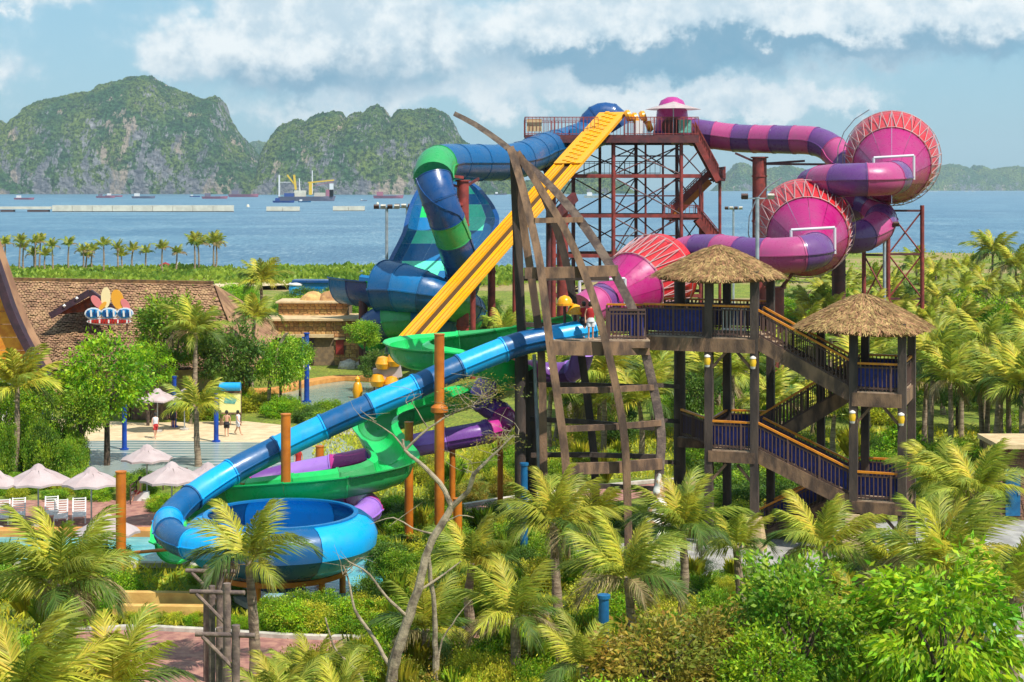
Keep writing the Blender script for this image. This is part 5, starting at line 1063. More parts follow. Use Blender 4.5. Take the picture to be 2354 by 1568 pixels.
for px, py in ((6, 1200), (42, 1196), (118, 1192), (140, 1200), (182, 1196)): lounger(px, py, .25, 'white slatted sun lounger with raised back on the terrace')
def pole(name, px, py0, zt, r, m, lab, cat, D=None):
    p = G(px, py0) if D is None else PZ(px, D, 0); c = thing(name, lab, cat, p); MB().cyl(p, p + V((0, 0, zt)), r, r * .9, n=14).build('shaft', m, c, smooth=True); MB().cyl(p + V((0, 0, zt)), p + V((0, 0, zt + .1)), r * 1.15, n=14).build('cap', m, c); MB().cyl(p, p + V((0, 0, .1)), r * 1.7, n=14).build('foot_plate', m, c); return c, p
pole('blue_pole', 497, 1016, 3.5, .16, 'bluepost', 'royal blue pole beside the yellow map board', 'pole'); pole('blue_pole', 705, 924, 5.2, .2, 'bluepost', 'tall royal blue pole in front of the stone house', 'pole'); pole('blue_pole', 401, 982, 3.4, .15, 'bluepost', 'royal blue pole beside the two far parasols', 'pole'); pole('blue_pole', 96, 1028, 3.0, .17, 'bluepost', 'royal blue pole under the left palm', 'pole'); pole('blue_pole', 286, 1034, 3.0, .16, 'bluepost', 'royal blue pole behind the leafy tree by the beach', 'pole')
pole('blue_pole', 560, 905, 2.8, .12, 'steel_orange', 'slim orange pole beside the shallow pool', 'pole')
def info_board():
    c = thing('map_board', 'yellow map board with a curved blue top and green print', 'sign board', PZ(529, 112, 0)); D = 112; X = lambda px: (px - 1177) * D / F
    MB().box((X(529), D, CH - (922 - HY) * D / F), (1.45, .12, 1.6)).build('panel', 'board_y', c); z = CH - (915 - HY) * D / F
    mb = MB(); mb.add([(X(515), D - .08, z - .35), (X(540), D - .08, z - .4), (X(545), D - .08, z - .1), (X(530), D - .08, z + .4), (X(520), D - .08, z + .3)], [(0, 1, 2, 3, 4)]); mb.build('printed_map', 'board_t', c)
    MB().cyl((X(505), D, z + .78), (X(553), D, z + .78), .3, n=14).build('curved_top', 'blue_l', c, smooth=True); MB().beam((X(503), D, z + .42), (X(555), D, z + .42), .2, .16).build('top_rail', 'wood', c); MB().beam((X(503), D, z - 1.05), (X(555), D, z - 1.05), .16, .12).build('bottom_rail', 'wood', c)
    for px in (507, 552): MB().cyl((X(px), D + .12, 0), (X(px), D + .12, z + .5), .08, n=10).build('post', 'wood', c)
info_board()
def floodlight(px, D, zt, lab, heads=4):
    c, p = pole('light_mast', px, 0, zt, .16, 'galv', lab, 'light mast', D=D)
    MB().beam(p + V((-1.0, 0, zt)), p + V((1.0, 0, zt)), .1, .1).build('crossarm', 'galv', c)
    for i in range(heads): x = -1 + 2 * i / (heads - 1); MB().box(p + V((x, -.2, zt + .15)), (.5, .3, .35), Matrix.Rotation(.5, 3, 'X')).build('lamp_head', 'kerb' if i % 2 else 'balu', c)
floodlight(889, 160, 14.4, 'pale light mast beside the stone house, nearer of the twin masts'); floodlight(936, 166, 14.4, 'pale light mast beside the lower blue tube and the yellow slide'); floodlight(1686, 230, 13.4, 'distant light mast seen under the steel stairs'); floodlight(2033, 146, 13.0, 'tall pale light mast beside the lattice pier', 3); floodlight(1741, 124, 15.6, 'pale light mast in front of the middle pink funnel', 2)
def garden_bits():
    # low ochre wall
    a, b = G(262, 1424), G(482, 1426); w = thing('garden_wall', 'low stepped ochre wall beside the lawn', 'wall', a); MB().beam(a + V((0, 0, .28)), b + V((0, 0, .28)), .4, .56).build('front_wall', 'ywall', w); MB().beam(a + V((0, .9, .42)), b + V((0, .9, .42)), .35, .84).build('rear_wall', 'ywall', w)
    bl = thing('bollard_light', 'dark bollard light in front of the ochre wall', 'bollard', G(478, 1440)); p = G(478, 1440); MB().cyl(p, p + V((0, 0, .8)), .1, n=12).build('post', 'balu', bl); MB().cyl(p + V((0, 0, .8)), p + V((0, 0, .95)), .12, n=12).build('cap', 'white', bl)
    # log trellis frames
    for i, (px, D, zt, lab) in enumerate(((542, 45.5, 4.15, 'grey log post with a crossbar and brace, foremost of three frames by the path'), (522, 49.5, 4.35, 'grey log post with a crossbar and brace, middle one of three frames'), (506, 53.5, 4.05, 'grey log post with a crossbar and brace, rearmost of three frames'))):
        f = thing('log_frame', lab, 'log frame', PZ(px, D, 0)); p = PZ(px, D, 0); MB().cyl(p, p + V((0, 0, zt)), .12, n=10).build('post', 'wood_g', f, smooth=True); q = p + V((-.55, .5, 0)); MB().cyl(q, q + V((0, 0, zt - .2)), .1, n=10).build('post', 'wood_g', f, smooth=True)
        z = zt - .28; MB().cyl(p + V((-1.15, .1, z)), p + V((.55, -.05, z)), .07, n=10).build('crossbar', 'wood_g', f, smooth=True); MB().cyl(p + V((-.95, .05, z - .05)), p + V((0, 0, z - 1.0)), .06, n=8).build('brace', 'wood_g', f, smooth=True); MB().cyl(p + V((0, .02, .9)), p + V((.75, 0, .1)), .06, n=8).build('brace', 'wood_g', f, smooth=True)
    # curved railing near the wave pool
    r = thing('curved_railing', 'low curved metal railing beside the wave pool', 'railing', G(360, 1130)); pts = [G(300, 1160), G(330, 1140), G(375, 1126), G(430, 1118)]
    for h in (.45, .75, 1.0): fr = frames(catmull(pts, .6)); MB().sweep([(p_ + V((0, 0, h)), a_, b_, 1) for p_, a_, b_, c_ in fr], circ(.035, 6)).build('rail', 'balu', r)
    for p_ in catmull(pts, 1.5): MB().cyl(p_, p_ + V((0, 0, 1.02)), .04, n=8).build('post', 'balu', r)
    # teal posts with a fish
    c, p = pole('ornament_post', 1205, 1296, 4.3, .17, 'tealpost', 'teal post carrying a blue fish ornament', 'post'); z = CH - (1156 - HY) * p.y / F; q = V((p.x - .05, p.y - .3, z))
    MB().lathe([(.02, -.5), (.2, -.32), (.29, 0), (.2, .3), (.05, .46)], q, 12, rot=Matrix.Rotation(RD(60), 3, 'Y')).build('fish_body', 'blue_n', c, smooth=True); f = MB(); f.add([q + V((-.38, 0, -.2)), q + V((-.75, -.03, .1)), q + V((-.62, 0, -.25)), q + V((-.72, .03, -.55))], [(0, 1, 2, 3)]); f.build('fish_tail', 'tealpost', c)
    f = MB(); f.add([q + V((-.1, 0, .24)), q + V((.05, 0, .5)), q + V((.2, 0, .3))], [(0, 1, 2)]); f.build('fish_fin', 'tealpost', c)
    pole('ornament_post', 1388, 0, 4.15, .17, 'tealpost', 'teal post behind the orange tinged shrubs', 'post', D=48.5)
    # shell sculpture
    p = PZ(1508, 69, 0); s = thing('shell_sculpture', 'tall pointed white and orange spiral shell sculpture', 'sculpture', p); mb = MB(); n = 22; rows = 40
    for j in range(rows + 1):
        t = j / rows
        for i in range(n): a = 2 * math.pi * i / n; ridge = 1 + .13 * math.sin(t * 46 + a); rr = (.62 * (1 - t) ** .85 + .05) * ridge; mb.v.append((p.x + rr * math.cos(a) + .15 * t, p.y + rr * math.sin(a), 1.15 + 3.1 * t))
    for j in range(rows):
        for i in range(n): mb.f.append((j * n + i, j * n + (i + 1) % n, (j + 1) * n + (i + 1) % n, (j + 1) * n + i))
    mb.f.append(tuple(range(rows * n, rows * n + n))); mb.build('shell', 'shell', s, smooth=True, ang=60); MB().lathe([(.9, 0), (.85, .7), (.6, 1.2)], p, 10).build('rock_base', 'whitestone', s)
    # stone pedestal lower right
    p = PZ(2300, 56.5, 0); s = thing('stone_pedestal', 'pale stone pedestal with a sloping grey cap and red emblem', 'pedestal', p); mb = MB(); vs = []
    for z, w in ((0, .68), (.35, .62), (.4, .46), (.95, .42)): vs += [p + V((a * w, b * w, z)) for a, b in ((-1, -1), (1, -1), (1, 1), (-1, 1))]
    fs = [(12, 13, 14, 15)]
    for k in range(3): fs += [(k * 4 + i, k * 4 + (i + 1) % 4, k * 4 + 4 + (i + 1) % 4, k * 4 + 4 + i) for i in range(4)]
    mb.add(vs, fs); mb.build('body', 'whitestone', s); mb = MB(); mb.add([p + V((a * .62, b * .62, .95)) for a, b in ((-1, -1), (1, -1), (1, 1), (-1, 1))] + [p + V((-.2, 0, 1.42)), p + V((.2, 0, 1.42))], [(3, 2, 1, 0), (0, 1, 5, 4), (2, 3, 4, 5), (1, 2, 5), (3, 0, 4)]); mb.build('cap', 'galv', s)
    for dx, dz in ((0, .72), (.1, .66), (-.08, .64), (.05, .58)): MB().lathe([(.02, -.02), (.07, 0), (.02, .02)], p + V((dx, -.47, dz)), 8, rot=Matrix.Rotation(RD(90), 3, 'X')).build('emblem', 'red_paint', s)
    g = thing('gate_post', 'pale timber gate post with a stone cap at the garden corner', 'post', PZ(2345, 57, 0)); MB().beam(PZ(2343, 57, 0), PZ(2343, 57, 2.1), .25, .25).build('shaft', 'kerb', g); MB().box(PZ(2352, 57, 2.3), (1.0, .6, .35)).build('cap', 'whitestone', g)
    # yellow toy slides by the shallow pool
    t = thing('children_slide', 'yellow and white children slide heads beside the green chute', 'slide', PZ(890, 125, 0))
    for px, py in ((880, 838), (905, 832), (868, 878), (900, 884)): MB().lathe([(.45, 0), (.6, .4), (.4, .9), (.02, 1.0)], P(px, py + 10, 125), 10).build('yellow_tub', 'yel_s', t, smooth=True)
    MB().beam(P(860, 862, 125.5), P(922, 852, 125.5), 1.0, .9).build('white_bridge', 'canvas', t)
    for px in (866, 890, 914): MB().cyl(PZ(px, 125.2, 0), PZ(px, 125.2, 2.2), .1, n=8).build('leg', 'steel_white', t)
    MB().lathe([(.3, 0), (.42, .5), (.3, 1.1), (.18, 1.25), (.22, 1.5), (.02, 1.75)], G(822, 915), 12).build('yellow_figure', 'yel_s', t, smooth=True)
garden_bits()

# ---------------------------------------------------------------- boats and pontoons
def sea_things():
    zw = -2.0; at = lambda px, py: PZ(px, (CH - zw) * F / (py - HY), zw)
    def hull(p, L, w, h, m, root, nm='hull'):
        mb = MB(); vs = []
        for k, (t, ww) in enumerate(((-.5, .75), (-.2, 1), (.25, 1), (.5, .12))): vs += [p + V((t * L, -ww * w / 2, h * (1 + .35 * max(0, t - .2) * 2))), p + V((t * L * .94, -ww * w * .36, -.3)), p + V((t * L * .94, ww * w * .36, -.3)), p + V((t * L, ww * w / 2, h * (1 + .35 * max(0, t - .2) * 2)))]
        for k in range(3): mb.f += [(k * 4 + i, k * 4 + i + 1, k * 4 + 5 + i, k * 4 + 4 + i) for i in range(3)] + [(k * 4 + 3, k * 4, k * 4 + 4, k * 4 + 7)]
        mb.f += [(3, 2, 1, 0), (12, 13, 14, 15)]; mb.v = [tuple(v) for v in vs]; mb.build(nm, m, root)
    def boat(px, py, Lpx, m, lab, cab='white', mast=0, grp=None):
        p = at(px, py); s = p.y / F; L = Lpx * s; b = thing('boat', lab, 'boat', p, grp); hull(p, L, L * .24, L * .09, m, b); MB().box(p + V((-L * .28, 0, L * .15)), (L * .2, L * .16, L * .13)).build('cabin', cab, b)
        if mast: MB().cyl(p + V((0, 0, L * .1)), p + V((0, 0, mast * s)), L * .012, n=6).build('mast', 'white', b)
    boat(56, 459, 46, 'boat_red', 'red and grey fishing boat moored before the small left island'); boat(243, 455, 44, 'boat_red', 'pink fishing boat anchored off the broad island', 'boat_grey'); boat(262, 453, 40, 'boat_red', 'pink hulled boat behind the pink fishing boat'); boat(330, 456, 54, 'boat_grey', 'long grey cargo boat low in the water'); boat(448, 453, 24, 'boat_blue', 'small blue boat under the broad island'); boat(494, 457, 60, 'boat_red', 'long red barge beside the small blue boat', 'boat_grey'); boat(560, 453, 70, 'boat_red', 'long dark red barge between the two islands', 'boat_grey')
    boat(893, 456, 70, 'boat_red', 'red ferry moored before the second island', 'boat_red'); boat(1150, 448, 30, 'boat_grey', 'grey boat seen past the striped wall'); boat(1372, 455, 60, 'pontoon', 'white ship seen through the tower legs'); boat(836, 462, 16, 'boat_grey', 'tiny grey skiff on open water')
    for px in (2138, 2150, 2222, 2238): boat(px, 441, 10, 'white', 'tiny white sailing boat far off under the hazy hills', mast=22, grp='distant sailing boats')
    # crane barge
    p = at(706, 462); s = p.y / F; b = thing('crane_barge', 'cargo barge with two yellow cranes and white masts', 'barge', p); L = 132 * s; hull(p, L, L * .18, 10 * s, 'boat_grey', b)
    def rel(px, py): return V((p.x + (px - 706) * s, p.y, zw + (462 - py) * s))
    for a, c, w, m in (((642, 462), (642, 402), 3.2, 'white'), ((642, 419), (668, 419), 1.2, 'white'), ((660, 402), (680, 428), 3, 'crane_y'), ((676, 402), (680, 436), 4.5, 'crane_y'), ((688, 410), (690, 450), 2, 'white'), ((718, 392), (718, 446), 2, 'white'), ((714, 418), (714, 448), 7, 'crane_y'), ((708, 420), (768, 414), 3, 'crane_y'), ((716, 428), (766, 418), 1.2, 'boat_red')): MB().beam(rel(*a), rel(*c), w * s, w * s).build('crane' if m == 'crane_y' else 'mast', m, b)
    for px, w, h, m in ((690, 26, 14, 'pontoon'), (736, 26, 9, 'whitestone'), (758, 16, 16, 'boat_red'), (666, 24, 8, 'boat_blue'), (762, 8, 30, 'white')): MB().box(rel(px, 452 - h / 2), (w * s, L * .1, h * s)).build('deck_load', m, b)
    boat(652, 466, 50, 'boat_blue', 'low blue lighter alongside the crane barge', 'boat_blue'); boat(700, 465, 30, 'tealpost', 'small teal tug alongside the crane barge', 'white')
    # pontoons
    for x0, x1, y1, h, lab in ((120, 536, 487, 15, 'long cream concrete breakwater pontoon'), (612, 688, 486, 11, 'short cream pontoon floating beyond the breakwater end'), (765, 838, 485, 11, 'short cream pontoon nearest the blue slide')):
        a, c = at(x0, y1), at(x1, y1); s = a.y / F; pt = thing('pontoon', lab, 'pontoon', (a + c) / 2); n = max(2, int((x1 - x0) / 42))
        for i in range(n): q0, q1 = a.lerp(c, (i + .01) / n), a.lerp(c, (i + .99) / n); MB().beam(q0 + V((0, 2, h * s * .55)), q1 + V((0, 2, h * s * .55)), 5, h * s * .9).build('block', 'pontoon', pt); MB().beam(q0 + V((0, 2, .1)), q1 + V((0, 2, .1)), 4.4, .9).build('float', 'balu', pt)
    a, c = at(-40, 487), at(116, 487); s = a.y / F; pr = thing('jetty', 'flat cream jetty on dark floats joined to the breakwater', 'jetty', (a + c) / 2); MB().beam(a + V((0, 1, 9 * s)), c + V((0, 1, 9 * s)), 5, 6 * s).build('deck', 'pontoon', pr)
    for x0, x1 in ((-30, -8), (2, 32), (64, 112)): MB().beam(at(x0, 487) + V((0, 1, 2.0 * s)), at(x1, 487) + V((0, 1, 2.0 * s)), 5, 5 * s).build('float', 'balu', pr)
    for px, py in ((570, 476), (868, 470)): q = at(px, py); tag(MB().lathe([(.02, -.5), (1.6, 0), (1.4, 1.6), (.5, 2.6), (.02, 2.8)], q, 10).build('buoy', 'pontoon', smooth=True), 'small pale mooring buoy on open water', 'buoy', 'mooring buoys')
    q = PZ(380, 324, 0); rt = thing('beach_tent', 'small red and white tent among the shore palms', 'tent', q); MB().lathe([(2.2, 0), (1.6, .9), (.02, 1.6)], q, 8).build('red_half', 'red_paint', rt); MB().lathe([(1.8, 0), (1.4, .9), (.02, 1.5)], q + V((2.4, .3, 0)), 8).build('white_half', 'white', rt)
sea_things()

# ---------------------------------------------------------------- vegetation
def npmesh(name, v, f, m):
    me = bpy.data.meshes.new(name); v = np.asarray(v, dtype=np.float32); f = np.asarray(f, dtype=np.int32); k = f.shape[1]
    me.vertices.add(len(v)); me.vertices.foreach_set('co', v.ravel()); me.loops.add(f.size); me.loops.foreach_set('vertex_index', f.ravel())
    me.polygons.add(len(f)); me.polygons.foreach_set('loop_start', np.arange(0, f.size, k, dtype=np.int32)); me.update(calc_edges=True); me.validate()
    me.materials.append(M[m]); return me
def leaf_cloud(rng, centers, normals, L, W, droop=.3, jit=.6, cup=.15):
    """bent leaf quads: one row of numpy arrays for thousands of leaves"""
    n = len(centers); d = normals + rng.normal(0, jit, (n, 3)); d[:, 2] -= droop; d /= np.linalg.norm(d, axis=1)[:, None] + 1e-9
    r = rng.normal(0, 1, (n, 3)); s = np.cross(d, r); s /= np.linalg.norm(s, axis=1)[:, None] + 1e-9; nn = np.cross(s, d)
    l = (L * rng.uniform(.65, 1.25, n))[:, None]; w = (W * rng.uniform(.7, 1.2, n))[:, None]
    a = centers; b = centers + d * l * .5 + s * w * .5 - nn * l * cup; c = centers + d * l - nn * l * cup * 1.5; e = centers + d * l * .5 - s * w * .5 - nn * l * cup
    v = np.stack([a, b, c, e], 1).reshape(-1, 3); return v, np.arange(4 * n).reshape(-1, 4)
def crown_mesh(name, m, seed, clumps, per, L, W, flat=.85, droop=.35, csize=.24, hollow=.55, jit=.6, base=-.75):
    rng = np.random.default_rng(seed); u = rng.normal(0, 1, (clumps, 3)); u /= np.linalg.norm(u, axis=1)[:, None]
    rad = hollow + (1 - hollow) * rng.random(clumps) ** .6; bump = 1 + .22 * np.sin(u[:, 0] * 4 + seed) * np.cos(u[:, 1] * 5 + seed)
    c = u * (rad * bump)[:, None]; c[:, 2] = np.maximum(c[:, 2], base) * flat
    cs = csize * rng.uniform(.6, 1.3, clumps); p = np.repeat(c, per, 0) + rng.normal(0, 1, (clumps * per, 3)) * np.repeat(cs, per)[:, None] * np.array([.55, .55, .42])
    nrm = p - np.repeat(c, per, 0) * .55; nrm /= np.linalg.norm(nrm, axis=1)[:, None] + 1e-9
    v, f = leaf_cloud(rng, p, nrm, L, W, droop, jit); return npmesh(name, v, f, m)
CR = {}
def setup_crowns():
    CR['mango'] = [crown_mesh('crown', 'leaf_b', 1 + i, 64, 90, .15, .05, .95, .75, .25, .55, .45) for i in range(2)]
    CR['green'] = [crown_mesh('crown', 'leaf_g', 11 + i, 90, 80, .11, .055, .85, .25, .26, .5) for i in range(3)]
    CR['bright'] = [crown_mesh('crown', 'leaf_b', 21 + i, 80, 70, .11, .055, .85, .2, .26, .5) for i in range(2)]
    CR['dark'] = [crown_mesh('crown', 'leaf_d', 31 + i, 90, 70, .12, .06, .9, .2, .26, .45) for i in range(2)]
    CR['yellow'] = [crown_mesh('crown', 'leaf_y', 41 + i, 70, 60, .13, .05, .8, .1, .3, .4, .8) for i in range(3)]
    CR['orange'] = [crown_mesh('crown', 'leaf_o', 51 + i, 70, 60, .13, .05, .8, .1, .3, .4, .8) for i in range(2)]
    CR['greyg'] = [crown_mesh('crown', 'leaf_gr', 61, 70, 60, .12, .05, .8, .1, .3, .4, .8)]
    CR['scrub'] = [crown_mesh('crown', 'leaf_s', 71 + i, 50, 46, .17, .09, .7, .0, .34, .4, .9, -.2) for i in range(2)]
    CR['blade'] = []
    for i in range(2):                                                   # strap-leaved clumps
        rng = np.random.default_rng(80 + i); n = 260; a = rng.uniform(0, 2 * math.pi, n); out = rng.uniform(.15, .9, n); h = rng.uniform(.6, 1.15, n); r0 = rng.uniform(0, .25, n)
        p0 = np.stack([np.cos(a) * r0, np.sin(a) * r0, np.zeros(n)], 1); mid = p0 + np.stack([np.cos(a) * out * .45, np.sin(a) * out * .45, h * .75], 1); tip = p0 + np.stack([np.cos(a) * out, np.sin(a) * out, h * rng.uniform(.7, 1.1, n)], 1)
        s = np.stack([-np.sin(a), np.cos(a), np.zeros(n)], 1) * .035; v = np.stack([p0 - s * .6, p0 + s * .6, mid + s, tip, mid - s], 1).reshape(-1, 3); CR['blade'].append(npmesh('crown', v, np.arange(5 * n).reshape(-1, 5), 'leaf_y' if i else 'leaf_g'))
setup_crowns()
def frond_mesh(m, droop, pairs, seed, hang=.35, wid=.02):
    r = random.Random(seed); v = []; f = []; K = 14; pts = []; p = V((0, 0, 0)); ds = 1 / K
    for i in range(K + 1):
        t = i / K; ang = -droop * t ** 1.6; pts.append((p.copy(), V((math.cos(ang), 0, math.sin(ang))), V((-math.sin(ang), 0, math.cos(ang))))); p = p + V((math.cos(ang), 0, math.sin(ang))) * ds
    def at(t):
        x = min(t * K, K - 1e-6); i = int(x); k = x - i; return pts[i][0].lerp(pts[i + 1][0], k), pts[i][1].lerp(pts[i + 1][1], k), pts[i][2].lerp(pts[i + 1][2], k)
    for i in range(K + 1):                                                # midrib
        q, Td, N = pts[i]; w = .014 * (1 - .8 * i / K); v += [q + V((0, w, 0)), q + N * w * .9, q - V((0, w, 0))]
        if i: b = len(v) - 6; f += [(b, b + 1, b + 4), (b, b + 4, b + 3), (b + 1, b + 2, b + 5), (b + 1, b + 5, b + 4)]
    for i in range(pairs):
        t = .14 + .85 * (i + .5) / pairs
        for sgn in (-1, 1):
            tt = min(.995, t + r.uniform(-.008, .008)); q, Td, N = at(tt); al = RD(72 - 46 * tt + r.uniform(-9, 9)); l = .33 * math.sin(math.pi * (.16 + .78 * tt)) ** .7 * r.uniform(.82, 1.12)
            d = Td * math.cos(al) + V((0, sgn, 0)) * math.sin(al) + N * r.uniform(.0, .35); d.normalize(); dn = V((0, 0, -1)) * hang * r.uniform(.6, 1.4); wv = Td * wid * r.uniform(.8, 1.2)
            mid = q + d * l * .55 + dn * l * .22; tip = q + d * l * .92 + dn * l * .95; b = len(v)
            v += [q - wv * .7, q + wv * .7, mid + wv, mid - wv, tip]; f += [(b, b + 1, b + 2), (b, b + 2, b + 3), (b + 3, b + 2, b + 4)]
    return npmesh('frond', [tuple(x) for x in v], f, m)
FR = {}
def setup_fronds():
    for key, pairs, wid in (('n', 66, .0115), ('m', 34, .021), ('f', 15, .044)):
        for j, (m, ds) in enumerate((('frond', (.6, 1.2, 1.75)), ('frond_y', (.6, 1.5)), ('frond_d', (1.3, 2.0)), ('frond_dry', (1.7, 2.4)))):
            FR[key, m] = [frond_mesh(m, d, pairs, 10 * j + i, .7 if m != 'frond_dry' else 1.0, wid) for i, d in enumerate(ds)]
setup_fronds()
def palm(px, D, zc, L, label, group=None, n=17, seed=0, lod='n', lean=None, dry=.1, yel=.14, dark=.38, trunk=True, r0=.16, name='coconut_palm', spread=76):
    r = random.Random(seed * 97 + 5); top = PZ(px, D, zc); base = V((lean if lean is not None else top.x + r.uniform(-.25, .25), D + r.uniform(-.2, .2), 0))
    root = thing(name, label, 'palm', base, group)
    if trunk and zc > .3:
        mid = base.lerp(top, .5) + V((r.uniform(-.15, .15), 0, 0)); path = catmull([base, mid, top + V((0, 0, .12))], zc / 10); fr = frames(path); nn = len(fr)
        st = []
        for i, (p, a, b, k) in enumerate(fr): t = i / (nn - 1); st.append((p, V((1, 0, 0)), V((0, 1, 0)), (1.25 - .5 * t + (.12 if i % 2 else 0)) * (1.25 if t < .05 else 1)))
        MB().sweep(st, circ(r0, 10)).build('trunk', 'bark', root, smooth=True)
    for i in range(n):
        age = (i + .5) / n; az = i * 2.39996 + r.uniform(-.3, .3); pitch = RD(86 - spread * age ** .9 + r.uniform(-10, 10)); x = r.random()
        m = 'frond' if age > .12 else 'frond_y'
        if x < yel * .7: m = 'frond_y'
        elif age > .55 and x < yel + dark: m = 'frond_d'
        if age > .72 and r.random() < dry * 3: m = 'frond_dry'
        ms = FR[lod, m]; me = ms[min(len(ms) - 1, int(age * len(ms) + r.uniform(-.3, .3)) if age * len(ms) > .3 else 0)]
        o = bpy.data.objects.new('frond', me); col.objects.link(o); o.parent = root
        s = L * (.72 + .42 * math.sin(math.pi * (.2 + .7 * age))) * r.uniform(.88, 1.1)
        rot = Matrix.Rotation(az, 4, 'Z') @ Matrix.Rotation(-pitch, 4, 'Y') @ Matrix.Rotation(r.uniform(-.5, .5), 4, 'X')
        o.matrix_parent_inverse = Matrix.Translation(-base); o.matrix_basis = Matrix.Translation(top + V((math.cos(az), math.sin(az), 0)) * r0 * .5) @ rot @ Matrix.Scale(s, 4)
    return root
def tree(px, D, zc, rad, kind, label, group=None, seed=0, zs=1.0, trunk_r=.12, name='leafy_tree', bare=.55, tx=None):
    r = random.Random(seed + 77); c = PZ(px, D, zc); base = V((c.x if tx is None else tx, D, 0)); root = thing(name, label, 'tree', base, group)
    mb = MB(); mb.cyl(base, base.lerp(c, bare), trunk_r, trunk_r * .75, n=9)
    fork = base.lerp(c, bare)
    for k in range(6): a = k * 1.05 + r.random(); e = c + V((math.cos(a) * rad * .6, math.sin(a) * rad * .6, r.uniform(-.1, .5) * rad)); m_ = fork.lerp(e, .5) + V((0, 0, .1 * rad)); mb.cyl(fork, m_, trunk_r * .6, trunk_r * .4, n=6, cap=False); mb.cyl(m_, e, trunk_r * .4, .01, n=6, cap=False)
    mb.build('trunk', 'bark_t', root, smooth=True)
    ms = CR[kind]; o = bpy.data.objects.new('crown', ms[seed % len(ms)]); col.objects.link(o); o.parent = root; o.matrix_parent_inverse = Matrix.Translation(-base)
    o.location = c; o.rotation_euler = (0, 0, r.random() * 6.28); o.scale = (rad, rad, rad * zs); return root
def shrub(p, rad, h, kind, label, group, seed, cat='shrub', name='garden_shrub'):
    ms = CR[kind]; o = bpy.data.objects.new(name, ms[seed % len(ms)]); col.objects.link(o); r = random.Random(seed * 13 + 1)
    o.location = (p.x, p.y, h * .42 if kind != 'blade' else 0); o.rotation_euler = (r.uniform(-.1, .1), r.uniform(-.1, .1), r.random() * 6.28); o.scale = (rad, rad * r.uniform(.85, 1.15), h * .6 if kind != 'blade' else h); return tag(o, label, cat, group)

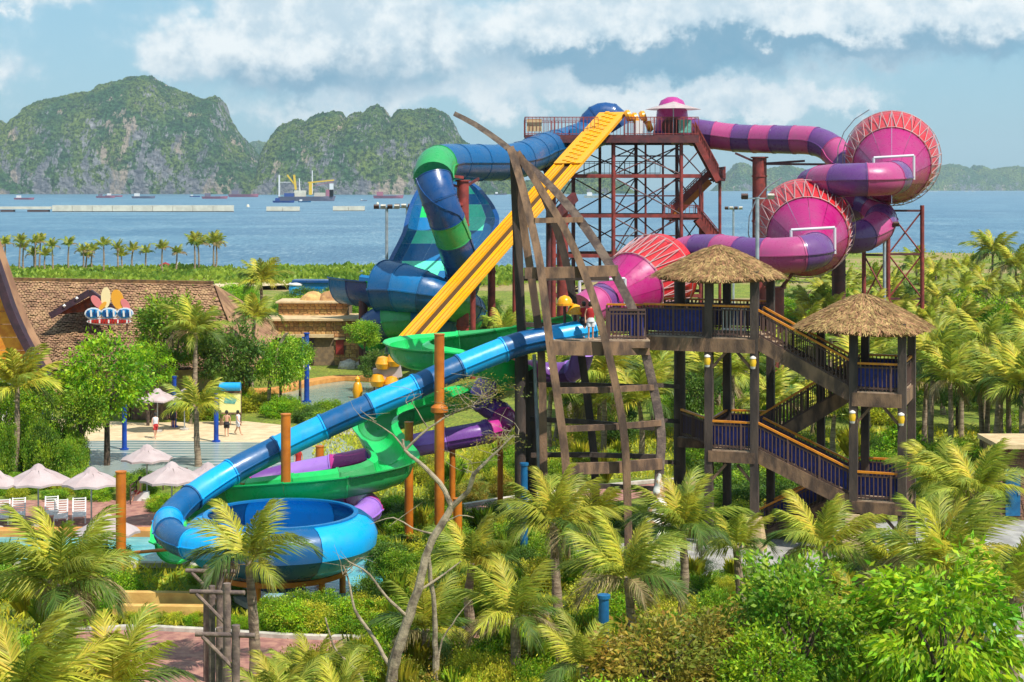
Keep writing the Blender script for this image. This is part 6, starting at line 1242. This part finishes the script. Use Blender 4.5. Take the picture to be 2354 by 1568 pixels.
def plant_palms():
    # the named palms of the foreground
    palm(572, 54.6, 3.75, 2.3, 'young coconut palm with yellow spear standing in front of the blue bowl', n=13, seed=1, lean=P(590, 0, 54.6).x, yel=.45, dry=.05)
    palm(140, 45, 5.3, 2.2, 'large shaggy coconut palm overhanging the ochre wall', n=20, seed=2, dry=.2, yel=.12)
    palm(46, 38.5, 3.9, 2.6, 'coconut palm with arching fronds in the corner by the brick path', n=20, seed=3, dry=.12)
    palm(262, 41, 3.6, 2.1, 'drooping coconut palm beside the brick path', n=15, seed=4, dry=.2, yel=.25)
    palm(1272, 61.5, 3.6, 2.2, 'coconut palm growing beside the teal fish post', n=17, seed=5, yel=.35)
    palm(1442, 55, 3.1, 2.15, 'coconut palm with pale drying fronds before the ship frame', n=17, seed=6, dry=.35, yel=.3)
    palm(1568, 61, 3.5, 2.2, 'coconut palm with green fan of fronds before the thick post', n=17, seed=7, yel=.2)
    palm(1182, 51.5, 2.7, 2.0, 'coconut palm with brown tipped fronds among the low shrubs', n=15, seed=8, dry=.4, yel=.3)
    palm(1890, 57, 3.7, 2.0, 'coconut palm standing before the concrete feet of the tower', n=15, seed=9, dry=.3)
    palm(2172, 54.5, 3.6, 2.5, 'wide coconut palm behind the glossy leaved tree', n=20, seed=10, yel=.3)
    palm(1345, 47.5, 2.3, 1.7, 'low palm with broad yellow fronds among orange tinged shrubs', n=11, seed=11, yel=.6)
    palm(720, 50, 1.0, 1.7, 'stemless spiky palm beside the brick path', n=19, seed=12, name='fan_palm', trunk=False, dark=.5)
    palm(775, 46.5, 1.2, 1.6, 'stemless palm growing at the foot of the bare tree', n=17, seed=13, name='fan_palm', trunk=False)
    palm(40, 93, 4.9, 2.6, 'coconut palm with tall trunk beside the terrace parasols', n=18, seed=14, lod='m', yel=.4)
    palm(452, 95.5, 3.4, 2.0, 'slim coconut palm on the edge of the wave pool', n=15, seed=15, lod='m', yel=.3)
    palm(450, 113, 6.2, 2.5, 'coconut palm growing through the round green tree by the hall', n=16, seed=16, lod='m')
    palm(600, 150, 7.6, 2.6, 'coconut palm rising behind the stone house porch', n=16, seed=17, lod='m', dark=.6)
    palm(585, 128, 6.0, 2.2, 'yellowing palm beside the stone house', n=15, seed=18, lod='m', yel=.5)
    palm(2282, 205, 8.0, 3.4, 'tall dark palm standing above the grove near the shore', n=18, seed=19, lod='m', dark=.7)
    palm(2335, 190, 7.0, 3.2, 'dark palm leaning out of the grove near the shore', n=16, seed=20, lod='m', dark=.7)
    palm(2165, 66, 4.2, 2.1, 'coconut palm beside the lower landing of the stair tower', n=17, seed=21, yel=.3)
    palm(2245, 62, 4.7, 2.2, 'coconut palm with yellow heart beside the stone shed', n=18, seed=22, yel=.35)
    palm(2330, 52, 3.2, 2.4, 'coconut palm leaning over the stone pedestal', n=14, seed=23)
    palm(1985, 50, 2.6, 1.9, 'young palm half hidden behind the round green tree', n=13, seed=24, dry=.3)
    palm(870, 165, 4.6, 2.4, 'dark palm between the stone house and the blue trough', n=15, seed=25, lod='m', dark=.6)
    palm(1160, 130, 4.6, 2.3, 'palm growing behind the slim red column', n=14, seed=26, lod='m')
    palm(1692, 63, 2.4, 1.7, 'young coconut palm at the edge of the tower plaza', n=14, seed=41); palm(1350, 66, 2.6, 1.8, 'young coconut palm under the ship frame', n=14, seed=42, yel=.3); palm(2050, 60.5, 2.2, 1.8, 'young palm between the concrete feet and the round green tree', n=14, seed=43); palm(1085, 60, 2.4, 1.9, 'young palm beside the tallest rust orange post', n=14, seed=44, dark=.5); palm(980, 54, 1.6, 1.8, 'low palm behind the bare tree trunk', n=15, seed=45, yel=.35); palm(640, 47, 1.2, 1.7, 'low palm at the edge of the brick path by the log frames', n=15, seed=46, yel=.4)
    # shoreline palms
    for i, (zx, zy) in enumerate(((50, 180), (200, 165), (228, 215), (345, 170), (395, 160), (330, 280), (440, 290), (510, 205), (675, 190), (815, 250), (850, 300), (905, 245), (1015, 190), (1150, 225), (1190, 300), (1300, 240), (1430, 265), (1590, 225), (1735, 270), (1905, 175), (1940, 190), (2095, 175), (2120, 190))):
        px, py = zx * .2346, 521 + zy * .2346; D = 308 + (i * 37 % 17); palm(px, D, CH - (py - HY) * D / F, 1.9 if zx < 1800 else 2.6, 'small coconut palm in the row along the shore', 'palms along the shore', n=11, seed=100 + i, lod='f', r0=.16, yel=.2, dark=.4, spread=48)
    # the grove behind the stair tower
    r = random.Random(31); cnt = 0
    for i in range(185):
        D = 84 + (r.random() ** 1.2) * 165; px = r.uniform(1240, 2420) if i < 150 else r.uniform(2380, 2640)
        if px < 1800 and D > 128: continue
        if px < 1560 and D < 96: continue
        if px < 1400 and r.random() < .4: continue
        if 1560 < px < 2110 and D < 92: continue
        gp = px; zc = r.uniform(2.6, 5.4)
        if px > 2090: zc += 1.0
        if D > 170 and px < 2100: zc = r.uniform(2.2, 3.8)
        palm(px, D, zc, r.uniform(2.0, 2.9), 'coconut palm in the dense grove behind the stair tower', 'coconut grove behind the stair tower', n=15 if D < 140 else 12, seed=300 + i, lod='m' if D < 120 else 'f', dark=.35, yel=.22, dry=.12, r0=.15); cnt += 1
plant_palms()

def plant_trees():
    tree(2172, 47.5, 3.3, 2.35, 'mango', 'glossy bright green tree with drooping leaves beside the stone pedestal', seed=0, zs=.95)
    tree(2290, 44, 1.6, 1.1, 'mango', 'small bright green tree at the foot of the stone pedestal', seed=1)
    tree(1838, 49, 3.3, 1.9, 'green', 'rounded mid green tree beside the lawn', seed=1, zs=1.05)
    tree(1765, 46.5, 2.6, 1.3, 'bright', 'bright green bushy tree next to the rounded green tree', seed=0)
    tree(1510, 47.5, 2.6, 1.95, 'orange', 'broad orange tinged bushy tree behind the low green shrubs', seed=0, zs=.8); tree(1640, 48.5, 2.7, 1.5, 'orange', 'smaller orange tinged bushy tree beside the low lawn', seed=1, zs=.9)
    tree(1400, 44.5, 1.9, 1.3, 'bright', 'yellow green bushy tree under the teal post', seed=1, zs=.8); tree(1570, 43.5, 1.7, 1.5, 'green', 'dense mid green bush at the bottom of the garden', seed=2, zs=.8)
    tree(246, 96, 5.2, 2.6, 'bright', 'light green spreading tree by the wave pool', seed=0, zs=1.1, bare=.5, trunk_r=.2); tree(190, 94, 3.6, 1.5, 'green', 'smaller green tree behind the terrace parasols', seed=0)
    tree(398, 117, 6.0, 2.7, 'green', 'round green tree in front of the hall roof', seed=1, trunk_r=.2); tree(340, 112, 4.2, 1.6, 'bright', 'yellow green tree at the corner of the hall', seed=1)
    tree(528, 116, 4.4, 2.1, 'dark', 'dark green dense tree beside the hall', seed=0, zs=1.15); tree(645, 119, 3.6, 1.7, 'green', 'green tree with a slanting bare stem by the shallow pool', seed=2, zs=1.3); tree(690, 121, 4.2, 1.1, 'bright', 'small leafy tree against the blue pole', seed=0)
    tree(838, 138, 4.1, 1.35, 'green', 'small ball shaped tree on a slender stem by the stone house', seed=0, bare=.7, trunk_r=.1); tree(862, 131, 2.0, 1.2, 'dark', 'dark bushy tree beside the children slide', seed=1)
    tree(58, 101, 3.3, 1.9, 'green', 'green tree in front of the upswept gable', seed=2, trunk_r=.2); tree(4, 97, 3.0, 1.7, 'bright', 'light green tree beside the upswept gable', seed=1)
    tree(1602, 105, 3.2, 1.6, 'dark', 'dark green tree growing under the top deck', seed=0); tree(1700, 112, 4.0, 1.9, 'dark', 'dark green tree growing behind the first stair flight', seed=1); tree(1660, 92, 1.9, 1.6, 'green', 'green bush growing under the stair tower', seed=1)
    tree(1930, 150, 5.6, 1.9, 'bright', 'bright green tree beside the dark red column', seed=0); tree(1958, 165, 4.4, 1.8, 'bright', 'bright green tree behind the lower thatched roof', seed=1); tree(2240, 150, 4.4, 2.6, 'bright', 'yellow green tree standing in the palm grove', seed=0); tree(2310, 140, 4.8, 2.2, 'bright', 'light green tree at the back of the palm grove', seed=1); tree(2130, 120, 4.2, 2.0, 'green', 'mid green tree between grove palms and the lower roof', seed=2); tree(1800, 145, 4.0, 1.8, 'green', 'green tree between the thick columns', seed=0); tree(2200, 110, 3.0, 1.8, 'dark', 'dark tree deep inside the palm grove', seed=1); tree(2070, 175, 4.0, 2.2, 'dark', 'dark tree below the lattice pier', seed=0)
    # bare tree
    p0 = PZ(893, 49, 0); t = thing('bare_tree', 'tall bare pale tree with forked branches in front of the slides', 'tree', p0)
    def limb(pts, r0, r1, D0=49, name='limb'):
        path = catmull([P(x, y, D0 + dz) for x, y, dz in pts], .25); k = len(path); fr = frames(path); rr = random.Random(int(pts[0][0]))
        MB().sweep([(p + V((rr.uniform(-.02, .02), 0, 0)), a, b, (r0 + (r1 - r0) * i / (k - 1)) * .74 * rr.uniform(.92, 1.1)) for i, (p, a, b, _) in enumerate(fr)], circ(1, 9)).build(name, 'bark_p', t, smooth=True)
    limb([(893, 1700, 0), (900, 1560, 0), (925, 1460, 0), (962, 1350, 0), (985, 1260, .1), (1030, 1180, .2), (1040, 1160, .2)], .26, .14, name='trunk')
    limb([(1040, 1165, .2), (1010, 1110, .3), (960, 1060, .4), (930, 1035, .5), (925, 1010, .5)], .12, .05); limb([(1040, 1165, .2), (1075, 1130, 0), (1090, 1090, -.2), (1130, 1050, -.3), (1180, 1000, -.4)], .12, .03)
    limb([(930, 1035, .5), (985, 985, .5), (1040, 950, .6), (1090, 930, .6), (1110, 905, .6)], .055, .02); limb([(930, 1035, .5), (905, 1000, .5), (850, 965, .6)], .04, .015); limb([(985, 985, .5), (960, 945, .5), (945, 920, .4)], .03, .01)
    limb([(905, 1545, 0), (860, 1470, .3), (815, 1400, .5), (800, 1330, .6), (790, 1300, .6)], .1, .03); limb([(940, 1420, 0), (885, 1370, -.3), (850, 1320, -.4), (800, 1290, -.5)], .08, .025); limb([(960, 1360, 0), (1020, 1320, .3), (1060, 1290, .4)], .06, .02); limb([(1005, 1230, .2), (950, 1215, .3), (905, 1190, .4), (850, 1205, .5)], .045, .012); limb([(1010, 1210, .2), (1055, 1185, 0), (1090, 1190, 0)], .04, .015)
    limb([(870, 1700, .5), (830, 1560, .6), (770, 1490, .7), (748, 1420, .8)], .09, .03); limb([(1000, 1700, .8), (1010, 1500, .9), (1050, 1420, 1), (1085, 1380, 1)], .07, .02); limb([(985, 1265, .1), (990, 1330, .3), (1000, 1420, .4), (1000, 1560, .5)], .09, .12)
    r = random.Random(9)
    for i in range(46):
        x, y = r.choice(((1110, 905), (1090, 930), (1140, 1040), (1160, 1010), (1040, 950), (1185, 990), (945, 925), (855, 965), (1080, 1090), (800, 1310), (905, 1195))); limb([(x + r.uniform(-12, 12), y + r.uniform(-5, 15), .5), (x + r.uniform(-40, 40), y - r.uniform(5, 30), .6), (x + r.uniform(-75, 75), y - r.uniform(5, 60), .7)], .016, .005, name='twig')
    c = crown_mesh('sparse_leaves', 'leaf_o', 91, 46, 22, .06, .025, .5, .2, .22, .35)
    for (x, y, s_, dz) in ((1110, 900, 1.1, .6), (1150, 1020, .7, -.3), (1060, 930, .6, .6)): o = bpy.data.objects.new('sparse_leaves', c); col.objects.link(o); o.parent = t; o.matrix_parent_inverse = Matrix.Translation(-t.location); o.location = P(x, y, 49 + dz); o.scale = (s_ * 1.3, s_, s_ * .8)
    # leaning grey stem by the shallow pool
    q = G(618, 945); l = thing('leaning_trunk', 'pale bare stem leaning beside the shallow pool', 'trunk', q); MB().sweep([(p, V((1, 0, 0)), V((0, 1, 0)), k) for p, k in zip(catmull([q, P(622, 860, q.y), P(645, 790, q.y), P(660, 765, q.y)], .6), np.linspace(.14, .05, 60))], circ(1, 8)).build('stem', 'bark_p', l, smooth=True)
plant_trees()

def plant_shrubs():
    r = random.Random(77); k = [0]
    def zone(n, poly, kinds, rr, hh, label, group, cat='shrub', name='garden_shrub'):
        xs = [p[0] for p in poly]; ys = [p[1] for p in poly]; got = 0; tries = 0
        while got < n and tries < n * 30:
            tries += 1; x, y = r.uniform(min(xs), max(xs)), r.uniform(min(ys), max(ys)); ins = False; j = len(poly) - 1
            for i in range(len(poly)):
                if (poly[i][1] > y) != (poly[j][1] > y) and x < (poly[j][0] - poly[i][0]) * (y - poly[i][1]) / (poly[j][1] - poly[i][1]) + poly[i][0]: ins = not ins
                j = i
            if not ins: continue
            kd = r.choice(kinds); rad = r.uniform(*rr); k[0] += 1; got += 1
            nm = {'mango': 'glossy bright green', 'green': 'mid green', 'bright': 'bright green', 'dark': 'dark green', 'yellow': 'yellow green', 'orange': 'orange tinged', 'greyg': 'grey green', 'scrub': 'low green', 'blade': 'strap leaved'}[kd]
            shrub(G(x, y), rad, r.uniform(*hh), kd, f'{nm} {label}', f'{nm} {group}', k[0], cat, name if name != 'garden_shrub' else {'yellow': 'golden_shrub', 'orange': 'flowering_shrub', 'blade': 'strap_leaf_plant', 'bright': 'hedge_plant', 'dark': 'evergreen_shrub'}.get(kd, name))
    zone(84, [(870, 1235), (1120, 1205), (1260, 1215), (1280, 1280), (1300, 1345), (1100, 1395), (900, 1410), (760, 1420), (880, 1350)], ['yellow', 'green', 'green', 'dark', 'blade', 'bright'], (.5, 1.0), (.6, 1.5), 'shrub in the bed between the bowl and the garden path', 'shrubs in the bed beside the bowl')
    zone(50, [(620, 1420), (1100, 1405), (1270, 1395), (1280, 1412), (1080, 1442), (960, 1462), (700, 1462), (600, 1450)], ['yellow', 'green', 'bright', 'bright', 'blade'], (.45, .85), (.5, 1.2), 'shrub in the bed along the brick path kerb', 'shrubs along the brick path kerb')
    zone(130, [(640, 1555), (960, 1528), (1130, 1500), (1340, 1450), (1420, 1500), (1420, 1760), (660, 1760)], ['yellow', 'yellow', 'green', 'orange', 'bright', 'blade'], (.5, 1.05), (.8, 1.9), 'shrub in the bed around the bare tree', 'shrubs around the bare tree')
    zone(50, [(1300, 1400), (1700, 1395), (1880, 1420), (1880, 1760), (1420, 1760), (1420, 1500)], ['orange', 'yellow', 'green', 'bright', 'green'], (.6, 1.2), (.9, 1.8), 'shrub in the bed below the low lawn', 'shrubs below the low lawn')
    zone(24, [(1880, 1560), (2400, 1555), (2500, 1760), (1880, 1760)], ['green', 'bright', 'yellow', 'mango'], (.5, .9), (.6, 1.1), 'shrub at the foot of the glossy leaved tree', 'shrubs at the foot of the glossy leaved tree')
    zone(30, [(2120, 1310), (2380, 1285), (2420, 1420), (2230, 1480), (2060, 1400), (1930, 1400), (1930, 1350)], ['greyg', 'green', 'yellow', 'dark'], (.5, 1.0), (.5, 1.2), 'shrub between the plaza and the glossy leaved tree', 'shrubs beside the plaza')
    zone(44, [(930, 1090), (1260, 1050), (1480, 1070), (1480, 1100), (1180, 1140), (1000, 1168), (900, 1150)], ['orange', 'yellow', 'green', 'green', 'blade', 'dark'], (.5, 1.0), (.7, 1.7), 'shrub in the bed behind the garden path', 'shrubs behind the garden path')
    zone(26, [(860, 1165), (1040, 1205), (1240, 1205), (1250, 1170), (1060, 1210), (900, 1230)], ['green', 'dark', 'bright'], (.45, .8), (.6, 1.0), 'shrub on the near side of the garden path', 'shrubs before the garden path')
    zone(24, [(1500, 1165), (1680, 1150), (1720, 1220), (1560, 1235), (1420, 1245), (1290, 1265), (1290, 1215)], ['dark', 'green', 'yellow'], (.5, .9), (.6, 1.2), 'shrub around the legs of the ship frame', 'shrubs around the ship frame legs')
    zone(44, [(1540, 1060), (2110, 1045), (2354, 1060), (2400, 1175), (2140, 1185), (1900, 1205), (1690, 1205), (1640, 1130)], ['dark', 'green', 'dark', 'bright', 'blade'], (.7, 1.3), (1.0, 2.0), 'shrub in the shade behind the stair tower', 'shrubs behind the stair tower')
    zone(84, [(1240, 850), (1560, 830), (1800, 790), (2100, 770), (2560, 760), (2600, 1120), (1560, 1055), (1240, 1045)], ['green', 'dark', 'yellow', 'blade', 'blade', 'bright'], (.9, 1.9), (1.2, 2.6), 'undergrowth bush in the palm grove', 'undergrowth in the palm grove', name='undergrowth_bush')
    zone(60, [(1790, 700), (2400, 690), (2400, 770), (2100, 775), (1800, 795)], ['green', 'dark', 'scrub', 'bright'], (1.4, 2.6), (1.4, 2.6), 'bush on the far side of the palm grove', 'bushes beyond the palm grove', name='undergrowth_bush')
    zone(46, [(480, 690), (850, 680), (900, 700), (860, 770), (640, 775), (520, 740)], ['green', 'dark', 'scrub', 'bright'], (1.2, 2.4), (1.4, 3.0), 'bush between the hall and the far grass', 'bushes behind the stone house', name='undergrowth_bush')
    zone(26, [(1080, 720), (1280, 720), (1330, 850), (1180, 850), (1060, 800)], ['green', 'yellow', 'dark', 'scrub'], (1.2, 2.2), (1.4, 2.6), 'bush behind the yellow racing slide', 'bushes behind the yellow slide', name='undergrowth_bush')
    zone(30, [(420, 925), (600, 915), (640, 935), (690, 950), (680, 965), (420, 966)], ['bright', 'bright', 'yellow'], (.7, 1.2), (.8, 1.3), 'hedge shrub at the back of the sand beach', 'hedge behind the sand beach')
    zone(16, [(640, 955), (860, 960), (880, 985), (760, 990)], ['green', 'bright', 'dark'], (.6, 1.1), (.8, 1.6), 'shrub between the shallow pool and the wave pool', 'shrubs between the two pools')
    zone(26, [(0, 1050), (180, 1050), (190, 1105), (0, 1105)], ['dark', 'green'], (.55, .8), (2.0, 3.2), 'columnar shrub behind the terrace', 'columnar shrubs behind the terrace')
    zone(40, [(-40, 1112), (300, 1112), (420, 1120), (400, 1165), (330, 1185), (290, 1150), (-40, 1146)], ['green', 'yellow', 'bright', 'dark'], (.45, .8), (.5, 1.0), 'shrub in the hedge behind the sun terrace', 'hedge behind the sun terrace')
    zone(22, [(440, 1120), (560, 1140), (860, 1180), (880, 1230), (520, 1215), (430, 1200)], ['green', 'dark', 'orange', 'bright'], (.4, .7), (.5, .9), 'shrub under the green chute', 'shrubs under the green chute')
    zone(30, [(-60, 1310), (290, 1312), (290, 1380), (200, 1450), (-60, 1450)], ['green', 'yellow', 'blade', 'bright'], (.5, 1.0), (.7, 1.4), 'shrub beside the ochre wall', 'shrubs beside the ochre wall')
    zone(26, [(290, 1428), (480, 1430), (640, 1440), (640, 1452), (480, 1450), (290, 1442)], ['yellow', 'bright'], (.28, .4), (.35, .5), 'low hedge plant along the front of the ochre wall', 'hedge in front of the ochre wall')
    zone(30, [(-80, 1480), (150, 1480), (120, 1760), (-80, 1760)], ['green', 'bright', 'yellow', 'blade'], (.5, 1.1), (.8, 1.6), 'shrub under the corner palms', 'shrubs under the corner palms')
    zone(14, [(480, 1300), (560, 1390), (520, 1400), (440, 1330)], ['bright', 'green'], (.35, .6), (.4, .7), 'shrub on the lawn edge below the bowl', 'shrubs below the bowl')
    zone(40, [(1290, 1290), (1560, 1300), (1700, 1335), (1900, 1325), (2100, 1300), (2200, 1330), (2000, 1390), (1700, 1390), (1330, 1395)], ['green', 'yellow', 'bright', 'greyg', 'blade'], (.4, .8), (.5, 1.1), 'shrub on the near edge of the tower plaza', 'shrubs on the edge of the tower plaza')
    # shore scrub belt: countless low plants that read as one mass
    rng = np.random.default_rng(3); n = 42000; X = rng.uniform(-130, 12, n); Y = 268 + rng.random(n) ** .8 * 58; hmap = np.array([.5 + .5 * mnoise.noise(V((x * .12, y * .12, 1))) for x, y in zip(X, Y)])
    keep = (hmap > .36) & (rng.random(n) < np.clip((hmap - .3) * 3.2, .15, 1)); X, Y, hm = X[keep], Y[keep], hmap[keep]; Z = rng.random(len(X)) ** 1.5 * (.1 + 2.0 * np.clip(hm - .35, 0, 1)); v, f = leaf_cloud(rng, np.stack([X, Y, Z], 1), np.tile([0, -.5, 1.0], (len(X), 1)), .9, .8, 0, .6)
    o = link('shore_scrub', npmesh('shore_scrub', v, f, 'leaf_s'), None); tag(o, 'continuous belt of low green scrub along the left shore', 'scrub', kind='stuff')
    n = 5000; X = rng.uniform(20, 190, n); Y = 280 + rng.random(n) * 130; hmap = np.array([mnoise.noise(V((x * .05, y * .05, 5))) for x, y in zip(X, Y)]); keep = hmap > .02; X, Y = X[keep], Y[keep]
    v, f = leaf_cloud(rng, np.stack([X, Y, rng.random(len(X)) * .3], 1), np.tile([0, -.3, 1.0], (len(X), 1)), .7, .5, 0, .8); o = link('shore_grass', npmesh('shore_grass', v, f, 'leaf_s'), None); tag(o, 'patchy green grass on the sandy flat before the right shore', 'grass', kind='stuff')
    # tufts of grass and fallen leaves over the garden beds
    n = 80000; D = 36 + rng.random(n) ** .8 * 74; px = rng.uniform(-60, 2420, n); X = (px - 1177) * D / F; py = HY + CH * F / D
    bad = ((px < 720) & (D > 70) & (D < 112)) | ((py > 1228) & (py < 1306) & (px < 440)) | ((px > 1270) & (py > 1185) & (py < 1340)) | ((px > 120) & (px < 1330) & (py > 1448) & (py < 1530)) | ((px > 100) & (px < 620) & (py > 1450)) | ((px > 430) & (px < 900) & (py > 1240) & (py < 1410)) | ((px > 1850) & (py > 1545)) | ((px > 1030) & (px < 1640) & (py > 1105) & (py < 1200)) | ((px > 1330) & (py > 1335) & (py < 1385) & (px < 1690))
    X, D = X[~bad], D[~bad]; v, f = leaf_cloud(rng, np.stack([X, D, rng.random(len(X)) * .12], 1), np.tile([0, 0, 1.0], (len(X), 1)), .34, .09, 0, .7); o = link('bed_grass', npmesh('bed_grass', v, f, 'leaf_y'), None); tag(o, 'short grass and ground cover between the garden shrubs', 'ground cover', kind='stuff')
plant_shrubs()

# ---------------------------------------------------------------- people
def person(p, h, pose, label, top_m, bot_m, rotz=0.0, hair='hair'):
    """one continuous body grown from a skeleton with a Skin modifier; clothes and hair are its children"""
    k = h / 1.75; J = {'pel': (0, 0, .95, .125), 'bel': (0, 0, 1.08, .12), 'che': (0, .0, 1.32, .145), 'nec': (0, -.01, 1.5, .058), 'hea': (0, -.02, 1.58, .08), 'top': (0, -.02, 1.7, .085)}
    legs = {'stand': ((-.09, 0), (.09, 0), 0), 'walk': ((-.09, -.28), (.09, .3), 0), 'sit': None}[pose] if pose != 'sit' else None
    for sgn, n in ((-1, 'l'), (1, 'r')):
        if pose == 'sit':
            J['hip' + n] = (sgn * .09, 0, .93, .1); J['kne' + n] = (sgn * .12, -.42, .92, .068); J['ank' + n] = (sgn * .12, -.46, .5, .045); J['toe' + n] = (sgn * .12, -.62, .47, .035)
        else:
            dy = legs[0 if sgn < 0 else 1][1]; J['hip' + n] = (sgn * .09, 0, .9, .1); J['kne' + n] = (sgn * .1, dy * .45 - .03, .5, .066); J['ank' + n] = (sgn * .1, dy, .09 + (.06 if dy > .1 else 0), .042); J['toe' + n] = (sgn * .11, dy - .17, .04 + (.02 if dy > .1 else 0), .034)
        sw = .22 * sgn if pose == 'walk' else (-.2 if pose == 'sit' else .03)
        J['sho' + n] = (sgn * .19, 0, 1.43, .06); J['elb' + n] = (sgn * .26, sw * .4 + .03, 1.16, .045); J['wri' + n] = (sgn * .26, sw - .06, .93, .032); J['han' + n] = (sgn * .26, sw - .1, .84, .04)
        J['thu' + n] = (sgn * .22, sw - .13, .87, .014)
        for f in range(4): J[f'fin{f}{n}'] = (sgn * (.235 + .018 * f), sw - .13, .765 + .006 * abs(f - 1.5), .011)
    names = list(J); ix = {n: i for i, n in enumerate(names)}; E = [('pel', 'bel'), ('bel', 'che'), ('che', 'nec'), ('nec', 'hea'), ('hea', 'top')]
    for n in 'lr': E += [('pel', 'hip' + n), ('hip' + n, 'kne' + n), ('kne' + n, 'ank' + n), ('ank' + n, 'toe' + n), ('che', 'sho' + n), ('sho' + n, 'elb' + n), ('elb' + n, 'wri' + n), ('wri' + n, 'han' + n), ('han' + n, 'thu' + n)] + [('han' + n, f'fin{f}{n}') for f in range(4)]
    dz = -.46 if pose == 'sit' else 0
    me = bpy.data.meshes.new('person'); me.from_pydata([(V(J[n][:3]) + V((0, 0, dz))) * k for n in names], [(ix[a], ix[b]) for a, b in E], [])
    o = bpy.data.objects.new('person', me); col.objects.link(o); me.materials.append(M['skin']); sk = o.modifiers.new('skin', 'SKIN'); sk.use_smooth_shade = True
    for i, n in enumerate(names): r = J[n][3] * k; me.skin_vertices[0].data[i].radius = (r, r * .85); me.skin_vertices[0].data[i].use_root = (n == 'pel')
    o.modifiers.new('sub', 'SUBSURF').levels = 1; o.modifiers['sub'].render_levels = 1
    o.location = p; o.rotation_euler = (0, 0, rotz); tag(o, label, 'person')
    def child(mb, nm, m):
        mb.v = [tuple((V(v) + V((0, 0, dz))) * k) for v in mb.v]; c = mb.build(nm, m, None, smooth=True); c.parent = o
    mb = MB(); mb.lathe([(.02, 1.81), (.085, 1.78), (.118, 1.7), (.112, 1.6), (.09, 1.56)], (0, .015, 0), 12); child(mb, 'hair', hair)
    if top_m: mb = MB(); mb.lathe([(.075, 1.49), (.17, 1.45), (.2, 1.36), (.175, 1.2), (.165, 1.02), (.17, .96)], (0, 0, 0), 14); mb.v = [(x * 1.08, y * .82, z) for x, y, z in mb.v]; child(mb, 'shirt', top_m)
    mb = MB(); mb.lathe([(.165, 1.04), (.185, .94), (.2, .84)], (0, 0, 0), 14); mb.v = [(x, y * .85, z) for x, y, z in mb.v]
    for sgn, n in ((-1, 'l'), (1, 'r')): a, b = V(J['hip' + n][:3]), V(J['kne' + n][:3]); mb.cyl(a, a.lerp(b, .75), .118, .098, n=10, cap=False)
    child(mb, 'shorts', bot_m); return o
TZ = 9.6
person(T(-3.2, .35, TZ), 1.62, 'walk', 'person walking along the top deck in black shorts and top', 'cl_black', 'cl_black', RD(70))
person(V((P(1358, 0, 74.3).x, 74.35, 9.46)), 1.7, 'stand', 'person standing at the slide heads in red and white', 'cl_red', 'cl_white', RD(10)); person(V((P(1342, 0, 74.9).x, 75.2, 9.46)), 1.65, 'stand', 'person in red waiting behind the slide heads', 'cl_red', 'cl_black', RD(-40))
person(G(357, 1008), 1.65, 'walk', 'person in red and white swimwear walking on the sand', 'cl_white', 'cl_red', RD(30)); person(G(521, 1004), 1.7, 'stand', 'bare chested person in black shorts on the sand beach', None, 'cl_black', RD(180)); person(G(547, 1000), 1.6, 'walk', 'person in pale clothes walking past the map board', 'cl_white', 'cl_white', RD(80)); person(G(398, 985), 1.6, 'stand', 'person standing in the shade by the blue pole', 'cl_black', 'cl_black', RD(0))
ch = G(322, 1150); bench = tag(MB().box(ch + V((0, 0, .22)), (.9, .5, .44)).build('bench_block', 'white'), 'white block seat under the terrace parasols', 'seat'); person(ch + V((0, -.05, .0)), 1.65, 'sit', 'seated person in a yellow green top beside the orange pool post', 'cl_yel', 'cl_red', RD(-60))
person(G(686, 1092), 1.6, 'stand', 'person in red standing at the wave pool edge behind the blue tube', 'cl_red', 'cl_red', RD(20))
